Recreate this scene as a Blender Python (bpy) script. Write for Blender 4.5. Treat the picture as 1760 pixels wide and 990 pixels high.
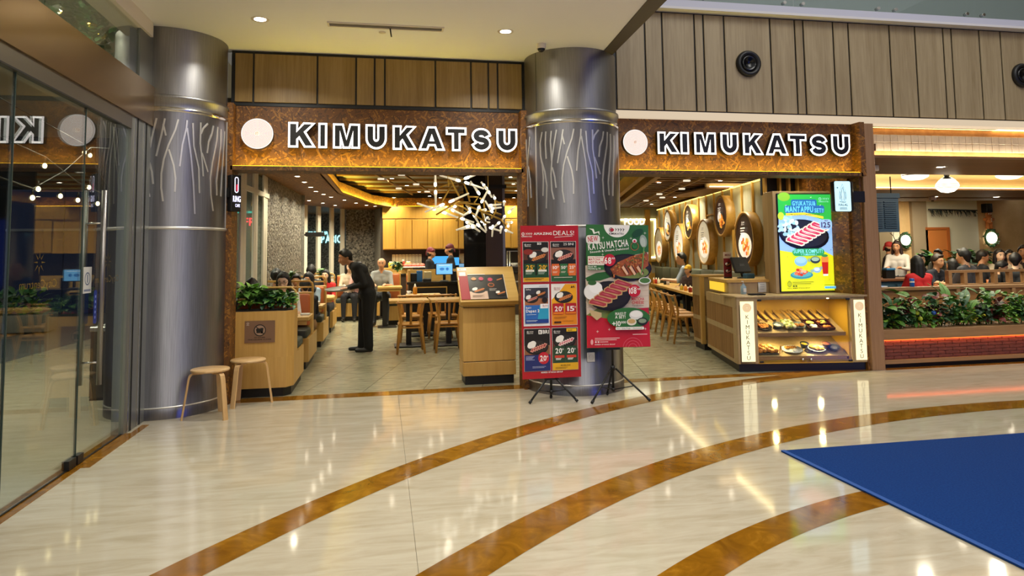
import bpy, bmesh, math, random
import numpy as np
from mathutils import Vector, Matrix, Euler
random.seed(7); rnd = random.Random(11)
for o in list(bpy.data.objects): bpy.data.objects.remove(o)
S = bpy.context.scene; COL = S.collection
PI = math.pi
# ------------------------------------------------------------------ camera (1760x990 photo, 24 mm equivalent lens, cropped below its axis)
FPX, CX, CY, CAMH = 1173.0, 880.0, 355.0, 1.5
_p = math.atan(85/1173); _r = math.atan(.0135); _y = math.atan(224/1173*math.cos(math.radians(4)))
FW = Vector((math.sin(_y)*math.cos(_p), math.cos(_y)*math.cos(_p), math.sin(_p)))
R0 = Vector((math.cos(_y), -math.sin(_y), 0)); U0 = R0.cross(FW)
RT = math.cos(_r)*R0 - math.sin(_r)*U0; UP = math.sin(_r)*R0 + math.cos(_r)*U0
CAM = Vector((0, 0, CAMH))
cd = bpy.data.cameras.new('camera'); cam = bpy.data.objects.new('camera', cd); COL.objects.link(cam)
M3 = Matrix((RT, UP, -FW)).transposed()
cam.matrix_world = Matrix.Translation(CAM) @ M3.to_4x4()
cd.sensor_width = 36; cd.lens = FPX/1760*36; cd.shift_y = -(495-CY)/1760; cd.clip_start = .05; cd.clip_end = 200
S.camera = cam
def ray(x, y): return FW + RT*((x-CX)/FPX) - UP*((y-CY)/FPX)
def AY(x, y, Y): v = ray(x, y); return CAM + v*(Y/v.y)           # photo point -> world point on the upright plane at depth Y
def AZ(x, y, z=0.0): v = ray(x, y); return CAM + v*((z-CAMH)/v.z)  # photo point -> world point at height z
# ------------------------------------------------------------------ world, exposure, large added fill lamps
S.view_settings.view_transform = 'Standard'; S.view_settings.look = 'None'
S.view_settings.exposure = -0.10; S.view_settings.gamma = 1.0; S.view_settings.use_curve_mapping = False
w = bpy.data.worlds.new('mall_air'); S.world = w; w.use_nodes = True
w.node_tree.nodes['Background'].inputs[0].default_value = (1.0, .98, .96, 1)
w.node_tree.nodes['Background'].inputs[1].default_value = .56
S.cycles.max_bounces = 7; S.cycles.diffuse_bounces = 3; S.cycles.glossy_bounces = 4; S.cycles.transmission_bounces = 6
S.cycles.transparent_max_bounces = 10; S.cycles.caustics_reflective = False; S.cycles.caustics_refractive = False
S.cycles.sample_clamp_indirect = 4.0
def area(name, loc, size, power, color, direction=(0, 0, -1), shape='DISK', size_y=None, spread=None):
    d = bpy.data.lights.new(name, 'AREA'); d.shape = shape; d.size = size
    if size_y: d.size_y = size_y
    d.energy = power; d.color = color
    if spread: d.spread = spread
    o = bpy.data.objects.new(name, d); COL.objects.link(o); o.location = loc
    o.rotation_euler = Vector(direction).to_track_quat('-Z', 'Y').to_euler(); return o
WARM = (1.0, .92, .70); NEUT = (1.0, .97, .89); AMBER = (1.0, .80, .10)
area('mall_ceiling_fill', (.2, 3.6, 3.72), 2.6, 36, NEUT)  # unseen wide discs added to fill the hall with light
area('mall_ceiling_fill', (.4, -1.5, 3.72), 2.6, 52, NEUT)
area('atrium_fill', (6.5, 2.5, 8.5), 4.5, 300, NEUT)  # unseen high area light added to brighten the open side
area('vestibule_fill', (-4.0, 8.0, 4.4), 1.2, 270, WARM)  # unseen area lights added to brighten the floor beyond the glass
area('vestibule_fill', (-4.0, 12.5, 4.4), 1.2, 200, WARM)
area('atrium_fill', (5.0, -5, 8.5), 4.5, 420, NEUT)
# ------------------------------------------------------------------ mesh building
class MB:
    """collects faces (with a material index and a colour) and links them as one mesh object"""
    def __init__(s): s.v = []; s.f = []; s.m = []; s.c = []; s.sm = []; s.M = None; s.k = 0; s.col = (1, 1, 1); s.s = False
    def add(s, vs, fs, smooth=None):
        o = len(s.v)
        if s.M is not None: vs = [tuple(s.M @ Vector(p)) for p in vs]
        s.v += [tuple(p) for p in vs]
        sm = s.s if smooth is None else smooth
        for f in fs: s.f.append(tuple(i+o for i in f)); s.m.append(s.k); s.c.append(s.col); s.sm.append(sm)
        return s
    def box(s, x0, y0, z0, x1, y1, z1):
        v = [(x0,y0,z0),(x1,y0,z0),(x1,y1,z0),(x0,y1,z0),(x0,y0,z1),(x1,y0,z1),(x1,y1,z1),(x0,y1,z1)]
        return s.add(v, [(3,2,1,0),(4,5,6,7),(0,1,5,4),(1,2,6,5),(2,3,7,6),(3,0,4,7)], False)
    def bbox(s, x0, y0, z0, x1, y1, z1, b=.006):
        """box with chamfered edges"""
        bm = bmesh.new(); bmesh.ops.create_cube(bm, size=1)
        for v in bm.verts: v.co = ((x0+x1)/2+v.co.x*(x1-x0), (y0+y1)/2+v.co.y*(y1-y0), (z0+z1)/2+v.co.z*(z1-z0))
        b = min(b, .45*min(abs(x1-x0), abs(y1-y0), abs(z1-z0)))
        bmesh.ops.bevel(bm, geom=bm.edges[:], offset=b, segments=2 if b > .012 else 1, profile=.5, affect='EDGES')
        bm.verts.index_update()
        s.add([v.co[:] for v in bm.verts], [[v.index for v in f.verts] for f in bm.faces], b > .012); bm.free(); return s
    def beam(s, a, b, wx, wy, up=(0, 0, 1)):
        """rectangular bar from a to b"""
        a = Vector(a); b = Vector(b); d = (b-a).normalized(); u = Vector(up)
        if abs(d.dot(u)) > .98: u = Vector((0, 1, 0))
        r = d.cross(u).normalized(); t = r.cross(d)
        v = [p + r*(i*wx/2) + t*(j*wy/2) for p in (a, b) for i, j in ((-1,-1),(1,-1),(1,1),(-1,1))]
        return s.add(v, [(0,1,2,3),(7,6,5,4),(0,4,5,1),(1,5,6,2),(2,6,7,3),(3,7,4,0)], False)
    def tube(s, pts, rad, n=8, cap=True, flat=1.0):
        pts = [Vector(p) for p in pts]; rs = rad if isinstance(rad, (list, tuple)) else [rad]*len(pts)
        vs = []; ref = None
        for i, p in enumerate(pts):
            d = (pts[min(i+1, len(pts)-1)] - pts[max(i-1, 0)]).normalized()
            if ref is None: ref = d.cross(Vector((0,0,1)) if abs(d.z) < .9 else Vector((0,1,0))).normalized()
            r = (ref - d*ref.dot(d)).normalized(); ref = r; t = d.cross(r)
            for k in range(n):
                a = 2*PI*k/n; vs.append(p + r*(math.cos(a)*rs[i]) + t*(math.sin(a)*rs[i]*flat))
        fs = [(i*n+k, i*n+(k+1) % n, (i+1)*n+(k+1) % n, (i+1)*n+k) for i in range(len(pts)-1) for k in range(n)]
        s.add(vs, fs, True)
        if cap:
            o = len(s.v)-len(vs)
            for ring in (range(n-1, -1, -1), range(n)):
                b = 0 if ring[0] == n-1 else (len(pts)-1)*n
                s.f.append(tuple(o+b+k for k in ring)); s.m.append(s.k); s.c.append(s.col); s.sm.append(False)
        return s
    def lathe(s, prof, n=24, c=(0, 0, 0), a0=0, a1=2*PI, sx=1, sy=1):
        full = abs(a1-a0-2*PI) < 1e-6; m = n if full else n+1; vs = []
        for r, z in prof:
            for k in range(m):
                a = a0+(a1-a0)*k/n; vs.append((c[0]+r*math.cos(a)*sx, c[1]+r*math.sin(a)*sy, c[2]+z))
        fs = []
        for i in range(len(prof)-1):
            for k in range(n):
                k2 = (k+1) % m
                fs.append((i*m+k, i*m+k2, (i+1)*m+k2, (i+1)*m+k))
        return s.add(vs, fs, True)
    def disc(s, c, r, n=20, axis='Z', flip=False, sx=1, sy=1):
        vs = []
        for k in range(n):
            a = 2*PI*k/n; x, y = r*math.cos(a)*sx, r*math.sin(a)*sy
            vs.append((c[0]+x, c[1]+y, c[2]) if axis == 'Z' else (c[0]+x, c[1], c[2]+y) if axis == 'Y' else (c[0], c[1]+x, c[2]+y))
        f = tuple(range(n)); return s.add(vs, [f[::-1] if flip else f], False)
    def prism(s, poly, h0, h1, axis='Z'):
        """polygon extruded; axis Z: (x,y); Y: (x,z); X: (y,z)"""
        mk = {'Z': lambda p, h: (p[0], p[1], h), 'Y': lambda p, h: (p[0], h, p[1]), 'X': lambda p, h: (h, p[0], p[1])}[axis]
        n = len(poly); v = [mk(p, h0) for p in poly]+[mk(p, h1) for p in poly]
        f = [tuple(range(n))[::-1], tuple(range(n, 2*n))]+[(i, (i+1) % n, n+(i+1) % n, n+i) for i in range(n)]
        return s.add(v, f, False)
    def ball(s, c, r, n=10, m=7, rx=1, ry=1, rz=1, R=None):
        vs = []; c = Vector(c)
        def q(x, y, z):
            p = Vector((x*rx, y*ry, z*rz))*r
            return c + (R @ p if R is not None else p)
        vs.append(q(0, 0, -1))
        for i in range(1, m):
            t = -PI/2+PI*i/m
            for k in range(n): a = 2*PI*k/n; vs.append(q(math.cos(t)*math.cos(a), math.cos(t)*math.sin(a), math.sin(t)))
        vs.append(q(0, 0, 1)); L = len(vs)-1
        fs = [(0, 1+(k+1) % n, 1+k) for k in range(n)]
        fs += [(1+i*n+k, 1+i*n+(k+1) % n, 1+(i+1)*n+(k+1) % n, 1+(i+1)*n+k) for i in range(m-2) for k in range(n)]
        fs += [(L, 1+(m-2)*n+k, 1+(m-2)*n+(k+1) % n) for k in range(n)]
        return s.add(vs, fs, True)
    def mesh(s, name, mats):
        me = bpy.data.meshes.new(name); me.from_pydata(s.v, [], s.f)
        for m in (mats if isinstance(mats, (list, tuple)) else [mats]): me.materials.append(m)
        me.polygons.foreach_set('material_index', s.m); me.polygons.foreach_set('use_smooth', s.sm)
        if any(c != (1, 1, 1) for c in s.c):
            at = me.attributes.new('Col', 'FLOAT_COLOR', 'CORNER'); buf = []
            for f, c in zip(s.f, s.c): buf += [c[0], c[1], c[2], 1.0]*len(f)
            at.data.foreach_set('color', buf)
        me.update(); return me
    def build(s, name, mats, parent=None, loc=None, rot=None):
        return link(name, s.mesh(name, mats), parent, loc, rot)
def link(name, me, parent=None, loc=None, rot=None):
    o = bpy.data.objects.new(name, me); COL.objects.link(o)
    if parent is not None: o.parent = parent
    if loc is not None: o.location = loc
    if rot is not None: o.rotation_euler = rot if hasattr(rot, '__len__') else (0, 0, rot)
    return o
def thing(name, label, cat, loc=(0, 0, 0), rot=0, group=None):
    o = bpy.data.objects.new(name, None); COL.objects.link(o); o.empty_display_size = .1
    o.location = loc; o.rotation_euler = rot if hasattr(rot, '__len__') else (0, 0, rot)
    return tag(o, label, cat, group)
def tag(o, label, cat, group=None):
    o['label'] = label; o['category'] = cat
    if group: o['group'] = group
    return o
def struct(o): o['kind'] = 'structure'; return o
def stuff(o): o['kind'] = 'stuff'; return o
KIDS = {}
def copy_tree(o, parent=None):
    c = o.copy(); COL.objects.link(c)
    if parent is not None: c.parent = parent
    for ch in list(o.children): copy_tree(ch, c)
    return c
def put(o, label, loc, rot=0, group=None):
    o.location = loc; o.rotation_euler = rot if hasattr(rot, '__len__') else (0, 0, rot); o['label'] = label
    if group: o['group'] = group
    return o
# ------------------------------------------------------------------ materials
def lin(c):
    if isinstance(c, str):
        c = [int(c[i:i+2], 16)/255 for i in (0, 2, 4)]
    return tuple(x/12.92 if x <= .04045 else ((x+.055)/1.055)**2.4 for x in c)
MATS = {}
def mat(name, c='cccccc', rough=.5, metal=0.0, emit=None, es=0.0, spec=None, alpha=None):
    if name in MATS: return MATS[name]
    m = bpy.data.materials.new(name); m.use_nodes = True; b = m.node_tree.nodes['Principled BSDF']
    b.inputs['Base Color'].default_value = (*lin(c), 1); b.inputs['Roughness'].default_value = rough; b.inputs['Metallic'].default_value = metal
    if spec is not None: b.inputs['Specular IOR Level'].default_value = spec
    if emit is not None: b.inputs['Emission Color'].default_value = (*lin(emit), 1); b.inputs['Emission Strength'].default_value = es
    MATS[name] = m; return m
class NT:
    def __init__(s, m): s.t = m.node_tree; s.b = s.t.nodes['Principled BSDF']
    def n(s, kind, **kw):
        x = s.t.nodes.new(kind)
        for k, v in kw.items():
            if k in x.inputs: x.inputs[k].default_value = v
            else: setattr(x, k, v)
        return x
    def l(s, a, b): s.t.links.new(a, b)
    def coord(s, scale=(1, 1, 1), rot=(0, 0, 0), src='Object'):
        tc = s.n('ShaderNodeTexCoord'); mp = s.n('ShaderNodeMapping'); mp.inputs['Scale'].default_value = scale; mp.inputs['Rotation'].default_value = rot
        s.l(tc.outputs[src], mp.inputs[0]); return mp.outputs[0]
    def noise(s, vec, scale, detail=3, rough=.55, dist=0):
        x = s.n('ShaderNodeTexNoise'); x.inputs['Scale'].default_value = scale; x.inputs['Detail'].default_value = detail
        x.inputs['Roughness'].default_value = rough; x.inputs['Distortion'].default_value = dist; s.l(vec, x.inputs['Vector']); return x.outputs['Fac']
    def ramp(s, fac, stops):
        x = s.n('ShaderNodeValToRGB'); e = x.color_ramp.elements
        while len(e) > len(stops): e.remove(e[-1])
        while len(e) < len(stops): e.new(.5)
        for i, (p, c) in enumerate(stops): e[i].position = p; e[i].color = (*lin(c), 1)
        s.l(fac, x.inputs[0]); return x.outputs[0]
    def bump(s, h, strength=.2, dist=.01):
        x = s.n('ShaderNodeBump'); x.inputs['Strength'].default_value = strength; x.inputs['Distance'].default_value = dist
        s.l(h, x.inputs['Height']); s.l(x.outputs[0], s.b.inputs['Normal'])
def wood(name, c1, c2, axis='Z', rough=.45, fine=60):
    if name in MATS: return MATS[name]
    m = mat(name, c1, rough); t = NT(m); sc = {'X': (.05, 1, 1), 'Y': (1, .05, 1), 'Z': (1, 1, .05)}[axis]
    oi = t.n('ShaderNodeObjectInfo'); v = t.coord(sc)
    ad = t.n('ShaderNodeVectorMath', operation='ADD'); t.l(v, ad.inputs[0]); mu = t.n('ShaderNodeVectorMath', operation='SCALE'); mu.inputs['Scale'].default_value = 7
    co = t.n('ShaderNodeCombineXYZ'); t.l(oi.outputs['Random'], co.inputs[0]); t.l(oi.outputs['Random'], co.inputs[1]); t.l(co.outputs[0], mu.inputs[0]); t.l(mu.outputs[0], ad.inputs[1])
    f = t.noise(ad.outputs[0], fine, 4, .6, .4); g = t.noise(ad.outputs[0], fine*.12, 2)
    mx = t.n('ShaderNodeMath', operation='ADD'); t.l(f, mx.inputs[0]); t.l(g, mx.inputs[1]); hf = t.n('ShaderNodeMath', operation='MULTIPLY'); t.l(mx.outputs[0], hf.inputs[0]); hf.inputs[1].default_value = .5
    t.l(t.ramp(hf.outputs[0], [(.33, c2), (.62, c1)]), t.b.inputs['Base Color']); return m
def osb(name, dark, mid, light, scale=1.0):
    m = mat(name, mid, .55); t = NT(m); v = t.coord((1, 1, 1)); top = None
    # flakes: long voronoi cells at several angles, the highest flake shows
    for k, ang in enumerate((.25, 1.05, 1.75, 2.6, .65, 2.1)):
        rt = t.n('ShaderNodeVectorRotate', rotation_type='Y_AXIS'); t.l(v, rt.inputs['Vector']); rt.inputs['Angle'].default_value = ang
        ad = t.n('ShaderNodeVectorMath', operation='ADD'); t.l(rt.outputs[0], ad.inputs[0]); ad.inputs[1].default_value = (k*1.37, k*.77, k*2.11)
        mp = t.n('ShaderNodeMapping'); mp.inputs['Scale'].default_value = (9*scale, 14*scale, 44*scale); t.l(ad.outputs[0], mp.inputs[0])
        vo = t.n('ShaderNodeTexVoronoi'); vo.inputs['Scale'].default_value = 1.0; vo.inputs['Randomness'].default_value = 1.0; t.l(mp.outputs[0], vo.inputs['Vector'])
        sp = t.n('ShaderNodeSeparateColor'); t.l(vo.outputs['Color'], sp.inputs[0])
        if top is None: top = sp.outputs[0]; tone = sp.outputs[1]
        else:
            gt = t.n('ShaderNodeMath', operation='GREATER_THAN'); t.l(sp.outputs[0], gt.inputs[0]); t.l(top, gt.inputs[1])
            mxm = t.n('ShaderNodeMath', operation='MAXIMUM'); t.l(sp.outputs[0], mxm.inputs[0]); t.l(top, mxm.inputs[1])
            mx = t.n('ShaderNodeMix', data_type='FLOAT'); t.l(gt.outputs[0], mx.inputs[0]); t.l(tone, mx.inputs[2]); t.l(sp.outputs[1], mx.inputs[3]); top = mxm.outputs[0]; tone = mx.outputs[0]
    nz = t.noise(v, 60, 3); ad = t.n('ShaderNodeMath', operation='MULTIPLY_ADD'); t.l(nz, ad.inputs[0]); ad.inputs[1].default_value = .35; t.l(tone, ad.inputs[2])
    t.l(t.ramp(ad.outputs[0], [(.12, dark), (.5, mid), (.95, mid), (1.0, light)]), t.b.inputs['Base Color']); t.bump(top, .3, .004); return m
def noisy(name, stops, scale=4, rough=.5, stretch=(1, 1, 1), bump=0, detail=5, dist=0, metal=0, src='Object', bdist=.01):
    m = mat(name, stops[0][1], rough, metal); t = NT(m); f = t.noise(t.coord(stretch, src=src), scale, detail, .6, dist)
    t.l(t.ramp(f, stops), t.b.inputs['Base Color'])
    if bump: t.bump(f, bump, bdist)
    return m
def vcol(name, emit=0.0, rough=.35):
    m = mat(name, 'ffffff', rough); t = NT(m); a = t.n('ShaderNodeAttribute'); a.attribute_name = 'Col'
    t.l(a.outputs['Color'], t.b.inputs['Base Color'])
    if emit: t.l(a.outputs['Color'], t.b.inputs['Emission Color']); t.b.inputs['Emission Strength'].default_value = emit
    return m
def glass(name, tint=(.93, .97, .95), ior=1.5, boost=1.0, rough=.0):
    m = bpy.data.materials.new(name); m.use_nodes = True; t = m.node_tree; t.nodes.remove(t.nodes['Principled BSDF'])
    tr = t.nodes.new('ShaderNodeBsdfTransparent'); tr.inputs[0].default_value = (*tint, 1)
    gl = t.nodes.new('ShaderNodeBsdfGlossy'); gl.inputs['Roughness'].default_value = rough
    ge = t.nodes.new('ShaderNodeNewGeometry'); dt = t.nodes.new('ShaderNodeVectorMath'); dt.operation = 'DOT_PRODUCT'; t.links.new(ge.outputs['Incoming'], dt.inputs[0]); t.links.new(ge.outputs['Normal'], dt.inputs[1])
    def mth(op, a, b=None):
        x = t.nodes.new('ShaderNodeMath'); x.operation = op
        for i_, q in enumerate((a, b)):
            if q is None: continue
            if isinstance(q, float): x.inputs[i_].default_value = q
            else: t.links.new(q, x.inputs[i_])
        return x.outputs[0]
    c5 = mth('POWER', mth('SUBTRACT', 1.0, mth('ABSOLUTE', dt.outputs['Value'])), 5.0)      # Schlick, the same on both faces of the pane
    fac = mth('MULTIPLY', mth('ADD', mth('MULTIPLY', c5, .96), .04), float(boost)); mx = t.nodes.new('ShaderNodeMixShader'); t.links.new(fac, mx.inputs[0])
    t.links.new(tr.outputs[0], mx.inputs[1]); t.links.new(gl.outputs[0], mx.inputs[2]); t.links.new(mx.outputs[0], t.nodes['Material Output'].inputs[0])
    MATS[name] = m; return m
def glow(name, c, s): return mat(name, '000000', .5, 0, c, s)
OSB = osb('strand_board', '3a2208', '6c4212', '966420', 1.25)
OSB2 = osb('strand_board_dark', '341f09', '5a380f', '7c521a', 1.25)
PANEL_L = wood('veneer_panel_warm', 'a2844c', '856832', 'Z', .4, 45)
PANEL_R = wood('veneer_panel_grey', 'ac9a78', '8e7b5a', 'Z', .4, 45)
MAPLE = wood('maple_veneer', 'caa058', 'b68b42', 'Z', .38, 30)
MAPLEX = wood('maple_veneer_level', 'd0a85c', 'bb9044', 'X', .38, 30)
CHAIRW = wood('chair_beech', 'c08a3c', 'a06c28', 'Z', .38, 30)
STOOLW = wood('stool_birch', 'ddb884', 'caa068', 'Z', .35, 30)
WALNUT = wood('slat_walnut', '9c7442', '7a5628', 'Z', .5, 40)
OAK = wood('oak_trim', 'a98258', '8d6a44', 'X', .45, 40)
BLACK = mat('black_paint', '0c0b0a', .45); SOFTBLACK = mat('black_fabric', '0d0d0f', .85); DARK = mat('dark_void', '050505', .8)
WHITE = mat('white_plaster', 'e9dfcd', .7); CEILW = mat('ceiling_plaster', 'f7f5f4', .8)
PRINT = vcol('printed_sheet', 0, .35); SCREEN = vcol('lit_screen', 1.05, .3); LITPRINT = vcol('backlit_print', .85, .3)
LED_AMBER = glow('amber_led', 'ffc424', 6); LED_WHITE = glow('white_led', 'fff3dc', 9); LAMP = glow('lamp_face', 'fff1d6', 28); SIGNWHITE = glow('sign_white', 'fff6ee', 3.2)
STEEL = mat('brushed_steel', '94928f', .42, 1.0)
_t = NT(STEEL); _f = _t.noise(_t.coord((1, 1, .02)), 160, 2); _t.l(_t.ramp(_f, [(.3, '8e8c8a'), (.7, '9f9d9a')]), _t.b.inputs['Base Color']); _t.bump(_f, .05, .002)
STEEL_DIM = mat('brushed_steel_dimmed', '85848a', .33, 1.0); _t = NT(STEEL_DIM); _f = _t.noise(_t.coord((1, 1, .02)), 160, 2); _t.l(_t.ramp(_f, [(.3, '7e7d83'), (.7, '908f95')]), _t.b.inputs['Base Color']); _t.bump(_f, .05, .002)  # same steel, its colour darkened for the dim hall it mirrors
STEELB = mat('polished_steel', 'c9c6c0', .18, 1.0); INLAY = mat('satin_inlay', 'd8d5cf', .35, .8)
GREENGREY = mat('grey_green_leather', '5c5f4c', .5); ORANGE = mat('orange_leather', 'b8602c', .45); CUSH = mat('dark_green_cushion', '3b4034', .6)
GLASS = glass('clear_glass', (.84, .89, .86), 1.5, 1.7); GLASS2 = glass('case_glass', (.97, .98, .97), 1.45, .6); GLASSD = glass('window_glass', (.8, .86, .86), 1.45, .8)
# ------------------------------------------------------------------ lettering: glyph meshes of the built-in font, regular and bold
GLY = {}
def _glyphs():
    tmp = []
    for bold, off in ((0, 0.0), (1, .022)):
        for ch in "ABCDEFGHIJKLMNOPQRSTUVWXYZabcdefghijklmnopqrstuvwxyz0123456789!&+%.,-:'/()?*":
            c = bpy.data.curves.new('g', 'FONT'); c.body = ch; c.offset = off; c.resolution_u = 3; c.fill_mode = 'FRONT'
            o = bpy.data.objects.new('g', c); COL.objects.link(o); tmp.append((bold, ch, o, c))
    bpy.context.view_layer.update(); dg = bpy.context.evaluated_depsgraph_get()
    for bold, ch, o, c in tmp:
        me = bpy.data.meshes.new_from_object(o.evaluated_get(dg))
        v = [(p.co.x, p.co.y) for p in me.vertices]; f = [tuple(p.vertices) for p in me.polygons]
        x0 = min(p[0] for p in v); x1 = max(p[0] for p in v)
        GLY[bold, ch] = ([(p[0]-x0, p[1]) for p in v], f, x1-x0); bpy.data.meshes.remove(me)
    for bold, ch, o, c in tmp: bpy.data.objects.remove(o); bpy.data.curves.remove(c)
_glyphs()
CAPH = max(p[1] for p in GLY[0, 'H'][0])
class Canvas(MB):
    """flat print lying in the XZ plane, seen from -Y; later shapes lie .25 mm nearer"""
    def __init__(s, step=.00025): super().__init__(); s.y = 0; s.step = step
    def _p(s, pts, fs, c):
        s.y -= s.step; s.col = lin(c); s.add([(p[0], s.y, p[1]) for p in pts], fs, False)
    def rect(s, x0, z0, x1, z1, c): s._p([(x0,z0),(x1,z0),(x1,z1),(x0,z1)], [(0,1,2,3)], c); return s
    def rrect(s, x0, z0, x1, z1, r, c):
        P = []
        for cx, cz, a in ((x1-r, z0+r, -90), (x1-r, z1-r, 0), (x0+r, z1-r, 90), (x0+r, z0+r, 180)):
            for k in range(5): t = math.radians(a+k*22.5); P.append((cx+r*math.cos(t), cz+r*math.sin(t)))
        return s.poly(P, c)
    def poly(s, P, c):
        a = sum(P[i][0]*P[(i+1) % len(P)][1]-P[(i+1) % len(P)][0]*P[i][1] for i in range(len(P)))
        s._p(P if a > 0 else P[::-1], [tuple(range(len(P)))], c); return s
    def ell(s, x, z, rx, rz, c, rot=0, n=20, a0=0, a1=360):
        P = []; cr, sr = math.cos(rot), math.sin(rot)
        for k in range(n + (a1-a0 < 360)):
            t = math.radians(a0+(a1-a0)*k/n); u, v = rx*math.cos(t), rz*math.sin(t); P.append((x+u*cr-v*sr, z+u*sr+v*cr))
        return s.poly(P, c)
    def ring(s, x, z, r, wd, c, n=28, a0=0, a1=360):
        P = []
        for k in range(n+1):
            t = math.radians(a0+(a1-a0)*k/n); P += [(x+(r-wd)*math.cos(t), z+(r-wd)*math.sin(t)), (x+r*math.cos(t), z+r*math.sin(t))]
        s._p(P, [(2*k, 2*k+1, 2*k+3, 2*k+2) for k in range(n)], c); return s
    def line(s, pts, wd, c):
        for (a, b), (d, e) in zip(pts[:-1], pts[1:]):
            L = math.hypot(d-a, e-b) or 1; nx, nz = -(e-b)/L*wd/2, (d-a)/L*wd/2; s.y += s.step
            s.poly([(a+nx, b+nz), (a-nx, b-nz), (d-nx, e-nz), (d+nx, e+nz)], c)
        s.y -= s.step; return s
    def text(s, t, x, z, h, c, bold=0, al='L', wid=None, gap=.1, rot=0, slant=0):
        """cap height h; wid squeezes or stretches to that width"""
        k = h/CAPH; W = 0; out = []
        for ch in t:
            if ch == ' ': W += .28; continue
            if (bold, ch) not in GLY: continue
            v, f, a = GLY[bold, ch]; out.append((W, v, f)); W += a+gap
        W -= gap; sx = k if wid is None else wid/max(W, 1e-6); tot = W*sx
        ox = 0 if al == 'L' else -tot/2 if al == 'C' else -tot; cr, sr = math.cos(rot), math.sin(rot); s.y -= s.step; s.col = lin(c)
        for W0, v, f in out:
            q = []
            for p in v:
                u = ox+(W0+p[0])*sx+slant*p[1]*k; g = p[1]*k; q.append((x+u*cr-g*sr, s.y, z+u*sr+g*cr))
            s.add(q, f, False)
        return s
    def fine(s, x, z, w_, c, rows=2, h=.006, gap=.011):
        """rows of print too small to read"""
        for r in range(rows): s.rect(x, z-r*gap, x+w_*(1-.25*((r*7) % 3)/2), z-r*gap+h*.55, c)
        return s
    def plate(s, x, z, r, kind='katsu', rice=True, tilt=.12):
        """a dark dish with rice and sliced cutlet, as printed on the adverts"""
        s.ell(x, z, r, r*.62, '141210'); s.ell(x, z+r*.04, r*.9, r*.52, '2b2622')
        if rice:
            for dx, dz, q in ((-.42, .2, .34), (-.3, .32, .26), (-.55, .1, .24)): s.ell(x+dx*r, z+dz*r, q*r, q*r*.8, 'f1ece2', n=12)
        tone = {'katsu': ('a5562a', 'd98a4c'), 'gyu': ('9b3a36', 'e6a08c'), 'pink': ('c9566a', 'f3d9d0')}[kind]
        for k in range(6):
            cx = x+(-.35+.2*k)*r; cz = z+(-.22+.07*k)*r
            q = [(cx-.22*r, cz-.12*r), (cx+.02*r, cz-.2*r), (cx+.24*r, cz+.12*r), (cx+.0*r, cz+.2*r)]
            s.poly(q, tone[1]); s.poly([(cx+(a-cx)*.62, cz+(b-cz)*.62) for a, b in q], tone[0])
        return s
    def logo(s, x, z, r, c, words=True):
        """ring emblem, a brushed word and the shop name below"""
        s.ring(x-r*1.6, z, r*.55, r*.12, c, 14); s.ring(x-r*1.6, z, r*.33, r*.1, c, 12)
        for k in range(4):
            a = x-r*.6+k*r*.62; s.line([(a, z+r*.4), (a+r*.3, z+r*.1), (a+r*.05, z-r*.35)], r*.13, c); s.line([(a, z), (a+r*.42, z+r*.2)], r*.1, c)
        if words: s.text('KIMUKATSU', x-r*.3, z-r*1.1, r*.42, c, 1, 'C', wid=r*3.6)
        return s
def stroke(mb, pts, wd, y0, y1, ext=None):
    """thick polyline with mitred corners and square ends, extruded from y0 (front) to y1"""
    ext = wd/2 if ext is None else ext; P = [Vector(p) for p in pts]; n = len(P)
    P[0] = P[0] - (P[1]-P[0]).normalized()*ext; P[-1] = P[-1] + (P[-1]-P[-2]).normalized()*ext
    L = []; Rr = []
    for i in range(n):
        d0 = (P[i]-P[i-1]).normalized() if i else (P[1]-P[0]).normalized(); d1 = (P[i+1]-P[i]).normalized() if i < n-1 else d0
        t = (d0+d1).normalized(); nn = Vector((-t.y, t.x)); k = wd/2/max(.35, nn.dot(Vector((-d1.y, d1.x))))
        L.append(P[i]+nn*k); Rr.append(P[i]-nn*k)
    for i in range(n-1):
        q = [Rr[i], Rr[i+1], L[i+1], L[i]]
        mb.prism([(a.x, a.y) for a in q], y0, y1, 'Y') if False else mb.add(
            [(a.x, y0, a.y) for a in q]+[(a.x, y1, a.y) for a in q], [(0,1,2,3), (7,6,5,4), (0,4,5,1), (1,5,6,2), (2,6,7,3), (3,7,4,0)], False)
# ================================================================== the setting
FY = 7.8   # facade plane
MARBLE = noisy('floor_marble', [(.25, 'aca086'), (.5, 'bcb19a'), (.75, 'c6bda8')], 2.4, .075, (1, 4.5, 1), 0, 7, .9)
MARBLE.node_tree.nodes['Principled BSDF'].inputs['Specular IOR Level'].default_value = .62
BRASSM = noisy('golden_marble', [(.35, '72490c'), (.55, '8a5b12'), (.7, 'a0701e')], 5, .09, (1, 1, 1), 0, 6, 1.2)
TILEM = noisy('dining_tile_stone', [(.3, '7b765e'), (.55, '9c977d'), (.75, 'b0ab90')], 5, .22, (1, 3, 1), .06, 6, .6)
GROUT = mat('dark_grout', '4b4638', .8)
def clip(poly, x0, y0, x1, y1):
    for ax, lim, sg in ((0, x0, 1), (0, x1, -1), (1, y0, 1), (1, y1, -1)):
        out = []
        for i, p in enumerate(poly):
            q = poly[i-1]; a, b = sg*(q[ax]-lim), sg*(p[ax]-lim)
            if (a >= 0) != (b >= 0): t = a/(a-b); out.append((q[0]+t*(p[0]-q[0]), q[1]+t*(p[1]-q[1])))
            if b >= 0: out.append(p)
        poly = out
        if len(poly) < 3: return []
    return poly
fl = struct(MB().box(-2.2, -10, -.2, 16, 7.82, -.02).build('floor_mall', GROUT))
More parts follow.
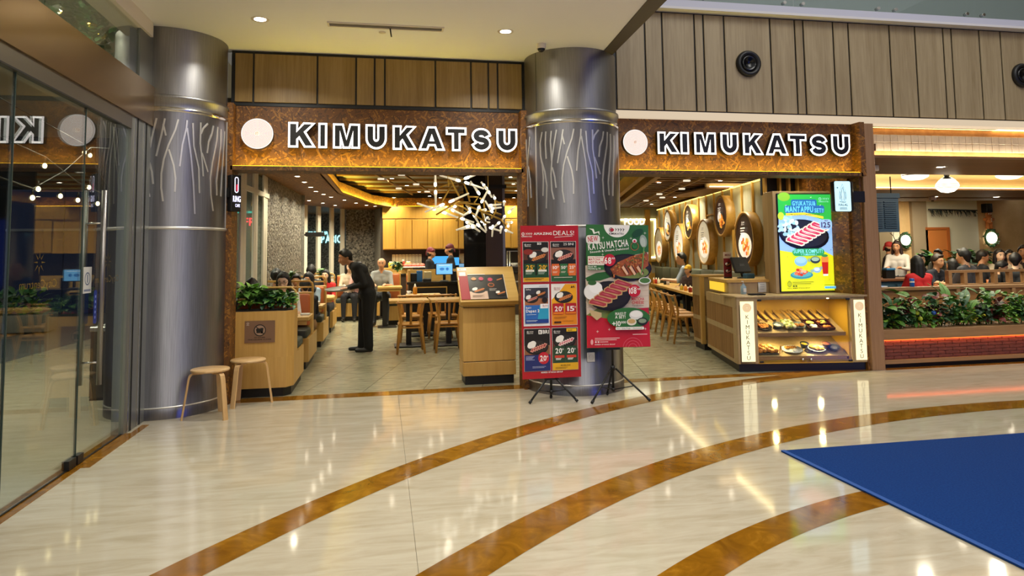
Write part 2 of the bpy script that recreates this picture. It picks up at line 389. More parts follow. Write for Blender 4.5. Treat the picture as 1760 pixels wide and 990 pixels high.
for i in range(-1, 6):
    for j in range(-7, 6):
        x0, x1 = max(-2.2, .17+i*2.9), .17+(i+1)*2.9; y0, y1 = -1.0+j*1.5, -1.0+(j+1)*1.5
        y1 = min(y1, 7.75); x1 = min(x1, 16)
        if x1-x0 > .05 and y1 > y0: MB().bbox(x0+.0008, y0+.0004, -.02, x1-.0008, y1-.0004, 0, .0008).build('marble_slab', MARBLE, fl)
def arc_band(name, c, r0, r1, a0, a1, c1=None, n=72, z=.0015):
    m = MB(); c1 = c1 or c; P = []
    for k in range(n+1):
        t = math.radians(a0+(a1-a0)*k/n); P += [(c1[0]+r0*math.cos(t), c1[1]+r0*math.sin(t), z), (c[0]+r1*math.cos(t), c[1]+r1*math.sin(t), z)]
    m.add(P, [(2*k, 2*k+1, 2*k+3, 2*k+2) for k in range(n)], False); return struct(m.build(name, BRASSM))
arc_band('trim_1', (7.2224, -2.0336), 9.83, 10.07, 186, 93)
arc_band('trim_2', (5.994, -2.25), 7.815, 8.105, 195, 70)
arc_band('trim_3', (4.11, -.775), 4.60, 4.83, 210, 100, z=.0012)
struct(MB().box(-1.75, 7.70, -.02, 1.75, 7.93, .002).build('trim_4', BRASSM)); struct(MB().box(2.55, 7.76, -.02, 6.1, 7.93, .002).build('trim_5', BRASSM))
struct(MB().box(6.25, 7.70, -.02, 12.42, 7.82, .002).build('trim_6', BRASSM))
fd = struct(MB().box(-2.2, 7.82, -.2, 8.6, 20.2, -.012).build('floor_dining', GROUT))
ca, sa = math.cos(math.radians(13)), math.sin(math.radians(13))
for i in range(-12, 20):
    for j in range(-6, 18):
        u0, v0 = i*.66, j*1.32+(i % 2)*.66; P = []
        for u, v in ((u0+.003, v0+.003), (u0+.657, v0+.003), (u0+.657, v0+1.317), (u0+.003, v0+1.317)):
            P.append((.46+u*ca+v*sa, 7.96-u*sa+v*ca))
        P = clip(P, -1.75, 7.93, 7.6, 19.0)
        if P and len(P) > 2 and min(p[1] for p in P) < 16.5: MB().prism(P, -.012, 0).build('floor_tile', TILEM, fd)
struct(MB().prism([(6.26, 7.82), (19, 7.82), (19, 18.6), (7.85, 18.6), (6.3, 9.1)], -.2, .0).build('floor_neighbour', wood('neighbour_floor', '6b4a30', '4d3420', 'Y')))
# outside the glass front
struct(MB().box(-5.6, -6, -.2, -2.2, 18, -.001).build('floor_outside', MARBLE))
struct(MB().box(-22, -6, -.22, -5.6, 40, -.015).build('floor_driveway', noisy('driveway', [(.3, '4a4844'), (.7, '5f5c56')], 9, .35)))
struct(MB().box(-9, -4, 4.5, -2.3, 18, 4.7).build('ceiling_outside', mat('outside_ceiling', '8d877c', .7)))
struct(MB().box(-22, 38, -.2, 0, 38.3, 9).build('wall_outside', mat('night_wall', '0a0a0c', .8))); struct(MB().box(-22.3, -6, -.2, -22, 38, 9).build('wall_outside_left', mat('night_wall', '0a0a0c', .8)))
# mall ceiling with the dark edge towards the atrium
struct(MB().prism([(-2.3, -4), (1.75, -4), (2.5, 7.9), (-2.3, 7.9)], 3.8, 3.95).build('ceiling_mall', CEILW))
struct(MB().prism([(1.75, -4), (2.14, -4), (2.62, 7.9), (2.5, 7.9)], 3.79, 4.6).build('trim_7', mat('dark_bronze', '3a2c22', .5)))
struct(MB().box(-2.42, -4, 3.66, -2.18, 7.0, 3.8).build('trim_8', WHITE))
# unseen mall behind the camera, its glowing panes added for the steel to mirror
wb = struct(MB().box(-2.3, -10.3, -.2, 16, -10, 9).build('wall_back', mat('mall_stone', '6e6250', .6))); struct(MB().box(16, -10, -.2, 16.3, 7.7, 9).build('wall_right_mall', mat('mall_stone', '6e6250', .6)))
for i, (x0, x1, c) in enumerate(((-1, 2.2, 'ffd9a0'), (3.2, 6.5, 'fff0d8'), (9.5, 13.5, 'ffe2b4'))):
    g = struct(MB().box(x0, -10.02, .3, x1, -9.97, 2.9).build(f'window_{i+1}', glow('added_shop_pane_%d' % i, c, .55)))
    MB().box(x0-.12, -10.03, 2.9, x1+.12, -9.9, 3.1).box(x0-.12, -10.03, 0, x0, -9.9, 2.9).box(x1, -10.03, 0, x1+.12, -9.9, 2.9).build('frame', BLACK, g)
t = thing('advertising_screen', 'tall blue advertising screen across the hall, mirrored in the steel columns', 'screen', (10.2, -5.2, 0), math.radians(215))
MB().box(-1.6, -.1, 0, 1.6, .1, 4.4).build('housing', BLACK, t); MB().box(-1.5, -.13, .5, 1.5, -.1, 4.2).build('display', glow('blue_screen', '3558e8', 4.5), t)
struct(MB().box(12.42, 7.7, -.2, 19.1, 8.2, 9).box(18.8, 8.2, -.2, 19.1, 17.1, 3.1).build('wall_front_far', MATS['mall_stone']))
# ------------------------------------------------------------------ facade: upper panels
def panels(name, y, z0, z1, xs, m, bars=.014):
    back = struct(MB().box(xs[0]-.03, y, z0-.04, xs[-1]+.03, y+.12, z1+.03).build(name, BLACK))
    for a, b in zip(xs[:-1], xs[1:]): MB().bbox(a+bars/2, y-.018, z0, b-bars/2, y, z1, .003).build('veneer_panel', m, back)
    return back
lx = [AY(x, 185+(x-403)*.026, FY).x for x in (402, 435.5, 545.4, 611.9, 643.8, 661.5, 748.4, 809.8, 839.7, 855.6, 898.5)]
panels('wall_front_left', FY, 3.225, 3.765, [max(lx[0], -1.6)]+lx[1:], PANEL_L, .02)
rx = [AY(x, 188+(x-1060)*.0262, FY).x for x in (1045, 1059.5, 1110.8, 1140.8, 1196.8, 1212.5, 1248.3, 1328, 1370.8, 1385.5, 1437, 1463.5, 1534.5, 1579, 1627.5, 1641.8, 1690, 1726.8, 1790)] + [9.5, 10.1, 10.4, 11.2, 11.7, 12.4]
panels('wall_front_right', FY, 3.265, 4.49, rx[1:], PANEL_R, .022)
struct(MB().box(2.6, FY-.08, 3.15, 12.42, FY+.1, 3.235).build('trim_9', glow('ledge_glow', 'ffe6c4', .75)))  # white ledge under LED light, that light put in as glow
for i, (px, py) in enumerate(((1285.5, 110), (1756, 130))):
    p = AY(px, py, FY-.02); t = thing('air_nozzle', ['round black air nozzle on the grey wood panels, left one, above the restaurant sign', 'round black air nozzle on the grey wood panels at the right edge of the photo'][i], 'vent', (p.x, FY-.018, p.z), (PI/2, 0, 0), 'air nozzles')
    MB().lathe([(.165, 0), (.168, .02), (.155, .05), (.125, .055), (.105, .03)], 32).build('flange', BLACK, t); MB().lathe([(.105, .02), (.1, .045), (.08, .05), (.06, .02), (.001, .015)], 28).build('nozzle', mat('black_gloss', '08080a', .2), t)
# upper gallery: slab edge, glass balustrade
LAV = mat('slab_edge_paint', 'c3c3cf', .45)
struct(MB().box(2.6, FY-.10, 4.535, 12.42, 9.9, 4.60).box(2.6, FY-.04, 4.60, 12.42, 9.9, 4.66).build('trim_10', LAV)); struct(MB().box(2.6, FY-.14, 4.505, 12.42, FY, 4.535).build('trim_11', mat('slab_white', 'd9d6d6', .5)))
struct(MB().box(0, 10, 4.6, 16, 10.2, 8.5).build('wall_upper', mat('upper_wall', 'b9bdb4', .7)))
t = thing('glass_balustrade', 'frameless glass balustrade on the upper gallery edge above the wood panels', 'railing', (0, FY, 4.66))
for k, x in enumerate((2.6, 3.86, 5.233, 6.606, 7.98, 9.35, 10.72)):
    MB().box(x+.006, -.012, .01, x+1.365, .003, 1.0).build('pane', GLASSD, t)
    for dx in (.13, 1.24):
        MB().tube([(x+dx, -.03, .055), (x+dx, .03, .055)], .022, 12).build('standoff', STEELB, t)
MB().box(2.6, -.03, 1.0, 12.1, .03, 1.05).build('handrail', STEELB, t)
# ------------------------------------------------------------------ facade: sign boards
def sign_board(tagname, x0, x1, ztop, left_end, right_end):
    b = struct(MB().box(x0, FY, 2.50, x1, FY+.16, ztop).build('wall_front_'+tagname, OSB))
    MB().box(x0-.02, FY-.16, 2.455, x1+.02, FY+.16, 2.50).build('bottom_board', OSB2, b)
    MB().box(x0, FY-.135, 2.4995, x1, FY-.11, 2.506).build('light_strip', LED_AMBER, b)
    if left_end: MB().box(x0-.06, FY-.16, 0, x0, FY+.14, 2.455).box(x0-.06, FY-.16, 2.455, x0, FY+.14, ztop).build('end_board', OSB, b)
    if right_end: MB().box(x1, FY-.16, 2.455, x1+.07, FY+.14, ztop).box(x1+(.045 if not left_end else 0), FY-(.04 if not left_end else .16), 0, x1+.075, FY+.14, 2.455).build('end_board', OSB, b)
    L = area('sign_strip_lamp', ((x0+x1)/2, FY-.10, 2.512), x1-x0-.1, 11*(x1-x0)/3, AMBER, (0, .35, 1), 'RECTANGLE', .02)
    return b
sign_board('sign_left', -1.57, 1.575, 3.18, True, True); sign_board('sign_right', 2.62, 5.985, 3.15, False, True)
GP = {'K': [(0,0),(.27,0),(.27,.30),(.41,.45),(.68,0),(1,0),(.60,.64),(.97,1),(.63,1),(.27,.60),(.27,1),(0,1)], 'I': [(0,0),(1,0),(1,1),(0,1)], 'T': [(0,1),(0,.80),(.36,.80),(.36,0),(.64,0),(.64,.80),(1,.80),(1,1)],
      'M': [(0,0),(.21,0),(.21,.76),(.40,0),(.60,0),(.79,.76),(.79,0),(1,0),(1,1),(.69,1),(.5,.30),(.31,1),(0,1)], 'A': [(0,0),(.25,0),(.33,.22),(.67,.22),(.75,0),(1,0),(.64,1),(.36,1)]}
GS = {'U': [(0,1),(0,.36)]+[(.5-.5*math.cos(math.radians(a)), .36-.36*math.sin(math.radians(a))) for a in range(15, 180, 15)]+[(1,.36),(1,1)],
      'S': [(1.0,.76)]+[(.5+.48*math.cos(math.radians(a)), .755+.245*math.sin(math.radians(a))) for a in range(30, 256, 15)]+[(.62,.485)]+[(.5+.5*math.cos(math.radians(a)), .25+.25*math.sin(math.radians(a))) for a in range(55, -151, -15)]+[(0.0,.22)]}
def offset_poly(P, r):
    n = len(P); out = []
    for i in range(n):
        a, b, c = Vector(P[i-1]), Vector(P[i]), Vector(P[(i+1) % n]); d0 = (b-a).normalized(); d1 = (c-b).normalized(); n0 = Vector((d0.y, -d0.x)); n1 = Vector((d1.y, -d1.x)); t_ = (n0+n1)
        t_ = t_.normalized(); out.append(tuple(b+t_*min(r/max(t_.dot(n0), .2), r*1.9)))
    return out
def big_sign(label, xs, y, zf, emblem_px, r, em_label):
    p0 = AY(xs[0][0], zf(xs[0][0])[1], y); t = thing('shop_sign', label, 'sign', (p0.x, y, 2.5))
    for ch, (a, b) in zip('KIMUKATSU', xs):
        za = AY((a+b)/2, zf((a+b)/2)[1], y).z-2.5; zb = AY((a+b)/2, zf((a+b)/2)[0], y).z-2.5; xa = AY(a, 240, y).x-p0.x; xb = AY(b, 240, y).x-p0.x
        rim = .023; m = MB(); f = MB(); x0_, z0_, w_, h_ = xa+rim, za+rim, xb-xa-2*rim, zb-za-2*rim
        if ch in GP:
            q = [(x0_+w_*u, z0_+h_*v) for u, v in GP[ch]]; o_ = offset_poly(q, rim)
            m.k = 0; m.prism(o_, -.004, .055, 'Y'); m.k = 1; m.prism(offset_poly(q, rim-.0015), -.008, -.004, 'Y'); f.prism(q, -.013, -.008, 'Y')
            if ch == 'A': f.k = 1; f.prism([(x0_+w_*u, z0_+h_*v) for u, v in ((.385,.36), (.615,.36), (.5,.72))], -.0145, -.013, 'Y')
        else:
            B = .062; T = B+2*rim; q = [(x0_+B/2+(w_-B)*u, z0_+(B/2 if ch == 'S' else 0)+(h_-(B if ch == 'S' else 0))*(v if ch == 'S' else (v*(1-B/2/h_)+B/2/h_)))for u, v in GS[ch]]
            m.k = 0; stroke(m, q, T, -.004, .055, rim); m.k = 1; stroke(m, q, T-.003, -.008, -.004, rim); stroke(f, q, B, -.013, -.008, 0.0)
        lo = m.build('letter', [BLACK, SIGNWHITE], t); f.build('letter_face', [BLACK, SIGNWHITE], lo)
    p = AY(*emblem_px, y); e = thing('emblem_lamp', em_label, 'sign', (p.x, y, p.z))
    MB().lathe([(r, .05), (r, -.01)], 40).build('drum', BLACK, e).rotation_euler = (0, 0, 0)
    e.children[0].rotation_euler = (-PI/2, 0, 0)
    MB().disc((0, -.012, 0), r, 40, 'Y').build('lit_face', glow('emblem_face', 'fff6ee', 1.15), e)
    m = Canvas(.0004); m.y = -.0125
    for k in range(1, 13): m.ring(0, 0, r*k/13.2, r*.020, 'c48c62', 36)
    m.rect(-r*.13, -r*.13, r*.13, r*.13, 'f3e3d2'); m.ring(0, 0, r*.06, r*.02, 'b0683c', 10); m.rect(-r*.1, r*.08, r*.1, r*.1, 'b0683c'); m.rect(-r*.1, -r*.1, -r*.08, r*.1, 'b0683c')
    m.build('ring_pattern', vcol('emblem_print', .6), e)
big_sign('lit restaurant name sign left of the middle column, black letters rimmed in glowing white', [(495,541),(547,562.5),(572,619),(628,665),(674.6,715),(720,764),(766,802),(810,844),(853,889)], FY-.07,
         lambda x: (210+(x-518)*.0328, 254+(x-518)*.0225), (442.5, 230), .167, 'round glowing ring emblem beside the left restaurant name sign')
big_sign('lit restaurant name sign right of the middle column, black letters rimmed in glowing white', [(1129.8,1166),(1169,1183.5),(1192.7,1230),(1238,1268.6),(1276,1310),(1316,1353),(1354,1385.5),(1391,1421),(1428,1460)], FY-.07,
         lambda x: (226.5+(x-1148)*.0165, 265+(x-1148)*.0125), (1091.5, 245), .156, 'round glowing emblem beside the right restaurant name sign')
# ------------------------------------------------------------------ steel columns
STR = [[(207,190),(190,280),(192,380),(203,450),(211,560),(206,700)], [(198,420),(222,510),(236,620),(229,800)], [(235,190),(230,290),(234,408)], [(277,190),(268,270),(272,350),(275,430)], [(315,185),(296,290),(277,420),(268,540),(272,660),(286,733)],
       [(278,480),(296,560),(304,643)], [(363,185),(345,300),(318,450)], [(354,225),(371,305)], [(441,185),(425,260),(387,370),(362,470),(350,570),(351,670),(363,762)], [(390,400),(420,510),(432,600),(430,695)],
       [(493,185),(490,240),(468,360),(455,515)], [(494,240),(520,430),(538,620),(551,845)], [(528,200),(536,360),(570,520),(577,695)], [(577,188),(576,340),(590,460),(599,573)], [(623,188),(592,230),(580,270)], [(588,405),(628,538)],
       [(660,195),(650,260),(630,320),(622,402)], [(690,195),(684,300),(658,460),(646,580),(650,700),(668,816)], [(712,205),(712,330),(700,480),(688,600),(692,700)], [(741,210),(735,400),(727,560),(722,703)],
       [(110,205),(96,330),(84,450)], [(88,440),(104,560),(110,705)], [(70,220),(78,350)], [(75,215),(82,520),(84,770)]]
def column(label, c, spin, seam):
    t = thing('steel_column', label, 'column', (c[0], c[1], 0))
    MB().lathe([(.552, .0), (.552, .10), (.549, .104), (.549, 2.985)], 64).build('shaft', STEEL_DIM, t)
    MB().lathe([(.549, .10), (.556, .104), (.556, .112), (.549, .116)], 64).lathe([(.549, 1.80), (.556, 1.804), (.556, 1.826), (.549, 1.83)], 64).build('band', INLAY, t)
    MB().lathe([(.549, 2.955), (.560, 2.965), (.560, 2.995), (.552, 3.0)], 64).build('bright_band', STEELB, t)
    MB().lathe([(.548, 3.0), (.548, 3.085), (.562, 3.09), (.562, 3.115), (.535, 3.125)], 64).build('collar', STEEL, t)
    MB().lathe([(.535, 3.12), (.535, 3.80)], 64).build('upper_drum', STEEL, t)
    for a in seam:
        MB().box(-.008, -.5545, 1.83, .008, -.547, 2.96).build('seam_strip', INLAY, t, None, a)
    for z0, z1 in ((3.13, 3.795),):
        for a in seam[:1]: MB().box(-.002, -.5375, z0, .002, -.53, z1).build('joint', BLACK, t, None, a)
    ca_ = math.atan2(c[0], c[1])      # the pattern is wrapped round the shaft
    for st in STR:
        q = []
        for u, v in st:
            q.append((math.asin(max(-.985, min(.985, (u-417)/367)))-ca_+spin, 1.5+(440-180-v/4.5)/158.5))
        P = [q[0]]
        for a, b in zip(q[:-1], q[1:]):
            P += [(a[0]+(b[0]-a[0])*k/3, a[1]+(b[1]-a[1])*k/3) for k in (1, 2, 3)]
        m = MB(); vs = []; n = len(P)
        for i, (a, z) in enumerate(P):
            d = Vector((P[min(i+1, n-1)][0]-P[max(i-1, 0)][0], P[min(i+1, n-1)][1]-P[max(i-1, 0)][1])); d.x *= .55; d.normalize(); wv = .0075
            for sgn in (-1, 1):
                aa = a+sgn*d.y*wv/.55; zz = z-sgn*d.x*wv
                for rr in (.548, .5545): vs.append((rr*math.sin(aa), -rr*math.cos(aa), zz))
        fs = []
        for i in range(n-1):
            a, b = 4*i, 4*i+4; fs += [(a+1, a+3, b+3, b+1), (a, a+1, b+1, b), (a+3, a+2, b+2, b+3)]
        m.add(vs, fs, False); m.build('branch_inlay', INLAY, t)
    return t
MC, LC = (2.177, 7.68), (-2.17, 7.62)
c1 = column('wide brushed steel column behind the two advert stands, middle of the storefront', MC, 0, (math.radians(-61), math.radians(75)))
c2 = column('wide brushed steel column beside the glass doors at the left', LC, math.radians(2), (math.radians(-70), math.radians(88)))
p = AY(1012, 613, 7.17)
t = thing('power_socket', 'white round socket plate low on the middle steel column', 'socket', (MC[0]+.553*math.sin(math.radians(2)), MC[1]-.553*math.cos(math.radians(2)), p.z), math.radians(2))
MB().bbox(-.043, -.008, -.05, .043, .004, .05, .004).build('plate', mat('socket_white', 'e8e6e0', .35), t); MB().lathe([(.026, .012), (.026, .002), (.015, -.002), (.001, -.002)], 18).build('outlet', mat('socket_grey', '6f6d68', .4), t).rotation_euler = (PI/2, 0, 0)
# ------------------------------------------------------------------ ceiling fittings of the mall
def downlight(label, x, y, z, r=.06, group=None, power=0, color=WARM, name='downlight', es=None):
    t = thing(name, label, 'light', (x, y, z), 0, group)
    MB().lathe([(r*.8, -.002), (r*1.25, -.006), (r*1.3, 0)], 20).build('trim_ring', WHITE, t); MB().disc((0, 0, -.003), r*.85, 16, 'Z', True).build('lens', LAMP if es is None else es, t)
    if power: area('downlight_and_fill', (x, y, z-.02), r*1.7, power, color, spread=math.radians(140))
    return t
downlight('ceiling downlight left of the air slot, above the left doorway sign', -1.154, 6.738, 3.8, .065, None, 26, NEUT)
downlight('ceiling downlight right of the air slot, near the dome camera', 1.243, 6.744, 3.8, .065, None, 26, NEUT)
for x, y in ((-1.15, 4.4), (1.24, 4.4), (-1.15, 2.0), (1.24, 2.0)): area('downlight_and_fill', (x, y, 3.78), .11, 22, NEUT, spread=math.radians(140))
t = thing('air_slot', 'long slim air slot set in the plaster ceiling above the left sign', 'vent', (.04, 6.765, 3.8))
MB().box(-.57, -.062, -.012, .57, -.045, 0).box(-.57, .045, -.012, .57, .062, 0).box(-.57, -.045, -.012, -.55, .045, 0).box(.55, -.045, -.012, .57, .045, 0).build('frame', WHITE, t)
MB().box(-.55, -.045, -.003, .55, .045, 0).build('dark_opening', mat('slot_dark', '4a443b', .6), t)
for y in (-.022, .0, .022): MB().box(-.55, y-.002, -.011, .55, y+.002, -.002).build('slat', mat('slot_slat', 'a39a8a', .5), t)
t = thing('hanging_hook', 'small dark hook hanging from the middle of the ceiling air slot', 'hook', (.075, 6.80, 3.8)); MB().tube([(0, 0, 0), (.01, .05, -.05), (.015, .07, -.07)], .007, 8).build('rod', BLACK, t); MB().box(-.02, -.02, -.006, .02, .02, 0).build('base', BLACK, t)
t = thing('sprinkler_cap', 'flat white sprinkler cap in the ceiling beside the air slot', 'sprinkler', (-.0, 6.95, 3.8)); MB().lathe([(.035, 0), (.035, -.008), (.001, -.01)], 16).build('cap', WHITE, t)
p = AZ(925, 92, 3.8); t = thing('dome_camera', 'white dome camera on the ceiling by the middle column', 'camera', (1.70, 7.10, 3.8))
MB().lathe([(.05, 0), (.05, -.05), (.045, -.055)], 20).build('housing', WHITE, t); MB().ball((0, 0, -.055), .04, 14, 10, 1, 1, .9).build('dome', mat('smoked_dome', '15120f', .1), t)
# ------------------------------------------------------------------ glass front at the left
GX = -2.22
tr = struct(MB().box(GX-.12, -4, 2.80, GX+.04, 7.1, 3.185).build('trim_12', mat('bronze_steel', 'a68e6c', .28, 1.0))); MB().box(GX-.1, -4, 2.68, GX+.025, 6.55, 2.80).build('door_header', mat('grey_steel', '7f796d', .35, .9), tr)
MB().box(GX-.02, -4, 2.672, GX+.028, 6.3, 2.682).build('shadow_gap', BLACK, tr)
struct(MB().box(GX-.08, 6.55, 0, GX+.02, 7.09, 2.80).build('trim_13', mat('jamb_steel', '9a9c94', .35, .8))); [MB().box(GX+.019, y_, 0, GX+.026, y_+.012, 2.8).build('jamb_groove', BLACK if k_ % 2 else STEELB, bpy.data.objects['trim_13']) for k_, y_ in enumerate((6.62, 6.70, 6.86, 6.93))]; struct(MB().box(GX-.075, 6.73, 3.185, GX+.015, 7.09, 3.8).build('trim_14', MATS['jamb_steel']))
for i, (y0, y1) in enumerate(((-4, 2.0), (2.01, 4.95), (4.96, 6.73))):
    struct(MB().box(GX-.012, y0, 3.185, GX, y1, 3.7).build(f'window_{i+4}', GLASS))
struct(MB().box(GX-.07, -4, -.01, GX+.06, 6.6, .004).build('trim_15', BRASSM)); struct(MB().box(GX+.06, 5.6, -.01, GX+.12, 6.9, .003).build('trim_16', BRASSM)); struct(MB().box(GX-.005, -4, .004, GX+.006, 6.55, .012).build('trim_17', BLACK))
def decal(par, y0, h, star=True):
    m = Canvas(.0003); m.text('CityCentrum', 0, 0, h, 'b98a3a', 0, 'C', wid=.5)
    for k in range(8):
        a = k*PI/4; m.poly([(.03*math.cos(a-.2), .17+.03*math.sin(a-.2)), (.085*math.cos(a), .17+.085*math.sin(a)), (.03*math.cos(a+.2), .17+.03*math.sin(a+.2))], 'b98a3a')
    o = m.build('door_lettering', PRINT, par); o.location = (GX-.014, y0, 1.33); o.rotation_euler = (0, 0, -PI/2); return o
g1 = struct(MB().box(GX-.012, -1, .012, GX, 4.615, 2.68).build('window_7', GLASS))
for i, (y0, y1, yc) in enumerate(((4.63, 5.64, 5.05), (5.655, 6.545, 6.2))):
    d = struct(MB().box(GX-.012, y0, .012, GX, y1, 2.675).build(f'door_{i+1}', GLASS)); decal(d, yc, .055)
    MB().box(GX-.03, y0+(.88 if i == 0 else .0), .01, GX+.018, y0+(1.0 if i == 0 else .10), .075).build('floor_pivot', BLACK, d)
    MB().box(GX-.016, y0, .012, GX+.003, y0+.006, 2.675).build('edge', mat('glass_edge', '3c4a44', .2), d)
    yh = 5.87
    for sx in (-.075, .065) if i else ():
        h = MB().tube([(GX+sx, yh, .55), (GX+sx, yh, 2.06)], .019, 14).build('pull_handle', mat('handle_steel', '8f8b88', .4, 1.0), d)
    for z in (.72, 1.80) if i else (): MB().tube([(GX-.075, yh, z), (GX+.065, yh, z)], .008, 8).build('handle_bolt', STEELB, d)
t = thing('door_tag', 'blue hanging tag on the glass door handle', 'tag', (GX+.03, 5.85, 1.18)); m = Canvas(); m.rrect(-.03, -.16, .03, .1, .02, '2540a0'); 
for k in range(5): m.rect(-.01, -.12+k*.04, .01, -.1+k*.04, '9fb2f0')
m.build('card', PRINT, t, None, PI/2)
t = thing('door_notice', 'small white notice with a round symbol on the glass door', 'notice', (GX+.004, 5.76, 1.36)); m = Canvas(); m.rect(-.075, -.1, .075, .1, 'c9c9c4'); m.ring(0, .01, .05, .01, '4a5878'); m.rect(-.008, -.02, .008, .04, '4a5878'); m.rect(-.06, -.085, .06, -.07, '6f7890'); m.build('sheet', PRINT, t, None, PI/2)
# things outside the glass
t = thing('litter_bin', 'tall dark steel litter bin outside the glass doors', 'bin', (-2.95, 8.4, 0)); MB().bbox(-.17, -.17, .02, .17, .17, .74, .01).build('body', mat('bin_grey', '3b3a38', .5, .3), t); MB().bbox(-.18, -.18, .74, .18, .18, .79, .008).build('lid', STEEL, t); MB().box(-.165, -.165, 0, .165, .165, .02).build('foot', BLACK, t)
t = thing('blue_hoarding', 'dark blue hoarding outside, seen through the glass door', 'hoarding', (-7.6, 22, 0)); 
for k in range(4): MB().bbox(-3.0+k*1.5, -.06, 0, -1.51+k*1.5, .06, 3.6, .01).build('board', mat('hoarding_blue', '1d2c58', .5), t)
MB().box(-3, -.1, 2.4, 3, -.06, 2.47).build('rail', mat('rail_grey', '6a7080', .4), t); MB().box(-3.05, .0, 0, -3.0, .05, 3.6).build('post', BLACK, t)
LEAFM = noisy('leaf_mid', [(.3, '35591f'), (.7, '64963a')], 6, .45); LEAFD = noisy('leaf_dark', [(.3, '1d3f22'), (.7, '38683c')], 6, .42); LEAFY = noisy('leaf_light', [(.3, '5a8c28'), (.7, '9ac84a')], 6, .42)
def leaf_pts(L, W, n=4, droop=.3, cup=.15):
    V = []; F = []
    for i in range(n+1):
        t_ = i/n; wv = W*math.sin(PI*min(1, t_*.93+.05))**.8; y = L*t_*(1-droop*.3*t_); z = L*droop*(-t_*t_+.4*t_)
        V += [(-wv, y, z+cup*wv), (0, y, z), (wv, y, z+cup*wv)]
    for i in range(n): a = 3*i; F += [(a, a+1, a+4, a+3), (a+1, a+2, a+5, a+4)]
    return V, F
def foliage(mb, n, box, L, rg, mats=1, up=.3):
    """n leaves scattered through a box (x0,y0,z0,x1,y1,z1)"""
    for _ in range(n):
        c = Vector([rg.uniform(box[i], box[i+3]) for i in range(3)]); l = L*rg.uniform(.6, 1.3); V, F = leaf_pts(l, l*rg.uniform(.2, .34), 3, rg.uniform(.1, .6))
        R = Euler((rg.uniform(-.6, 1.1)+up, rg.uniform(-.5, .5), rg.uniform(0, 2*PI))).to_matrix(); mb.k = rg.randrange(mats)
        mb.add([c + R @ Vector(v) for v in V], F, True)
rg = random.Random(5)
m = MB(); foliage(m, 520, (-1.6, -.3, .35, 1.6, .3, .85), .2, rg, 2); t = thing('outdoor_hedge', 'low clipped hedge in a kerb bed outside the glass', 'hedge', (-8.9, 16.5, 0), .2)
stuff(m.build('foliage', [LEAFD, LEAFM], t)); MB().bbox(-1.8, -.45, 0, 1.8, .45, .38, .03).build('kerb_bed', mat('kerb', '6f6a60', .7), t)
m = MB(); foliage(m, 420, (-.25, -.9, -.35, .25, .9, .2), .16, rg, 2, .0); t = thing('hanging_garland', 'dark green garland with gold baubles hanging outside behind the upper glass', 'garland', (-3.3, 8.0, 4.22)); stuff(m.build('foliage', [LEAFD, LEAFD], t))
MB().tube([(0, -.9, .25), (0, 0, .2), (0, .9, .25)], .02, 6).build('cord', BLACK, t)
for k in range(7): MB().ball((rg.uniform(-.25, .2), rg.uniform(-.8, .8), rg.uniform(-.35, 0)), .05, 10, 7).build('bauble', mat('gold_bauble', 'c9a24a', .2, 1), t)
t = thing('string_lights_and_glints', 'strings of warm bulbs beyond the glass doors, partly standing for reflections of indoor lamps', 'string lights', (-5, 12, 0)); WB = glow('bulb_glow', 'ffe2a8', 14)  # bulbs partly stand for indoor lamps mirrored in the glass
def AX(x, y, X): v = ray(x, y); return CAM + v*(X/v.x)
bl = [AX(q[0], q[1], -4.4)-Vector((-5, 12, 0)) for q in ((77,285),(104,337),(56,340),(145,262),(153,322),(168,350),(203,328),(180,347),(203,357),(155,267),(134,344),(66,325))]
bl.sort(key=lambda p_: p_.y)
for p_ in bl:
    MB().ball(p_, .027, 10, 7, 1, 1, 1.25).build('bulb', WB, t); MB().tube([p_+Vector((0, 0, .035)), p_+Vector((0, 0, .11))], .014, 8).build('socket', BLACK, t)
for a_, b_ in ((bl[0], bl[7]), (bl[2], bl[9]), (bl[5], bl[-1])):
    MB().tube([a_+Vector((-.0, -2.5, .3)), a_+Vector((0, 0, .12)), (a_+b_)/2+Vector((0, 0, .05)), b_+Vector((0, 0, .12)), b_+Vector((0, 2, .4))], .008, 6).build('cable', BLACK, t)
# blue carpet
t = MB().bbox(2.95, -3.0, 0, 9.5, 4.80, .012, .006).build('blue_carpet', noisy('carpet_blue', [(.3, '0a2c66'), (.7, '123c7a')], 90, .9, (1, 1, 1), .4, 3)); MATS['carpet_blue'].node_tree.nodes['Principled BSDF'].inputs['Specular IOR Level'].default_value = .1; tag(t, 'large plain blue carpet on the marble floor at the lower right', 'carpet'); t.rotation_euler = (0, 0, 0)
MB().box(2.95, -3, .0121, 2.985, 4.8, .0135).build('bound_edge', mat('carpet_edge', '1c4c94', .8), t)
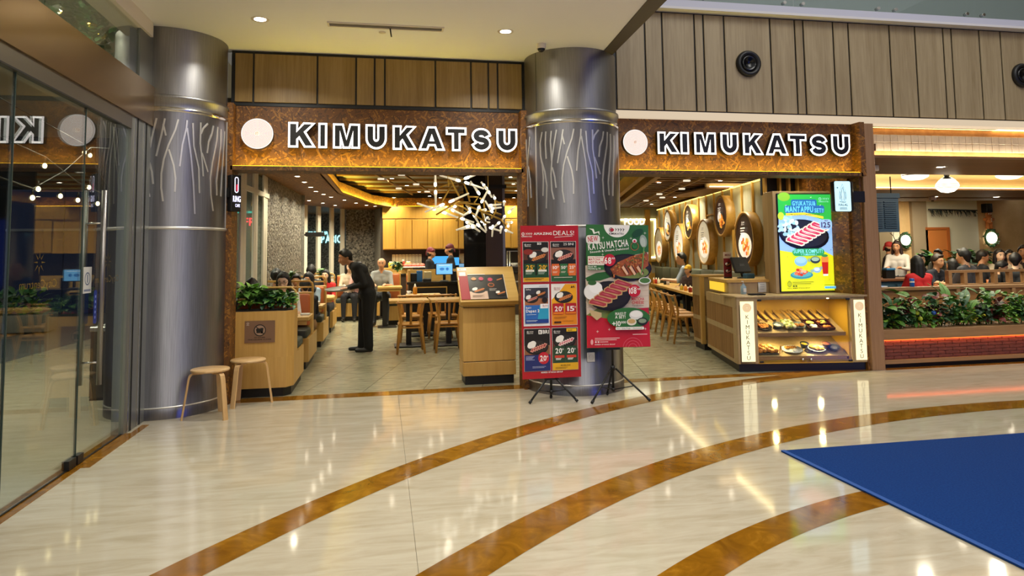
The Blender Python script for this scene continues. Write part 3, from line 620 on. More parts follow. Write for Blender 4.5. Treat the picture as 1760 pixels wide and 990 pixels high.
# ================================================================== the dining room
CZ = 2.8
STONE = noisy('rough_cast_stone', [(.38, '3f3b34'), (.5, '7a7468'), (.64, 'a8a192')], 20, .42, (1, 1, 1), 1.0, 3, .3, bdist=.08)
STONE2 = noisy('pillar_stone', [(.35, '6b675e'), (.65, '8a867b')], 40, .6, (1, 1, 1), .3, 3)
FRAMEM = mat('window_frame_paint', 'e2dac4', .45); NEON_R = glow('neon_red', 'ff2438', 4); NEON_C = glow('neon_cyan', 'a8f4ff', 4)
SOFF = osb('soffit_board', '4e2f0b', '744a16', '926126', 1.2); YWOOD = wood('ceiling_batten', 'a87a30', '8a6022', 'X', .5, 30); YWOODY = wood('ceiling_batten_long', 'b08238', '8a6022', 'Y', .5, 30)
CAB = wood('cabinet_maple', 'c2953f', 'ab7d2f', 'Z', .4, 25); CONC = noisy('wall_plaster_green', [(.3, '8f8a70'), (.7, 'a8a286')], 6, .7, (1, 1, .25), .1, 5)
def lw(y): return -1.95+.05*(y-8)       # left wall line
def seg_wall(name, pts, z0, z1, th, m, parent=None):
    mb = MB()
    for (a, b), (c, d) in zip(pts[:-1], pts[1:]):
        n = Vector((-(d-b), c-a)).normalized()*th; mb.prism([(a, b), (c, d), (c+n.x, d+n.y), (a+n.x, b+n.y)], z0, z1)
    return mb.build(name, m, parent)
# left wall: window strip, rough stone, pillar; back windows, pier
wl = struct(seg_wall('wall_left', [(lw(11.35), 11.35), (lw(14.5), 14.5)], 0, CZ, .2, STONE)); seg_wall('pillar', [(lw(14.5)+.06, 14.5), (-1.66, 15.0), (-1.95, 16.9)], 0, CZ, .25, STONE2, wl)
seg_wall('dado', [(lw(7.95), 7.95), (lw(11.35), 11.35)], 0, .75, .15, MAPLE, wl)
wn = struct(MB().prism([(lw(7.95)-.06, 7.95), (lw(11.35)-.06, 11.35), (lw(11.35)-.07, 11.35), (lw(7.95)-.07, 7.95)], .75, CZ).build('window_8', GLASSD))
for ya, yb in ((8.1, 8.3), (8.8, 9.05), (9.63, 10.0), (10.35, 10.68), (10.98, 11.41)):
    for y0_, y1_ in ((ya, (ya+yb)/2-.01), ((ya+yb)/2+.01, yb)): MB().bbox(lw(ya)-.015, y0_, .75, lw(ya)+.012, y1_, CZ, .004).build('mullion', FRAMEM, wn)
seg_wall('transom', [(lw(7.95)+.02, 7.95), (lw(11.35)+.02, 11.35)], 2.46, 2.53, .04, FRAMEM, wn); seg_wall('sill', [(lw(7.95)+.06, 7.95), (lw(11.35)+.06, 11.35)], .73, .77, .16, FRAMEM, wn)
bw = [(-1.93, 17.0), (-.95, 18.68), (-.17, 18.93)]
wk = struct(seg_wall('wall_back_left', [(-.95, 18.68), (-.17, 18.93), (-.02, 18.2)], 0, CZ, .25, STONE)); seg_wall('pier_side', [(-.172, 18.92), (.0, 18.05)], 0, CZ, -.04, STONE2, wk)
w9 = struct(seg_wall('window_9', [(-1.93, 17.05), (-.95, 18.72)], .75, CZ, .012, GLASSD)); seg_wall('dado', [(-1.93, 17.0), (-.95, 18.68)], 0, .75, .1, MAPLE, w9)
for k in range(4):
    f_ = (.09, .37, .66, .91)[k]; x, y = -1.93+.98*f_, 17.0+1.68*f_
    MB().box(-.065, -.03, .75, .065, .03, CZ).build('mullion', FRAMEM, w9, (x, y, 0), math.radians(60-90+90))
struct(MB().box(-2.9, 20.6, -.2, 3, 20.8, 3.2).build('wall_outside_back', STONE)); struct(MB().box(-2.3, 8, -.2, -2.24, 9.5, 2.9).build('wall_side_left', mat('night_wall', '0a0a0c')))
def neon(label, txts, loc, rot, m, thick=.01):
    t = thing('neon_sign', label, 'sign', loc, rot); me = MB()
    for tx, x, z, h, wd in txts:
        c = Canvas(); c.text(tx, x, z, h, 'ffffff', 1, 'L', wid=wd); me.add(c.v, c.f, False)
    me.build('letters', m, t); MB().box(-.02, .012, -.02, txts[0][4]+.1, .02, 0).build('rail', BLACK, t); return t
nr = neon('red neon lettering outside the left side windows', [('FREE', 0, 0, .13, .36)], (-2.36, 12.5, 2.09), 0, NEON_R); MB().tube([(.05, .015, -.01), (.05, .015, 2.41)], .006, 6).tube([(.36, .015, -.01), (.36, .015, 2.41)], .006, 6).build('hanging_wire', BLACK, nr)
neon('cyan lit lettering outside the far back windows, above the waiter', [('FREE AIR', 0, .24, .085, .56), ('PA8IO', .36, 0, .21, .60)], (-2.11, 20.58, 1.96), 0, NEON_C)
t = thing('neon_tube', 'teal light tube outside the left side windows, above the red neon', 'light', (-2.35, 12.6, 2.33)); MB().tube([(-.35, 0, 0), (.36, 0, 0)], .018, 8).build('tube', glow('neon_teal', '1fb09a', 2), t); MB().box(-.35, .01, .01, .36, .04, .05).build('holder', BLACK, t); MB().tube([(-.2, .02, .05), (-.2, .02, 2.17)], .006, 6).tube([(.2, .02, .05), (.2, .02, 2.17)], .006, 6).build('hanging_wire', BLACK, t)
t = thing('wall_monitor', 'small black monitor on an arm beside the rough stone wall', 'monitor', (-1.55, 15.2, 2.0)); MB().bbox(-.05, -.25, -.03, .33, .0, .06, .01).build('housing', BLACK, t); MB().tube([(-.2, .1, .0), (0, -.1, .02)], .02, 8).build('arm', BLACK, t)
# ceilings
edge = [(-.98, 7.95), (-.936, 10.25), (-.86, 14.0), (-.24, 17.05), (.69, 18.6)]
cl = struct(MB().prism(edge+[(.69, 20.6), (-2.4, 20.6), (-2.4, 7.95)], CZ, CZ+.03).build('ceiling_dining', SOFF))
struct(MB().box(-2.4, 7.95, 3.2, 8.6, 20.6, 3.3).build('ceiling_upper', mat('ceiling_grey', '8f8d78', .8)))
for (a, b), (c, d) in zip(edge[:-1], edge[1:]):
    n = Vector((-(d-b), c-a)).normalized()*.03
    MB().prism([(a, b), (c, d), (c+n.x, d+n.y), (a+n.x, b+n.y)], CZ+.0, CZ+.24).build('cove_face', OSB, cl)
    L = math.hypot(c-a, d-b); nn = -n.normalized()
    cl_lamp = area('cove_lamp', (0, 0, 0), .03, 26*L/3, AMBER, (0, 0, 1), 'RECTANGLE', L*.96); zz = Vector((-nn.x*-.45, -nn.y*-.45, -1)).normalized(); yy_ = Vector((c-a, d-b, 0)).normalized(); xx = yy_.cross(zz).normalized()
    cl_lamp.matrix_world = Matrix.Translation(((a+c)/2+nn.x*.07, (b+d)/2+nn.y*.07, CZ+.03)) @ Matrix((xx, yy_, zz)).transposed().to_4x4()
    MB().prism([(a-n.x*2.6, b-n.y*2.6), (c-n.x*2.6, d-n.y*2.6), (c, d), (a, b)], CZ-.0, CZ+.02).build('cove_lip', YWOODY, cl)
    MB().prism([(a-n.x*2.3, b-n.y*2.3), (c-n.x*2.3, d-n.y*2.3), (c-n.x*1.7, d-n.y*1.7), (a-n.x*1.7, b-n.y*1.7)], CZ+.021, CZ+.026).build('light_strip', LED_AMBER, cl)
MB().box(.3, 17.9, CZ, 4.2, 20.6, CZ+.03).box(.3, 17.86, CZ, 4.2, 17.9, CZ+.24).build('cove_face', OSB, cl); area('cove_lamp', (2.0, 17.75, CZ+.03), 3.4, 3, AMBER, (0, .5, 1), 'RECTANGLE', .03); MB().box(.4, 17.78, CZ+.02, 4.1, 17.81, CZ+.026).build('light_strip', LED_AMBER, cl)
for k in range(11):
    y = 8.6+k*.9; MB().box(-.9, y-.055, 3.15, 4.25, y+.055, 3.2).build('beam', YWOOD, cl)
dirb = Vector((.9, 3.8)).normalized()
for k in range(2):   # the slanted beam that parts the slatted bay from the coffer
    x0 = 3.6+k*.28; MB().beam((x0, 8.0, CZ+.12), (x0+.245*11, 19.0, CZ+.12), .10, .26).build('slanted_beam', YWOODY, cl)
for k in range(30):
    y = 8.2+k*.37; xs = 3.9+.237*(y-8); MB().box(xs, y-.075, CZ+.06, 5.55+.173*(y-5)+.5, y+.075, CZ+.16).build('slat', WALNUT if False else wood('ceiling_slat', '7c5328', '5d3c1b', 'X', .5, 30), cl)
area('cove_lamp', (3.95, 12.4, CZ+.05), .03, 16, AMBER, (0, 0, 1), 'RECTANGLE', 6).rotation_euler = (PI, 0, -math.radians(13))
def rail(label, a, b, heads):
    t = thing('track_rail', label, 'track light', a); d = Vector(b)-Vector(a); MB().beam((0, 0, 0), d, .03, .035).build('rail', YWOODY, t)
    for f_ in heads:
        p_ = d*f_; MB().bbox(p_.x-.06, p_.y-.02, -.05, p_.x+.06, p_.y+.02, -.02, .005).build('lamp_head', glow('track_glow', 'fff0d0', 1.1), t)
rail('left long thin track rail crossing the coffered ceiling, with small lit heads', (-.75, 9.2, 2.98), (.7, 16.2, 2.98), (.25, .5, .75)); rail('right long thin track rail crossing the coffered ceiling, with small lit heads', (-.3, 9.0, 2.98), (1.2, 16.2, 2.98), (.2, .42, .64, .85))
rail('left track rail under the brown slatted ceiling', (4.75, 9.2, 2.78), (6.6, 17.5, 2.78), (.2, .5, .7)); rail('right track rail under the brown slatted ceiling', (5.0, 9.2, 2.78), (6.75, 17.2, 2.78), (.12, .38, .62))
ORD = ('first', 'second', 'third', 'fourth', 'fifth', 'sixth', 'seventh', 'eighth', 'ninth', 'tenth', 'eleventh')
for nm, z, pw, rows in (('booth soffit', CZ, 15, (('aisle row', [(511,303),(523,313),(534,321.5),(543,329),(556,334),(569,338.5)]), ('window row', [(531,344.5),(555,349),(576,353)]), ('rear row', [(592,344),(612,349),(630,352.5),(645,356.5)]))),
        ('beamed coffer', 3.02, 18, (('left row', [(673.4,306.7),(699.4,318.8),(720.4,329.5),(738.4,337),(752.7,344)]), ('right row', [(877.4,304.3),(882.3,316.2),(887.6,327.8)]), ('middle row', [(791,318),(673,361),(883,340)]))),
        ('slatted ceiling', CZ+.055, 18, (('left row', [(1132.7,313.7),(1141,336),(1115,352)]), ('right row', [(1238,310.5),(1200,330),(1177.5,334),(1160,339)])))):
    for rn, qs in rows:
        for i, q in enumerate(qs): p = AZ(q[0], q[1], z); downlight(f'{nm} downlight, {ORD[i]} from the front in its {rn}', p.x, min(p.y, 17.5), z, .042, 'dining room downlights', pw, WARM)
for x, y in ((-.2, 8.8), (5.35, 7.98), (1.2, 8.8), (3.6, 8.8), (4.9, 9.2), (1.0, 11.0), (2.6, 10.5), (2.6, 13.5), (3.0, 16.5), (.8, 15.8)): area('downlight_and_fill', (x, y, CZ+.0 if x < 0 else 3.0),   .1, 15, WARM, spread=math.radians(140))  # unseen lights without fittings, added to brighten the room and the board nook
# kitchen end of the room
KY = 18.0
kw = struct(MB().box(-.05, KY+.02, 0, 5.4, KY+.2, 3.2).build('wall_back_kitchen', mat('kitchen_dark', '2b211a', .5)))
MB().box(0, KY-.30, 2.50, 4.6, KY+.02, 2.8).build('bulkhead', CAB, kw)
xs = [AY(px, 400, KY-.3).x for px in (658, 680, 708, 735, 762, 788, 800)]
t = thing('wall_cabinets', 'row of honey wood wall cabinets above the kitchen counter', 'cabinet', (xs[0], KY-.3, 1.70)); MB().box(0, .02, 0, xs[-1]-xs[0]+1.2, .3, .8).build('carcass', CAB, t)
for a, b in zip(xs[:-1], xs[1:]): MB().bbox(a-xs[0]+.012, -.003, .015, b-xs[0]-.012, .02, .775, .006).build('door', CAB, t)
xr = [AY(px, 400, KY-.3).x for px in (866, 878, 893, 908)]
for a, b in zip(xr[:-1], xr[1:]): MB().bbox(a-xs[0]+.012, -.003, .015, b-xs[0]-.012, .02, .775, .006).build('door', CAB, t)
MB().box(xr[0]-xs[0], .02, 0, xr[-1]-xs[0], .3, .8).build('carcass', CAB, t)
t = thing('kitchen_counter', 'kitchen worktop with dark front behind the two cooks', 'counter', (0, KY-.7, 0)); MB().box(0, 0, 0, 4.2, .68, 1.05).build('body', mat('kitchen_front', '3a2c20', .5), t); MB().bbox(-.02, -.04, 1.05, 4.2, .68, 1.1, .006).build('worktop', mat('worktop_dark', '1c1916', .25), t)
MB().box(0, -.002, 1.1, .75, .66, 1.24).build('pass_shelf', MAPLEX, t)
pb = MB(); t = thing('notice_sheets', 'white order sheets pinned in a row under the wall cabinets', 'notice', (.25, KY-.02, 1.32))
for k in range(9):
    c = Canvas(); c.rect(k*.085, 0, k*.085+.075, .26, 'e8e0c0')
    for j in range(6): c.rect(k*.085+.01, .03+j*.037, k*.085+.055, .04+j*.037, '8a8468')
    c.build('sheet', PRINT, t)
for i, (px, w_, h_, c) in enumerate(((672, .14, .16, 'd9b23c'), (683, .16, .14, 'd8b548'), (693, .08, .2, 'c03024'), (702, .16, .16, 'd08a40'), (652, .1, .1, 'c8c0b0'))):
    p = AY(px, 447, KY-.55); t = thing('kitchen_tub', ['yellow tub at the left on the kitchen pass', 'second yellow tub on the kitchen pass', 'red bottle on the kitchen pass', 'orange tub on the kitchen pass', 'grey tub at the far left of the kitchen pass'][i], 'tub', (p.x, KY-.5, 1.24 if px > 655 and p.x < .7 else 1.1))
    MB().lathe([(w_/2*.85, 0), (w_/2, h_*.75), (w_/2*.6, h_*.9)], 12).build('body', mat('tub_%d' % i, c, .4), t); MB().lathe([(w_/2*.62, h_*.88), (w_/2*.62, h_), (.001, h_)], 12).build('lid', mat('tub_lid', 'e8dfc8', .5), t)
t = thing('meat_tray', 'tray of raw pink meat on the kitchen pass', 'tray', (AY(712, 458, 17.2).x, 17.25, 1.24-.14+.14)); MB().bbox(-.28, -.12, 0, .28, .12, .03, .01).build('tray', WHITE, t)
for k in range(5): MB().ball((-.2+k*.1, 0, .06), .07, 8, 6, 1, 1, .7).build('piece', mat('raw_meat', 'd0705c', .5), t)
for i, (px, py, w_) in enumerate(((757, 447, .34), (788, 449, .22))):
    p = AY(px, py, KY-.1); t = thing('kitchen_screen', ['wide blue order screen between the two cooks', 'small blue order screen right of the right cook'][i], 'monitor', (p.x, KY-.12, p.z)); MB().bbox(-w_, -.02, -.12, w_, .02, .12, .005).build('housing', BLACK, t); MB().box(-w_+.02, -.024, -.1, w_-.02, -.02, .1).build('display', glow('order_screen', '3f9ad8', 1.6), t); MB().box(-.03, .02, -.12, .03, .09, .0).build('bracket', BLACK, t)
t = thing('steel_shelf', 'grey steel shelf unit with bowls, right of the black pillar', 'shelf', (AY(893, 470, 15.5).x, 15.5, 0))
for x in (-.25, .25):
    for y in (-.15, .15): MB().tube([(x, y, 0), (x, y, 1.62)], .018, 8).build('post', STEELB, t)
for z in (.5, .9, 1.25, 1.6): MB().box(-.26, -.17, z, .26, .17, z+.02).build('shelf_board', STEEL, t)
for k in range(3): MB().lathe([(.05, 0), (.09, .07), (.085, .07), (.04, .01)], 14, (-.12+k*.12, 0, 1.27)).build('bowl', mat('bowl_white', 'ddd8cc', .3), t)
# black pillar
xa, xb, xc = AY(797, 400, 12.3).x, AY(835, 400, 12.3).x, AY(864, 400, 12.3).x
t = struct(MB().box(xa, 12.3, 0, xb, 13.1, 3.2).build('wall_pillar', mat('black_glass_cladding', '0b0a0a', .06))); MB().box(xb, 12.3, 0, xc, 13.1, 3.2).build('brown_panel', mat('brown_panel', '3a2a1e', .3), t); MB().box(xc, 12.29, 0, xc+.045, 13.11, 3.2).build('corner_strip', STEEL, t); MB().bbox(xb+.25, 12.285, 1.2, xb+.29, 12.3, 1.25, .004).build('switch', BLACK, t)
MB().box(xa-.02, 12.2, 2.74, xc+.06, 13.2, 2.8).build('head_trim', BLACK, t)
# cash desk with the blue monitor
x0, x1 = AY(702, 480, 14.0).x, 2.0
t = thing('cash_desk', 'black topped cash desk behind the dining tables', 'counter', (x0, 14.0, 0)); MB().bbox(0, .03, .0, x1-x0, .7, .95, .005).build('body', mat('desk_black', '14110f', .35), t); MB().bbox(-.03, 0, .95, x1-x0, .7, 1.0, .006).build('worktop', mat('desk_top', '1a1a19', .2), t)
MB().box(.1, -.005, .62, .78, .03, .9).build('shelf_opening', MAPLEX, t); MB().box(.12, -.008, .64, .76, .0, .88).build('dark_recess', BLACK, t); MB().box(0, .62, 1.0, x1-x0, .7, 1.24).build('upstand', MAPLEX, t); MB().box(0, .1, 1.0, .04, .7, 1.24).build('upstand_end', MAPLE, t)
p = AY(764, 470, 14.2); t = thing('till_monitor', 'till monitor with bright blue display on the black cash desk', 'monitor', (p.x, 14.25, 1.0)); MB().lathe([(.09, 0), (.09, .015), (.03, .02)], 16).build('foot', BLACK, t); MB().tube([(0, 0, .02), (0, .01, .16)], .03, 8).build('neck', BLACK, t)
MB().bbox(-.18, -.03, .13, .18, .01, .37, .01).build('housing', BLACK, t); c = Canvas(); c.y = -.031; c.rect(-.165, .145, .165, .355, '6fb4ec'); c.fine(-.12, .32, .24, 'cfe6fb', 1, .02); c.ell(-.05, .25, .05, .03, '3a78b8'); c.ell(.06, .25, .03, .03, '2f6cae'); c.build('display', SCREEN, t)
for i, (px, wx, hz, c, lb) in enumerate(((711.5, .13, .17, '161616', 'black caddy on the cash desk'), (721.5, .12, .22, '2a66a0', 'blue box on the cash desk'), (733, .17, .06, '1b1a18', 'low black dish on the cash desk'), (735.5, .16, .2, 'c9b888', 'cream paper box on the cash desk, left of the monitor'), (781, .13, .2, '15161c', 'dark card reader right of the till monitor'))):
    p = AY(px, 480, 14.3); t = thing('desk_box', lb, 'box', (p.x, 14.15 if i == 2 else 14.4, 1.0)); MB().bbox(-wx/2, -.06, 0, wx/2, .06, hz, .008).build('body', mat('deskbox_%d' % i, c, .5), t); MB().box(-wx/2+.012, -.048, hz, wx/2-.012, .048, hz+.004).build('top_panel', mat('deskbox_lid_%d' % i, 'b8a888' if i == 3 else '2c2c2e', .5), t)
# ------------------------------------------------------------------ booths along the left windows
def booth(label, yc, near, far, x0=-1.62, x1=-.985, rail=True, h=1.02):
    t = thing('booth_bench', label, 'bench', (x1, yc, 0)); L = x0-x1
    ya, yb = (-.6 if near else -.1), (.6 if far else .1)
    MB().box(L, ya+.04, 0, -.04, yb-.04, .10).build('plinth', BLACK, t); MB().bbox(L, ya, .10, 0, yb, .42, .004).build('base', MAPLE, t)
    MB().bbox(L, -.1, .42, 0, .1, h, .006).build('end_panel', MAPLE, t)
    for on, s in ((near, -1), (far, 1)):
        if not on: continue
        y0, y1 = sorted((s*.11, s*.61)); MB().bbox(L, y0, .42, -.02, y1, .53, .03).build('seat', CUSH, t); y0, y1 = sorted((s*.1, s*.19)); MB().bbox(L, y0, .55, -.03, y1, h-.02, .03).build('backrest', ORANGE, t)
    if rail:
        for z in (h+.16,): MB().tube([(L, 0, z), (-.06, 0, z), (-.02, 0, z-.03), (-.01, 0, z-.07), (-.01, 0, h)], .016, 8).build('rail', MAPLEX, t)
        MB().tube([(L, 0, h+.07), (-.02, 0, h+.07)], .012, 8).build('rail', MAPLEX, t)
        for x in (L*.35, L*.75): MB().tube([(x, 0, h), (x, 0, h+.16)], .012, 8).build('rail_post', MAPLE, t)
    return t
booth('double booth bench with orange backs, first behind the planter by the doorway', 10.35, True, True); booth('double booth bench with orange backs, second behind the planter', 12.7, True, True); booth('double booth bench with orange backs, third behind the planter', 15.0, True, True)
t = booth('end booth bench with orange back by the far windows, behind the waiter', 17.6, True, False, -1.1, -.06, False, 1.08); 
t = booth('short booth bench with orange back where the man in grey sits', 16.2, True, True, .12, .42, False, 1.15); t = booth('booth bench with orange back beside the cash desk', 16.3, True, False, .55, .95, False, 1.12)
def booth_table(label, x0, x1, y, z=.76, w_=.62):
    t = thing('booth_table', label, 'table', (x1, y, 0)); MB().bbox(x0-x1, -w_/2, z-.045, 0, w_/2, z, .006).build('tabletop', MAPLEX, t); MB().box(x0-x1+.1, -.05, .02, x0-x1+.2, .05, z-.045).build('pedestal', BLACK, t); MB().box(x0-x1, -.2, 0, x0-x1+.4, .2, .02).build('foot', BLACK, t)
    MB().box(x0-x1, -w_/2+.03, z-.1, -.03, -w_/2+.06, z-.045).box(x0-x1, w_/2-.06, z-.1, -.03, w_/2-.03, z-.045).build('apron', MAPLEX, t); return t
booth_table('wooden booth table nearest the doorway planter', -1.7, -.92, 9.4); booth_table('second wooden booth table from the doorway planter', -1.64, -.92, 11.52); booth_table('third wooden booth table from the doorway planter', -1.58, -.92, 13.85); booth_table('small wooden table in front of the man in grey', -.1, .42, 15.2, .88)
for nm, lb, x, y, wx, wy, h, c, ct in (('phone', 'black phone lying on the booth table nearest the planter', -1.12, 9.28, .04, .08, .012, '101014', 'phone'), ('paper_napkin', 'white paper napkin on the edge of the nearest booth table', -1.0, 9.45, .06, .07, .02, 'dcd6cc', 'napkin'), ('paper_box', 'white food box on the second booth table', -1.08, 11.5, .09, .07, .05, 'd8d4cc', 'box'), ('red_jar', 'dark red jar on the second booth table', -1.3, 11.4, .03, .03, .1, '5a1a1a', 'jar')):
    t = thing(nm, lb, ct, (x, y, .76)); MB().bbox(-wx, -wy, 0, wx, wy, h, .006).build('body', mat('prop_'+nm, c, .4), t); MB().bbox(-wx*.85, -wy*.85, h, wx*.85, wy*.85, h+.003, .001).build('top_face', mat('prop_top_'+nm, {'101014': '1c2430', 'd8d4cc': 'eae6de', 'dcd6cc': 'e8e4dc', '5a1a1a': '2a1010'}[c], .3), t)

# planter by the doorway
t = thing('planter_divider', 'maple planter box with black plinth at the left side of the doorway', 'planter', (-1.02, 7.93, 0)); P = [(-.52, 0), (-.03, 0), (.05, .12), (.05, 1.1), (-.62, 1.1), (-.62, 0)]
MB().prism([(-.5, .03), (-.05, .03), (.02, .14), (.02, 1.07), (-.6, 1.07), (-.6, .03)], 0, .1).build('plinth', BLACK, t); MB().prism([(-.62, 0), (-.02, 0), (.05, .12), (.05, 1.1), (-.62, 1.1)], .10, .43).build('base', MAPLE, t); MB().prism([(-.62, 0), (-.02, 0), (.05, .12), (.05, .42), (-.62, .42)], .43, .93).build('box_front', MAPLE, t)
MB().prism([(-.6, .02), (-.03, .02), (.03, .13), (.03, .40), (-.6, .40)], .93, .935).build('soil', mat('soil', '241a12', .9), t); MB().bbox(-.62, .62, .43, .04, 1.1, .54, .03).build('seat', CUSH, t); MB().bbox(-.62, .42, .55, .03, .50, 1.0, .03).build('backrest', ORANGE, t)
for z in (1.04, 1.17): MB().tube([(-.62, .45, z), (-.03, .45, z), (.02, .45, z-.04), (.03, .45, .93)], .014, 8).build('rail', MAPLEX, t)
t = thing('no_food_notice', 'brown plaque with a crossed-out food symbol on the maple planter', 'sign', (-1.315, 7.925, .712)); MB().box(-.158, -.004, -.118, .158, .004, .118).build('board', mat('plaque_brown', '7a5a42', .35), t)
c = Canvas(); c.y = -.0042; c.ell(.0, .015, .062, .062, 'a08068', n=24); c.ring(0, .015, .064, .01, '14100c', 24); c.rect(-.035, -.015, .005, .02, '14100c'); c.ell(-.015, .02, .025, .018, '14100c'); c.poly([(.008, -.02), (.032, -.02), (.038, .04), (.004, .04)], '14100c'); c.line([(-.045, .06), (.045, -.03)], .009, '14100c'); c.text('NO OUTSIDE', 0, -.068, .012, '14100c', 1, 'C'); c.text('FOOD AND DRINK ALLOWED', 0, -.09, .012, '14100c', 1, 'C', wid=.24)
c.ring(-.125, .09, .012, .004, 'd8c4b0', 10); c.rect(-.14, .07, -.11, .073, 'd8c4b0'); c.build('print', PRINT, t)
# leafy plants in the planter
def plant(label, loc, wdt, hgt, n, L, seed, mats, dep=.12, group=None, up=.45):
    g = random.Random(seed); t = thing('leafy_plant', label, 'plant', loc, 0, group); m = MB()
    for k in range(n):
        a = g.uniform(0, 2*PI); h = hgt*g.uniform(.25, 1); r = g.uniform(.1, 1); c = Vector((math.cos(a)*wdt*r*.6, math.sin(a)*dep*r, h*.75)); V, F = leaf_pts(L*g.uniform(.7, 1.3), L*g.uniform(.2, .34), 4, g.uniform(.2, .8))
        R = Euler((g.uniform(-.3, .9)+up-.3, g.uniform(-.4, .4), a-PI/2+g.uniform(-.6, .6))).to_matrix(); m.k = g.randrange(len(mats)); m.add([c+R @ Vector(v) for v in V], F, True)
    stuff(m.build('foliage', mats, t)); s_ = MB()
    for k in range(7): a = g.uniform(0, 2*PI); s_.tube([(0, 0, 0), (math.cos(a)*wdt*.3, math.sin(a)*dep*.4, hgt*.5), (math.cos(a)*wdt*.5, math.sin(a)*dep*.6, hgt*.8)], .005, 5)
    s_.build('stems', LEAFM, t); return t
plant('bright green leafy plant at the left of the doorway planter', (-1.46, 8.13, .935), .20, .33, 130, .12, 1, [LEAFM, LEAFM, LEAFY]); plant('dark green curly leafed plant in the middle of the doorway planter', (-1.24, 8.13, .935), .22, .25, 190, .09, 2, [LEAFD, LEAFD, LEAFM]); plant('dark and yellow-green plant at the right of the doorway planter', (-1.06, 8.15, .935), .14, .23, 100, .09, 3, [LEAFD, LEAFM, LEAFY], .1)
for i, (px, py, Y, lb) in enumerate(((617, 470, 16.9, 'small dark green plant behind the waiter by the far window'), (556, 470, 15.05, 'dark green plant on the third booth partition'), (500, 480, 12.75, 'dark green plant on the second booth partition'), (683, 458, 16.4, 'bushy dark green plant beside the man in grey'))):
    p = AY(px, py, Y); plant(lb, (p.x, Y, (p.z-.15, 1.02, 1.02, 1.15)[i]), .16, .30, 90, .12, 20+i, [LEAFD, LEAFM]); 
# ------------------------------------------------------------------ stools by the left column
def stool(label, x, y, rz):
    t = thing('round_stool', label, 'stool', (x, y, 0), rz, 'birch stools'); MB().lathe([(.001, .438), (.17, .438), (.176, .444), (.176, .456), (.17, .462), (.001, .462)], 40).build('seat', STOOLW, t)
    for k in range(3):
        m = MB(); prof = [(.06, .431), (.145, .431), (.172, .424), (.187, .405), (.197, .37), (.25, .0)]
        vs = []
        for i, (r, z) in enumerate(prof):
            th = .016; dx, dz = (0, -th) if i < 2 else (-th*.8, -th*.7) if i < 4 else (-th, -.0); 
            for s_ in (-.024, .024): vs += [(r, s_, z), (r+dx, s_, z+dz)]
        fs = []
        for i in range(len(prof)-1):
            a, b = 4*i, 4*i+4; fs += [(a, a+2, b+2, b), (a+1, b+1, b+3, a+3), (a, b, b+1, a+1), (a+2, a+3, b+3, b+2)]
        fs += [(0, 1, 3, 2), (4*len(prof)-4, 4*len(prof)-2, 4*len(prof)-1, 4*len(prof)-3)]
        m.add(vs, fs, False); m.build('leg', STOOLW, t, None, k*2*PI/3)
    return t
stool('round birch stool in front of the left steel column', -1.625, 7.085, math.radians(78)); stool('round birch stool partly behind the other one, against the maple planter', -1.38, 7.64, math.radians(4))
# ------------------------------------------------------------------ wooden chairs and tables
def make_chair(label):
    t = thing('dining_chair', label, 'chair'); m = MB(); m.bbox(-.2, -.2, .425, .2, .215, .46, .012).build('seat', CHAIRW, t)
    for s in (-1, 1):
        MB().tube([(s*.215, -.29, 0), (s*.165, -.215, .42), (s*.15, -.19, .5), (s*.172, -.215, .66), (s*.2, -.265, .815)], [.017, .024, .023, .021, .018], 8).build('back_leg', CHAIRW, t); MB().tube([(s*.205, .225, 0), (s*.165, .17, .43)], [.016, .024], 8).build('leg', CHAIRW, t)
    MB().tube([(-.225, -.255, .79), (-.12, -.29, .795), (0, -.3, .797), (.12, -.29, .795), (.225, -.255, .79)], [.028, .033, .034, .033, .028], 8, True, .45).build('top_rail', CHAIRW, t)
    MB().tube([(0, -.2, .45), (0, -.225, .6), (0, -.29, .79)], [.019, .017, .02], 8, True, .5).build('back_slat', CHAIRW, t); MB().beam((-.16, -.2, .40), (.16, -.2, .40), .05, .02).build('seat_rail', CHAIRW, t); MB().beam((-.165, .16, .40), (.165, .16, .40), .05, .02).build('seat_rail', CHAIRW, t); return t
ch = make_chair('x'); used = [0]
def chair(label, x, y, rz, group=None):
    o = ch if not used[0] else copy_tree(ch); used[0] = 1; return put(o, label, (x, y, 0), rz, group)
def table(label, x, y, wx, wy, z, rz=0):
    t = thing('dining_table', label, 'table', (x, y, 0), rz); MB().bbox(-wx/2, -wy/2, z-.05, wx/2, wy/2, z, .006).build('tabletop', MAPLEX, t); MB().box(-.045, -.045, .03, .045, .045, z-.05).build('pedestal', BLACK, t); MB().bbox(-.24, -.24, 0, .24, .24, .03, .008).build('base_plate', BLACK, t); MB().box(-.2, -.03, z-.08, .2, .03, z-.05).build('bracket', BLACK, t); return t
table('light wooden table behind the two nearest chairs, left of the menu stand', .44, 11.85, .66, .72, .79); table('light wooden table half hidden by the menu stand', 1.12, 11.85, .66, .72, .79); table('light wooden table in the second row, towards the cash desk', .78, 13.38, .66, .5, .79)
chair('wooden chair with its back to us, at the left table, nearest the aisle', .44, 11.13, 0); chair('wooden chair with its back to us, between the left table and the menu stand', 1.04, 11.13, 0); chair('wooden chair on the far side of the left table, facing us', .52, 12.52, PI); chair('wooden chair on the far side of the half hidden table, facing us', 1.15, 12.52, PI); chair('wooden chair behind the first tables, by the second-row table', .50, 13.0, .0); chair('wooden chair at the second-row table, by the cash desk', 1.05, 13.0, 0)
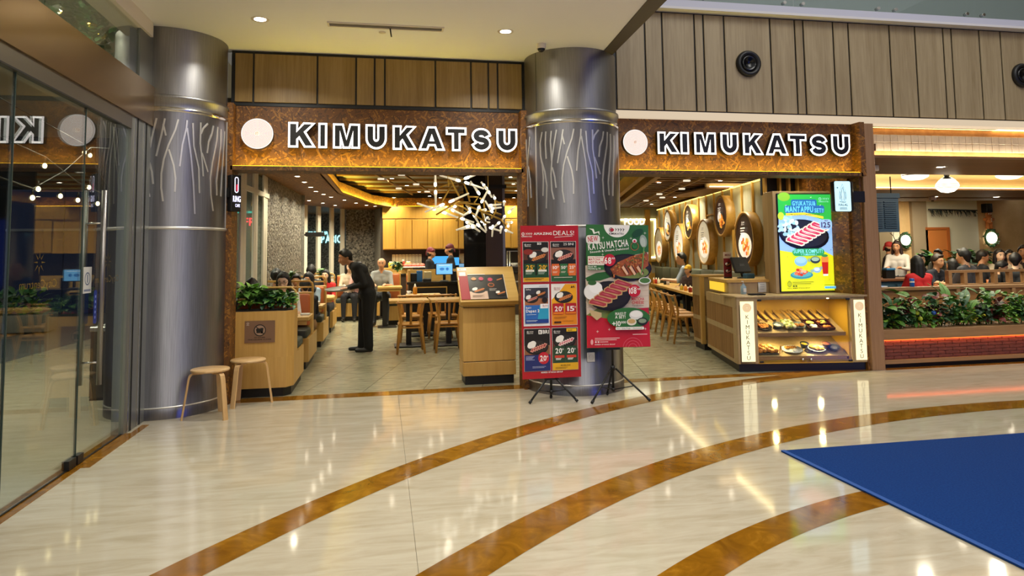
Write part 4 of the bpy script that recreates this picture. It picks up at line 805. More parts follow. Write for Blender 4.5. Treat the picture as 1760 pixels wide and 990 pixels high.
def sauce(label, x, y, z, c, h=.15, r=.028):
    t = thing('sauce_bottle', label, 'bottle', (x, y, z)); MB().lathe([(r*.9, 0), (r, .01), (r, h*.62), (r*.55, h*.74)], 12).build('body', mat('sauce_'+c, c, .3), t); MB().lathe([(r*.6, h*.72), (r*.5, h*.8), (r*.18, h), (.001, h)], 10).build('nozzle', mat('sauce_cap', 'e8dcc0', .4), t); return t
sauce('squeeze bottle with orange sauce on the second-row table', .62, 13.35, .79, 'd08a1e', .2, .04); t = thing('white_cup', 'small white cup beside the orange sauce bottle', 'cup', (.40+.1, 13.3, .79)); MB().lathe([(.03, 0), (.042, .07), (.038, .07), (.026, .008)], 14).build('bowl', mat('cup_white', 'e6e2d8', .25), t); MB().tube([(.04, 0, .055), (.065, 0, .05), (.06, 0, .02), (.036, 0, .015)], .006, 6).build('handle', mat('cup_white', 'e6e2d8'), t)
# ------------------------------------------------------------------ the wall of round light boxes
WB0 = CAM + 1.3*(Vector((4.954, 8.041, 2.5))-CAM); WD = Vector((.17006, .98543, 0)); WN = Vector((-.98543, .17006, 0)); WA = math.atan2(WD.y, WD.x)-PI
def wpt(s, z, off=0): p_ = WB0+WD*s+WN*off; return Vector((p_.x, p_.y, z))
def wbox(s0, s1, z0, z1, o0, o1):
    mb = MB(); q = [wpt(s0, 0, o0), wpt(s1, 0, o0), wpt(s1, 0, o1), wpt(s0, 0, o1)]; return mb.prism([(p_.x, p_.y) for p_ in q], z0, z1)
cw = struct(wbox(-1.35, 8.35, 0, 2.80, -.15, 0).build('wall_right_dining', CONC)); wbox(-1.3, 8.3, 2.765, 2.785, .0, .03).build('light_strip', glow('cove_soft', 'ffd872', 3), cw)
area('cove_lamp', wpt(3.5, 2.77, .09), .05, 17, (1, .8, .4), (0, 0, -1), 'RECTANGLE', 9).rotation_euler = (0, 0, math.atan2(WD.y, WD.x)-PI/2)
brk = {1: (.90, 1.747, .5), 2: (2.18, 2.24, .415), 3: (3.38, 1.747, .5), 4: (4.54, 2.24, .415), 5: (5.51, 1.747, .5), 6: (6.55, 2.24, .415), 7: (7.62, 1.747, .5)}
for k in range(17):
    s = -.9+k*.56; wbox(s-.022, s+.022, 1.1, 2.77, 0, .035).build('batten', YWOOD if False else CAB, cw)
    if k % 3 == 1: wbox(s, s+.56, 2.02+(.3 if k % 2 else 0), 2.05+(.3 if k % 2 else 0), 0, .02).build('cross_batten', CAB, cw)
DISH = [('2a1c14', 'c8641e'), ('3a2418', 'e08a28'), ('b9ad92', 'd87a3a'), ('2e241a', 'd8932a'), ('cfc8b4', 'd99a58'), ('b8ae98', 'd8a868'), ('8a7c60', 'cf7c3a')]
for i, (s, z, r) in brk.items():
    t = thing('round_light_box', ['nearest large round food light box, low on the battened wall', 'nearest upper round food light box on the battened wall', 'second large round light box from the front, lower row', 'second upper round light box from the front', 'third large round light box from the front, lower row', 'farthest upper round light box', 'farthest large round light box, lower row'][i-1], 'light box', wpt(s, z, 0), (0, 0, WA))
    d = .17; rim = MB().lathe([(r, 0), (r, d), (r-.02, d+.004), (r-.045, d), (r-.045, d-.03)], 44).build('drum', wood('drum_wood', 'b5893e', '97702c', 'X', .4, 20), t); rim.rotation_euler = (PI/2, 0, 0)
    c = Canvas(.0006); c.y = -d+.02; bg, fd_ = DISH[i-1]; R = r-.045; c.ell(0, 0, R, R, bg, n=40); g = random.Random(i)
    c.ell(0, -.25*R, R*.72, R*.5, 'e6ddca' if i % 2 else '17120e', n=28); c.ell(-.25*R, -.05*R, R*.32, R*.28, 'f3ece0', n=18)
    for k in range(26): a = g.uniform(0, 2*PI); q = R*.42*math.sqrt(g.random()); c.ell(.12*R+q*math.cos(a), -.28*R+q*.8*math.sin(a), R*g.uniform(.07, .13), R*g.uniform(.06, .1), (fd_, 'e8a648', 'b5501c', 'f0c070')[g.randrange(4)], g.uniform(0, 3), 9)
    wc = 'f4ead8' if i in (1, 2, 4) else '6a5c48'; c.logo(0, .66*R, .09*R, wc)
    for k, wd in enumerate((.5, .42, .46, .3)): c.rect(-.3*R, (.42-.1*k)*R, (-.3+wd)*R, (.46-.1*k)*R, wc)
    c.build('printed_face', LITPRINT, t)
# long wall bench, side tables and chairs
wb_ = MB(); t = thing('wall_bench', 'long grey-green upholstered bench along the battened wall', 'bench', wpt(4.6, 0, .28), (0, 0, WA)); MB().box(-3.6, -.25, 0, 3.6, .2, .38).build('base', MAPLEX, t)
for k in range(8): MB().bbox(-3.6+k*.9, -.27, .38, -3.6+k*.9+.89, .16, .48, .03).build('seat', GREENGREY, t); MB().bbox(-3.6+k*.9, .12, .5, -3.6+k*.9+.89, .26, 1.15, .04).build('backrest', GREENGREY, t)
rzc = -math.radians(13)
def rowp(y, off): return 4.93+.24*(y-10.95)+off, y
for i, y in enumerate((11.35, 12.45, 13.55, 14.65, 15.75)):
    x, yy = rowp(y, .78); table(['pale wooden table nearest the counter, by the battened wall', 'second pale table from the counter along the battened wall', 'third pale table from the counter, with condiments', 'fourth pale table from the counter', 'farthest pale table by the battened wall'][i], x, yy, .68, 1.08, .77, rzc)
for i, y in enumerate((10.98, 11.6, 12.25, 12.85, 13.5, 14.2)):
    x, yy = rowp(y, .16); chair(['wooden side chair closest to the counter, seen from its back', 'second wooden side chair from the counter', 'third wooden side chair from the counter', 'fourth wooden side chair from the counter', 'fifth wooden side chair from the counter', 'farthest wooden side chair, half behind the green advert'][i], x, yy, -PI/2+rzc+.08)
for i, (px, Y, c, h) in enumerate(((1178, 12.7, 'd9862a', .13), (1171, 12.95, 'c9a428', .13), (1186, 12.15, '8c2018', .13), (1128, 16.0, 'b03020', .15), (1124, 16.1, 'c8702a', .15), (1132, 15.9, 'd8c8a8', .15), (1143, 15.4, '1c1814', .13), (1148, 15.1, 'e4d4c4', .16))):
    sauce(('orange squeeze bottle on the nearest side table, beside the boy', 'yellow squeeze bottle on the nearest side table', 'dark red sauce jar on the nearest side table', 'red sauce bottle on the farther side tables', 'orange sauce bottle on the farther side tables', 'cream coloured bottle on the farther side tables', 'black soy bottle on the third side table', 'pale pink bottle on the third side table', 'tan bottle half behind the green advert on the farther side tables')[i], AY(px, 485, Y).x, Y, .77, c, h, .035)['group'] = 'side table condiments'
t = thing('napkin_heap', 'crumpled white napkins on the third side table', 'napkin', (rowp(12.9, .7)[0], 12.85, .77)); MB().ball((0, 0, .03), .12, 9, 5, 1.5, .8, .3).build('heap', mat('napkin', 'e4ddcd', .8), t)
for i, y in enumerate((11.2, 12.2)):
    x, _ = rowp(y, .75); t = thing('serving_tray', ['red tray on the side table nearest the counter', 'yellow board on the second side table'][i], 'tray', (x, y, .77), rzc); MB().bbox(-.17, -.24, 0, .17, .24, .02, .008).build('tray', mat('tray_%d' % i, ['7a2a1c', 'c89a3a'][i], .4), t); MB().bbox(-.1, -.12, .02, .1, .12, .03, .004).build('paper', mat('tray_paper', 'd8ceb4', .7), t)
# end wall with the lit niche
EW = 18.9; ew = struct(MB().box(4.3, EW, 0, 8.6, EW+.2, 2.9).build('wall_back_dining', CONC)); p0, p1 = AY(1045, 445, EW), AY(1126, 376, EW)
MB().box(p0.x, EW-.02, p0.z, p1.x, EW, p1.z).build('niche_panel', mat('niche_plaster', 'cfc69a', .6), ew); m = MB()
for a, b, c, d in ((p0.x, p0.z, p1.x, p0.z+.05), (p0.x, p1.z-.05, p1.x, p1.z), (p1.x-.05, p0.z, p1.x, p1.z)): m.box(a, EW-.05, b, c, EW-.03, d)
m.build('niche_light', glow('niche_glow', 'fff0b0', 5), ew); MB().box(p0.x-.1, EW-.09, p0.z-.1, p1.x+.1, EW, p0.z-.05).box(p1.x+.04, EW-.09, p0.z-.1, p1.x+.1, EW, p1.z+.1).build('niche_frame', CAB, ew); MB().box(7.55, EW-.06, 0, 7.7, EW, 2.8).build('corner_batten', CAB, ew); MB().box(4.3, EW-.04, 0, 8.6, EW, .95).build('dado', CAB, ew)
q = AY(1073, 386, EW-.06); t = thing('niche_lettering', 'white raised lettering at the top of the lit niche on the far wall', 'sign', (q.x, EW-.07, q.z)); c = Canvas(.001); c.text('FOOD', 0, 0, .17, 'ffffff', 1, 'L', wid=.62); MB().add(c.v, c.f).build('letters', glow('niche_letters', 'fffbe8', 3), t); MB().box(0, .012, .02, .6, .018, .04).build('rail', WHITE, t)
# ------------------------------------------------------------------ chandelier of glowing sticks
CH = thing('stick_chandelier', 'tangled chandelier of gold arms and glowing white sticks hanging behind the left sign', 'chandelier', (1.2, 9.6, 2.3))
CH0 = Vector((1.2, 9.6, 2.3)); GOLD = mat('chandelier_gold', 'c8a048', .35, .7); STICK = mat('stick_acrylic', 'd2c8ac', .3, 0, 'fff0cf', .42); BULB = glow('stick_bulb', 'fff8e4', 3.2)
def cpt(u, v, Y): return AY(700+u/7.615, 285+v/7.615, Y)-CH0
g = random.Random(3)
sticks = [((367,255),(367,80)),((370,335),(372,520)),((680,195),(425,125)),((760,165),(970,90)),((765,220),(1005,300)),((940,365),(825,200)),((1040,300),(965,210)),((975,470),(1060,310)),((560,470),(805,360)),((470,505),(230,605)),((355,570),(130,490)),
 ((460,605),(715,695)),((590,580),(745,650)),((515,550),(440,530)),((630,530),(540,570)),((710,690),(870,740)),((800,790),(640,840)),((850,790),(950,860)),((870,640),(960,800)),((940,540),(895,660)),((815,560),(770,510)),((1015,710),(1000,630)),((1010,760),(1035,850)),((1080,520),(1230,505)),((1100,560),(1230,545)),
 ((1065,340),(1105,410)),((1145,425),(1130,385)),((1270,470),(1265,520)),((1330,610),(1410,530)),((1275,660),(1235,725)),((1365,740),(1300,735)),((1320,790),(1325,740)),((1230,800),(1220,880)),((1120,790),(1110,925)),((1200,745),(1140,800)),((1050,680),(1075,700)),((880,800),(700,830)),((975,730),(1080,740)),((1020,575),(985,575)),((1000,250),(1045,310)),((300,80),(135,110)),((1085,810),(1210,850)),((1290,845),(1380,880)),((780,740),(900,790)),((820,600),(720,660)),((1110,600),(1020,460)),((920,770),(1030,870))]
for a, b in sticks:
    far = a[1] > 620 and a[0] > 850; Y = g.uniform(9.9, 10.6) if far else g.uniform(9.2, 9.8); dY = g.uniform(-.12, .12)
    A, B = cpt(a[0], a[1], Y), cpt(b[0], b[1], Y+dY); d = B-A; s = MB().tube([A, A+d*.2, A+d*.5, B], [.020, .019, .0145, .0125], 10).build('stick', STICK, CH); e = MB().tube([A-d.normalized()*.02, A, A+d*.19], [.010, .021, .0195], 10).build('bulb', BULB, s)
arms = [((490,85),(540,130),(680,400)),((545,150),(540,270)),((580,250),(450,480)),((680,190),(400,285)),((740,230),(780,330),(820,470)),((660,480),(940,505)),((560,520),(680,470),(800,480)),((880,480),(930,410),(800,405)),((770,510),(1000,610),(1230,705)),((640,510),(760,560),(1050,760)),((1100,690),(1160,600),(1150,450)),((940,590),(1100,600),(1230,640)),((380,640),(560,530)),((640,720),(760,600)),((370,265),(370,335)),((950,420),(1000,470),(1010,560)),((1230,705),(1290,790)),((1150,450),(1190,480),(1240,480)),((690,180),(790,165)),((940,500),(1020,760))]
for a in arms:
    Y = g.uniform(9.5, 9.9); MB().tube([cpt(p_[0], p_[1], Y+g.uniform(-.05, .05)) for p_ in a], .013, 8).build('arm', GOLD, CH)
for x, y in ((.9, 9.5), (1.5, 9.7)): MB().tube([Vector((x, y, 2.5))-CH0, Vector((x, y, 3.2))-CH0], .004, 6).build('hanging_wire', GOLD, CH)
# ================================================================== menu stand, advert stands, counter, lit screens
t = thing('menu_stand', 'maple menu stand with slanted top and black plinth at the doorway', 'lectern', (1.245, 8.07, 0))
MB().box(-.29, .02, 0, .29, .38, .10).build('plinth', BLACK, t); MB().bbox(-.315, 0, .10, .315, .40, .262, .004).build('lower_panel', MAPLE, t); MB().bbox(-.315, 0, .27, .315, .40, .895, .004).build('body_panel', MAPLE, t); MB().bbox(-.315, 0, .903, .315, .40, .96, .004).build('upper_panel', MAPLE, t); MB().box(-.305, .01, .25, .305, .39, .92).build('core', BLACK, t)
MB().prism([(-.02, .955), (.40, .955), (.40, 1.33)], -.31, .31, 'X').build('wedge', MAPLE, t)
sl = math.atan2(.39, .44); tb = MB().bbox(-.352, 0, 0, .352, .60, .04, .004).build('slanted_top', MAPLEX, t, (0, -.07, .945), (sl, 0, 0)); MB().box(-.352, -.012, -.012, .352, .004, .05).build('ledge', MAPLEX, t, (0, -.07, .945), (sl, 0, 0))
def on_slant(u, w_): v = Vector((u, -.07+w_*math.cos(sl)-.045*math.sin(sl), .945+w_*math.sin(sl)+.045*math.cos(sl))); return Vector((1.245, 8.07, 0))+v
t = thing('open_menu', 'open menu with red cover and two food pages on the maple stand', 'menu', on_slant(-.10, .03), (sl-PI/2, 0, 0)); MB().box(-.235, -.004, 0, -.13, .004, .40).build('red_cover', mat('menu_red', 'a01c2a', .5), t)
c = Canvas(); c.y = -.004; c.rect(-.128, 0, .085, .42, '1c1916'); c.rect(-.128, 0, .085, .13, 'd8b8a0'); c.plate(-.025, .15, .09, 'katsu'); c.ell(-.06, .34, .032, .026, 'c98a4a'); c.ell(.03, .34, .03, .03, 'c03a58'); c.fine(-.1, .06, .14, '5a3a2a', 4); c.rect(-.128, .41, .085, .42, 'e4dccf'); c.build('left_page', PRINT, t)
c = Canvas(); c.y = -.004; c.rect(.09, 0, .31, .415, '201c1c'); c.ell(.14, .33, .03, .03, 'c03a58'); c.plate(.245, .33, .05, 'katsu', False); c.ell(.14, .23, .04, .035, 'b5622c'); c.ell(.14, .23, .03, .025, '3a2a1c'); c.plate(.235, .09, .07, 'katsu'); c.fine(.11, .16, .09, 'c8c0b4', 4); c.rect(.306, 0, .312, .41, 'e4dccf'); c.build('right_page', PRINT, t)
MB().box(-.13, .002, 0, .312, .006, .42).build('back_cover', BLACK, t)
t = thing('notice_card', 'small white and orange card at the upper left of the menu stand', 'card', on_slant(-.31, .36), (sl-PI/2-.0, 0, 0)); c = Canvas(); c.rect(-.035, 0, .075, .21, 'e6e0d6'); c.rect(-.035, .05, .075, .17, 'e07a3a'); c.rrect(-.015, .04, .06, .14, .01, 'd8d4cc'); c.text('MENU', .02, .182, .015, '3a3028', 1, 'C'); c.build('print', PRINT, t); MB().box(-.035, 0.0, 0, .075, .003, .21).build('backing', WHITE, t)
def tripod(label, x, y, zt, h, feet, zp):
    t = thing('advert_stand', label, 'stand', (x, y, 0))
    MB().tube([(0, 0, .07), (0, 0, h)], .013, 10).build('pole', BLACK, t); MB().tube([(0, 0, zt-.02), (0, 0, zt+.03)], .024, 12).build('collar', BLACK, t); MB().tube([(0, 0, .075), (0, 0, .11)], .02, 12).build('lower_collar', BLACK, t)
    for fx, fy in feet:
        f = Vector((fx-x, fy-y, .012)); l = MB().tube([(f.x*.08, f.y*.08, zt), f], .0105, 8).build('leg', BLACK, t); MB().tube([f+(Vector((0, 0, zt))-f)*.0, f+(Vector((0, 0, zt))-f)*.08], .015, 8).build('rubber_foot', BLACK, l)
        MB().tube([(0, 0, .09), (f.x*.55, f.y*.55, zt*.45+.006)], .006, 6).build('strut', BLACK, t)
    MB().bbox(-.075, -.035, zp-.03, .075, .0, zp+.02, .004).build('lower_clip', BLACK, t); MB().bbox(-.075, -.035, h-.035, .075, .0, h+.01, .004).build('upper_clip', BLACK, t); return t
# --- left advert: six bank offers
B1 = (1.722, 6.955); tripod('black tripod stand under the red six-offer advert', B1[0], B1[1]+.045, .26, 1.81, ((1.463, 6.882), (1.958, 6.841), (1.74, 7.09)), .245)
t = thing('advert_board', 'red advert board with six food offers, on the left tripod stand', 'advert', (B1[0], B1[1], .238)); MB().box(-.312, 0, 0, .312, .008, 1.575).build('board', mat('advert_red', 'a3101e', .4), t)
RW = 'f4efe8'
def bx(x): return (x-58)/584-.312
def bz(y): return (955-y)/589
c = Canvas(); c.rect(-.312, 0, .312, 1.575, 'b01222'); c.logo(bx(102), bz(78), .03, RW); c.text('AMAZING', bx(140), bz(84), .024, RW, 1, 'L', wid=.195); c.text('DEALS!', bx(263), bz(87), .045, RW, 0, 'L', wid=.225); c.line([(bx(270), bz(100)), (bx(385), bz(93))], .004, RW); c.text('MEMBER OF BOGA GROUP', 0.0, bz(923), .014, RW, 1, 'C', wid=.23); c.build('headline_print', PRINT, t)
def poster(x0, y0, x1, y1, draw):
    c = Canvas(); c.y = -.002; X0, X1, Z0, Z1 = bx(x0), bx(x1), bz(y1), bz(y0); c.rect(X0-.004, Z0-.004, X1+.004, Z1+.004, 'd9d4cf'); W, H = X1-X0, Z1-Z0
    f = lambda u, v: (X0+u*W, Z0+v*H); draw(c, f, W, H); return c.build('offer_sheet', PRINT, t)
def lg(c, f, W, col=RW, u=.2, v=.93): c.logo(*f(u, v), .018, col)
def big(c, f, u, v, tx, h, col, wid, pc=True):
    c.text(tx, *f(u, v), h, col, 1, 'C', wid=wid)
    if pc: x, z = f(u, v); c.text('%', x+wid/2+.004, z+h*.55, h*.35, col, 1) if False else c.ring(x+wid/2+.010, z+h*.8, .008, .003, col, 10)
def d1(c, f, W, H):
    c.rect(*f(0, 0), *f(1, 1), '17130f'); c.rect(*f(0, .55), *f(1, .8), '5a3222'); c.plate(*f(.55, .62), .105, 'katsu'); c.ell(*f(.86, .8), .04, .025, 'd8d2c8'); c.ell(*f(.2, .75), .05, .03, '8a2a20'); lg(c, f, W); c.text('BSI', *f(.56, .93), .022, RW, 1)
    c.rect(*f(0, 0), *f(1, .12), 'e0a020'); c.rect(*f(0, .1), *f(1, .16), '1d4a2a'); 
    for u in (.26, .75): c.rect(*f(u-.22, .15), *f(u+.21, .45), '1f4a2c'); c.rect(*f(u-.17, .25), *f(u+.16, .3), 'e8e2d4'); c.fine(*f(u-.17, .22), .07, 'd8e0d0', 2, .006)
    big(c, f, .24, .31, '25', .042, 'f2b21e', .07); big(c, f, .74, .31, '20', .042, 'f2b21e', .07); c.fine(*f(.06, .07), .2, '3a2a10', 2)
def d2(c, f, W, H):
    c.rect(*f(0, 0), *f(1, 1), '1a1513'); c.rect(*f(0, .55), *f(1, .85), '8a5a48'); c.plate(*f(.5, .63), .115, 'gyu'); lg(c, f, W, RW, .22); c.text('25 BNI', *f(.5, .91), .024, RW, 0, 'L', wid=.11); c.rect(*f(0, 0), *f(1, .2), '2c5a34'); c.rect(*f(0, .2), *f(1, .4), 'b0552c')
    for u, tx, cc in ((.17, '10', 'd8642c'), (.5, '50', '2f6a3c'), (.83, '25', 'e0702c')): c.rect(*f(u-.145, .14), *f(u+.145, .44), cc); big(c, f, u-.02, .31, tx, .03, RW, .045); c.fine(*f(u-.11, .24), .05, 'f0e0c8', 2, .007)
    c.fine(*f(.1, .09), .2, 'e8e4d0', 1, .009)
def d3(c, f, W, H):
    c.rect(*f(0, 0), *f(1, 1), 'e4e6ea'); c.rect(*f(.04, .5), *f(.96, .92), '3a3a44'); c.rect(*f(.04, .5), *f(.96, .66), 'a86a44'); c.plate(*f(.3, .66), .075, 'gyu'); c.plate(*f(.66, .78), .06, 'katsu'); c.ell(*f(.82, .62), .03, .03, '1c1512'); c.rect(*f(.04, .06), *f(.96, .5), '2a66b4'); c.poly([f(.5, .06), f(.96, .06), f(.96, .5), f(.62, .5)], '2b9ac0'); c.rect(*f(.04, .06), *f(.96, .16), '1d3f8a')
    c.text('Beli 1', *f(.08, .42), .017, RW, 1); c.text('Dapat 2', *f(.08, .33), .028, RW, 1, 'L', wid=.14); c.rect(*f(.64, .42), *f(.94, .53), 'f0eeee'); c.logo(*f(.84, .49), .014, 'a01c2a'); c.fine(*f(.1, .27), .1, 'cfe2f6', 1, .007); c.fine(*f(.08, .13), .12, 'cfe2f6', 2, .006); c.text('GoPay', *f(.08, .87), .012, RW, 1); c.fine(*f(.6, .955), .08, '7a7a84', 1)
def d4(c, f, W, H):
    c.rect(*f(0, 0), *f(1, 1), 'f0a81c'); c.rect(*f(0, 0), *f(1, .3), 'e88a18'); c.poly([f(0, .62), f(0, 1), f(.55, 1), f(.3, .8)], 'efe8e0'); lg(c, f, W, 'a01c2a', .24, .9); c.plate(*f(.48, .68), .1, 'katsu'); c.poly([f(.76, .9), f(.8, .96), f(.84, .92), f(.88, .96), f(.93, .9), f(.88, .92)], '2a1a10')
    for u, tx in ((.25, '20'), (.75, '15')): c.rrect(*f(u-.22, .26), *f(u+.22, .53), .01, 'b01c24'); big(c, f, u, .34, tx, .048, RW, .075); c.rect(*f(u-.2, .27), *f(u+.2, .315), 'e07a18')
    c.fine(*f(.08, .19), .14, '5a3010', 2); c.rect(*f(.08, .05), *f(.36, .09), '3a1a10'); c.fine(*f(.4, .09), .12, '5a3010', 1)
def d5(c, f, W, H):
    c.rect(*f(0, 0), *f(1, 1), '1a1613'); c.rect(*f(0, .38), *f(1, .6), '8a5a3a'); c.plate(*f(.48, .56), .125, 'gyu'); lg(c, f, W, RW, .24); c.text('BRI', *f(.72, .88), .036, RW, 1, 'L', wid=.065); c.rrect(*f(.55, .87), *f(.69, .97), .004, RW); c.text('B', *f(.58, .89), .024, '1a1613', 1); c.rect(*f(0, 0), *f(1, .38), '1f2a66'); c.ell(*f(.74, .3), .058, .062, 'c02030'); big(c, f, .72, .24, '20', .05, RW, .066); c.fine(*f(.05, .34), .09, 'c8cdea', 4, .006); c.fine(*f(.3, .1), .14, 'c8cdea', 2, .005); c.fine(*f(.56, .22), .05, 'f4d8d8', 1)
def d6(c, f, W, H):
    c.rect(*f(0, 0), *f(1, 1), '1c1512'); c.rect(*f(0, .45), *f(1, .7), '5a3226'); c.plate(*f(.48, .68), .12, 'pink'); lg(c, f, W, RW, .2, .92); c.rect(*f(.56, .91), *f(.96, .985), 'e8b81c'); c.text('Maybank', *f(.62, .93), .013, '1c1512', 1, 'L', wid=.045); c.rect(*f(0, 0), *f(1, .5), '3a4a30'); c.rect(*f(0, 0), *f(1, .17), 'e0a81c')
    for u in (.27, .74): c.rrect(*f(u-.22, .17), *f(u+.22, .57), .012, '24432c'); big(c, f, u-.03, .4, '20', .05, RW, .07); c.rect(*f(u-.19, .29), *f(u+.19, .35), 'c8402c'); c.fine(*f(u-.15, .27), .06, RW, 2, .01)
    c.text('MIN BELANJA', *f(.5, .1), .011, '4a3410', 1, 'C'); c.fine(*f(.1, .06), .13, '6a5020', 2)
for args in ((72,128,230,370,d1), (245,128,403,370,d2), (72,388,230,637,d3), (245,388,403,637,d4), (72,655,230,908,d5), (245,655,403,908,d6)): poster(*args)
# --- right advert
B2 = (2.43, 6.90); tripod('black tripod stand under the green and red food advert', 2.378, B2[1]+.05, .31, 1.81, ((2.071, 6.727), (2.68, 6.69), (2.36, 7.10)), .535)
t = thing('advert_board', 'green and red advert board with two food plates, on the right tripod stand', 'advert', (B2[0], B2[1], .53), (0, math.radians(.9), 0)); MB().box(-.345, 0, 0, .345, .008, 1.285).build('board', mat('advert_green', '2f6a2c', .4), t)
def m2(x, y): return ((x-8-(y-30)*.0447)/440*.69-.345, (927-y)/897*1.285)
c = Canvas(.0002); c.y = -.001
P = lambda L: [m2(*q) for q in L]
def R2(x0, y0, x1, y1, col, r=.012): a, b = m2(x0, y1), m2(x1, y0); c.rrect(a[0], a[1], b[0], b[1], r, col)
def T2(tx, x, y, hpx, wpx, col, b=1, al='L', rot=0): k = 1.285/897; c.text(tx, *m2(x, y), hpx*k, col, b, al, wid=wpx*.69/440, rot=rot)
def E2(x, y, rx, ry, col, rot=0): k = 1.285/897; c.ell(*m2(x, y), rx*.69/440, ry*k, col, rot, 24)
c.rect(-.345, 0, .345, 1.285, '2f6a30'); c.poly(P([(14,330),(140,300),(455,230),(474,640),(36,690)]), 'd8c6b4')
for k in range(7): c.poly(P([(14+k*2,395+k*40),(474,350+k*40),(474,353+k*40),(14+k*2,398+k*40)]), 'c4ae98')
c.poly(P([(18,420),(90,385),(230,365),(210,410),(120,440),(30,445)]), '2c6428'); c.poly(P([(36,690),(150,660),(470,640),(493,925),(48,925)]), 'c42032'); c.poly(P([(36,690),(110,640),(220,640),(200,720)]), '7a8a4a')
q0 = m2(223, 31); c.ell(q0[0], q0[1], 92*.69/440, 92*1.285/897, 'f2eee8', 0, 24, 180, 360); c.logo(m2(222, 68)[0]+.012, m2(222, 68)[1], .045, '2a2422'); E2(190, 68, 14, 12, 'b02838')
c.poly(P([(28,60),(60,62),(70,88),(100,78),(104,110),(92,88),(62,100),(50,72)]), 'eef0e4'); R2(12, 108, 106, 170, 'e4e0d6', .03); T2('NEW', 26, 158, 38, 70, 'c42032', 1, 'L', .10)
T2('KATSU MATCHA', 30, 218, 48, 285, 'f4f0e6', 1, 'L', .105); T2('Smooth & Umami, Delicious!', 42, 240, 14, 275, 'f0ece0', 1, 'L', .10)
E2(372, 90, 44, 26, '1d4a22', .5); E2(415, 150, 26, 48, '9aa89c', .15); E2(413, 158, 18, 36, 'b9c4b8', .15); E2(352, 148, 16, 15, 'f0ece8'); E2(352, 150, 9, 9, 'c42032'); c.ring(*m2(354, 188), .045, .004, 'c85a3a', 24); c.poly(P([(338,178),(354,190),(368,172),(366,200),(352,206),(340,196)]), '2f7a34')
for x, y in ((128, 126), (130, 250), (325, 130), (424, 90), (300, 345), (440, 690), (450, 795), (196, 795), (115, 808)): c.line(P([(x-8, y), (x+8, y)]), .003, 'f0f0e0'); c.line(P([(x, y-9), (x, y+9)]), .003, 'f0f0e0')
# hot plate with katsu
E2(310, 345, 170, 100, '15120f', -.06); E2(312, 340, 156, 86, '26221c', -.06); E2(330, 375, 130, 50, '7a8a44', -.05)
c.poly(P([(185,355),(250,300),(330,262),(400,243),(452,245),(456,330),(400,375),(330,405),(270,412),(215,395)]), 'a4552a')
gg = random.Random(9)
for k in range(90):
    u, v = gg.random(), gg.random(); x, y = 200+u*240, 400-u*105-v*75+(18 if u < .15 else 0); E2(x, y, gg.uniform(4, 9), gg.uniform(3, 7), ('c87838', 'b4602a', '8a4220', 'd88c48')[k % 4], gg.uniform(0, 3))
for x in (262, 315, 366): c.poly(P([(x,345),(x+12,330),(x+50,392),(x+38,402)]), 'e6b894'); c.poly(P([(x+14,330),(x+20,326),(x+56,386),(x+50,392)]), '5a2a16')
for k in range(26): x = gg.uniform(215, 430); E2(x, 385-(x-200)*.42-gg.uniform(0, 55), 5, 3, '3f6a2c', gg.uniform(0, 3))
c.poly(P([(410,190),(418,190),(412,330),(404,400),(396,398),(404,330)]), '6a9a50'); E2(428, 442, 44, 26, 'e4e2dc'); E2(428, 440, 36, 19, '4f7a3a')
R2(24, 262, 136, 326, 'efe6d6', .006); T2('Katsu Chicken', 28, 274, 9, 100, 'b01c2a', 1); T2('MATCHA', 28, 293, 15, 80, 'c42032', 1); T2('HOT PLATE', 28, 315, 15, 105, 'c42032', 1); R2(24, 330, 136, 362, '2f6a30', .004); T2('Beef 83', 28, 343, 10, 55, 'f4f0e6', 1); T2('Hamburg 78', 28, 357, 10, 85, 'f4f0e6', 1)
E2(173, 290, 42, 44, 'c42032'); T2('68', 138, 316, 44, 48, 'f6f2ea', 1); T2('RB', 190, 283, 12, 20, 'f6f2ea', 1)
# gyukatsu plate
E2(180, 550, 150, 108, '15120f', .0); E2(180, 545, 138, 92, '221d1a'); E2(70, 520, 66, 62, 'e9e6e2'); E2(85, 490, 44, 40, 'f3f1ee'); E2(58, 455, 30, 18, '35602c')
for k in range(6): x, y = 40+k*34, 610-k*28; c.poly(P([(x,y-28),(x+24,y-45),(x+130,y-8),(x+128,y+18),(x+104,y+24),(x-2,y-4)]), 'c9a06a'); c.poly(P([(x+6,y-25),(x+26,y-38),(x+122,y-4),(x+120,y+10),(x+102,y+16),(x+4,y-8)]), 'a83a40'); c.poly(P([(x+16,y-24),(x+60,y-16),(x+100,y+4),(x+60,y-6)]), 'c8606a')
E2(354, 515, 44, 46, 'c42032'); T2('108', 318, 535, 40, 52, 'f6f2ea', 1); T2('RB', 376, 508, 12, 20, 'f6f2ea', 1); T2('only', 336, 492, 8, 36, 'f6f2ea', 1); T2('MATCHA', 338, 584, 20, 88, 'c42032', 1); T2('CHEESE', 340, 610, 20, 84, 'c42032', 1); T2('Gyukatsu', 342, 626, 11, 80, '5a3a30', 0)
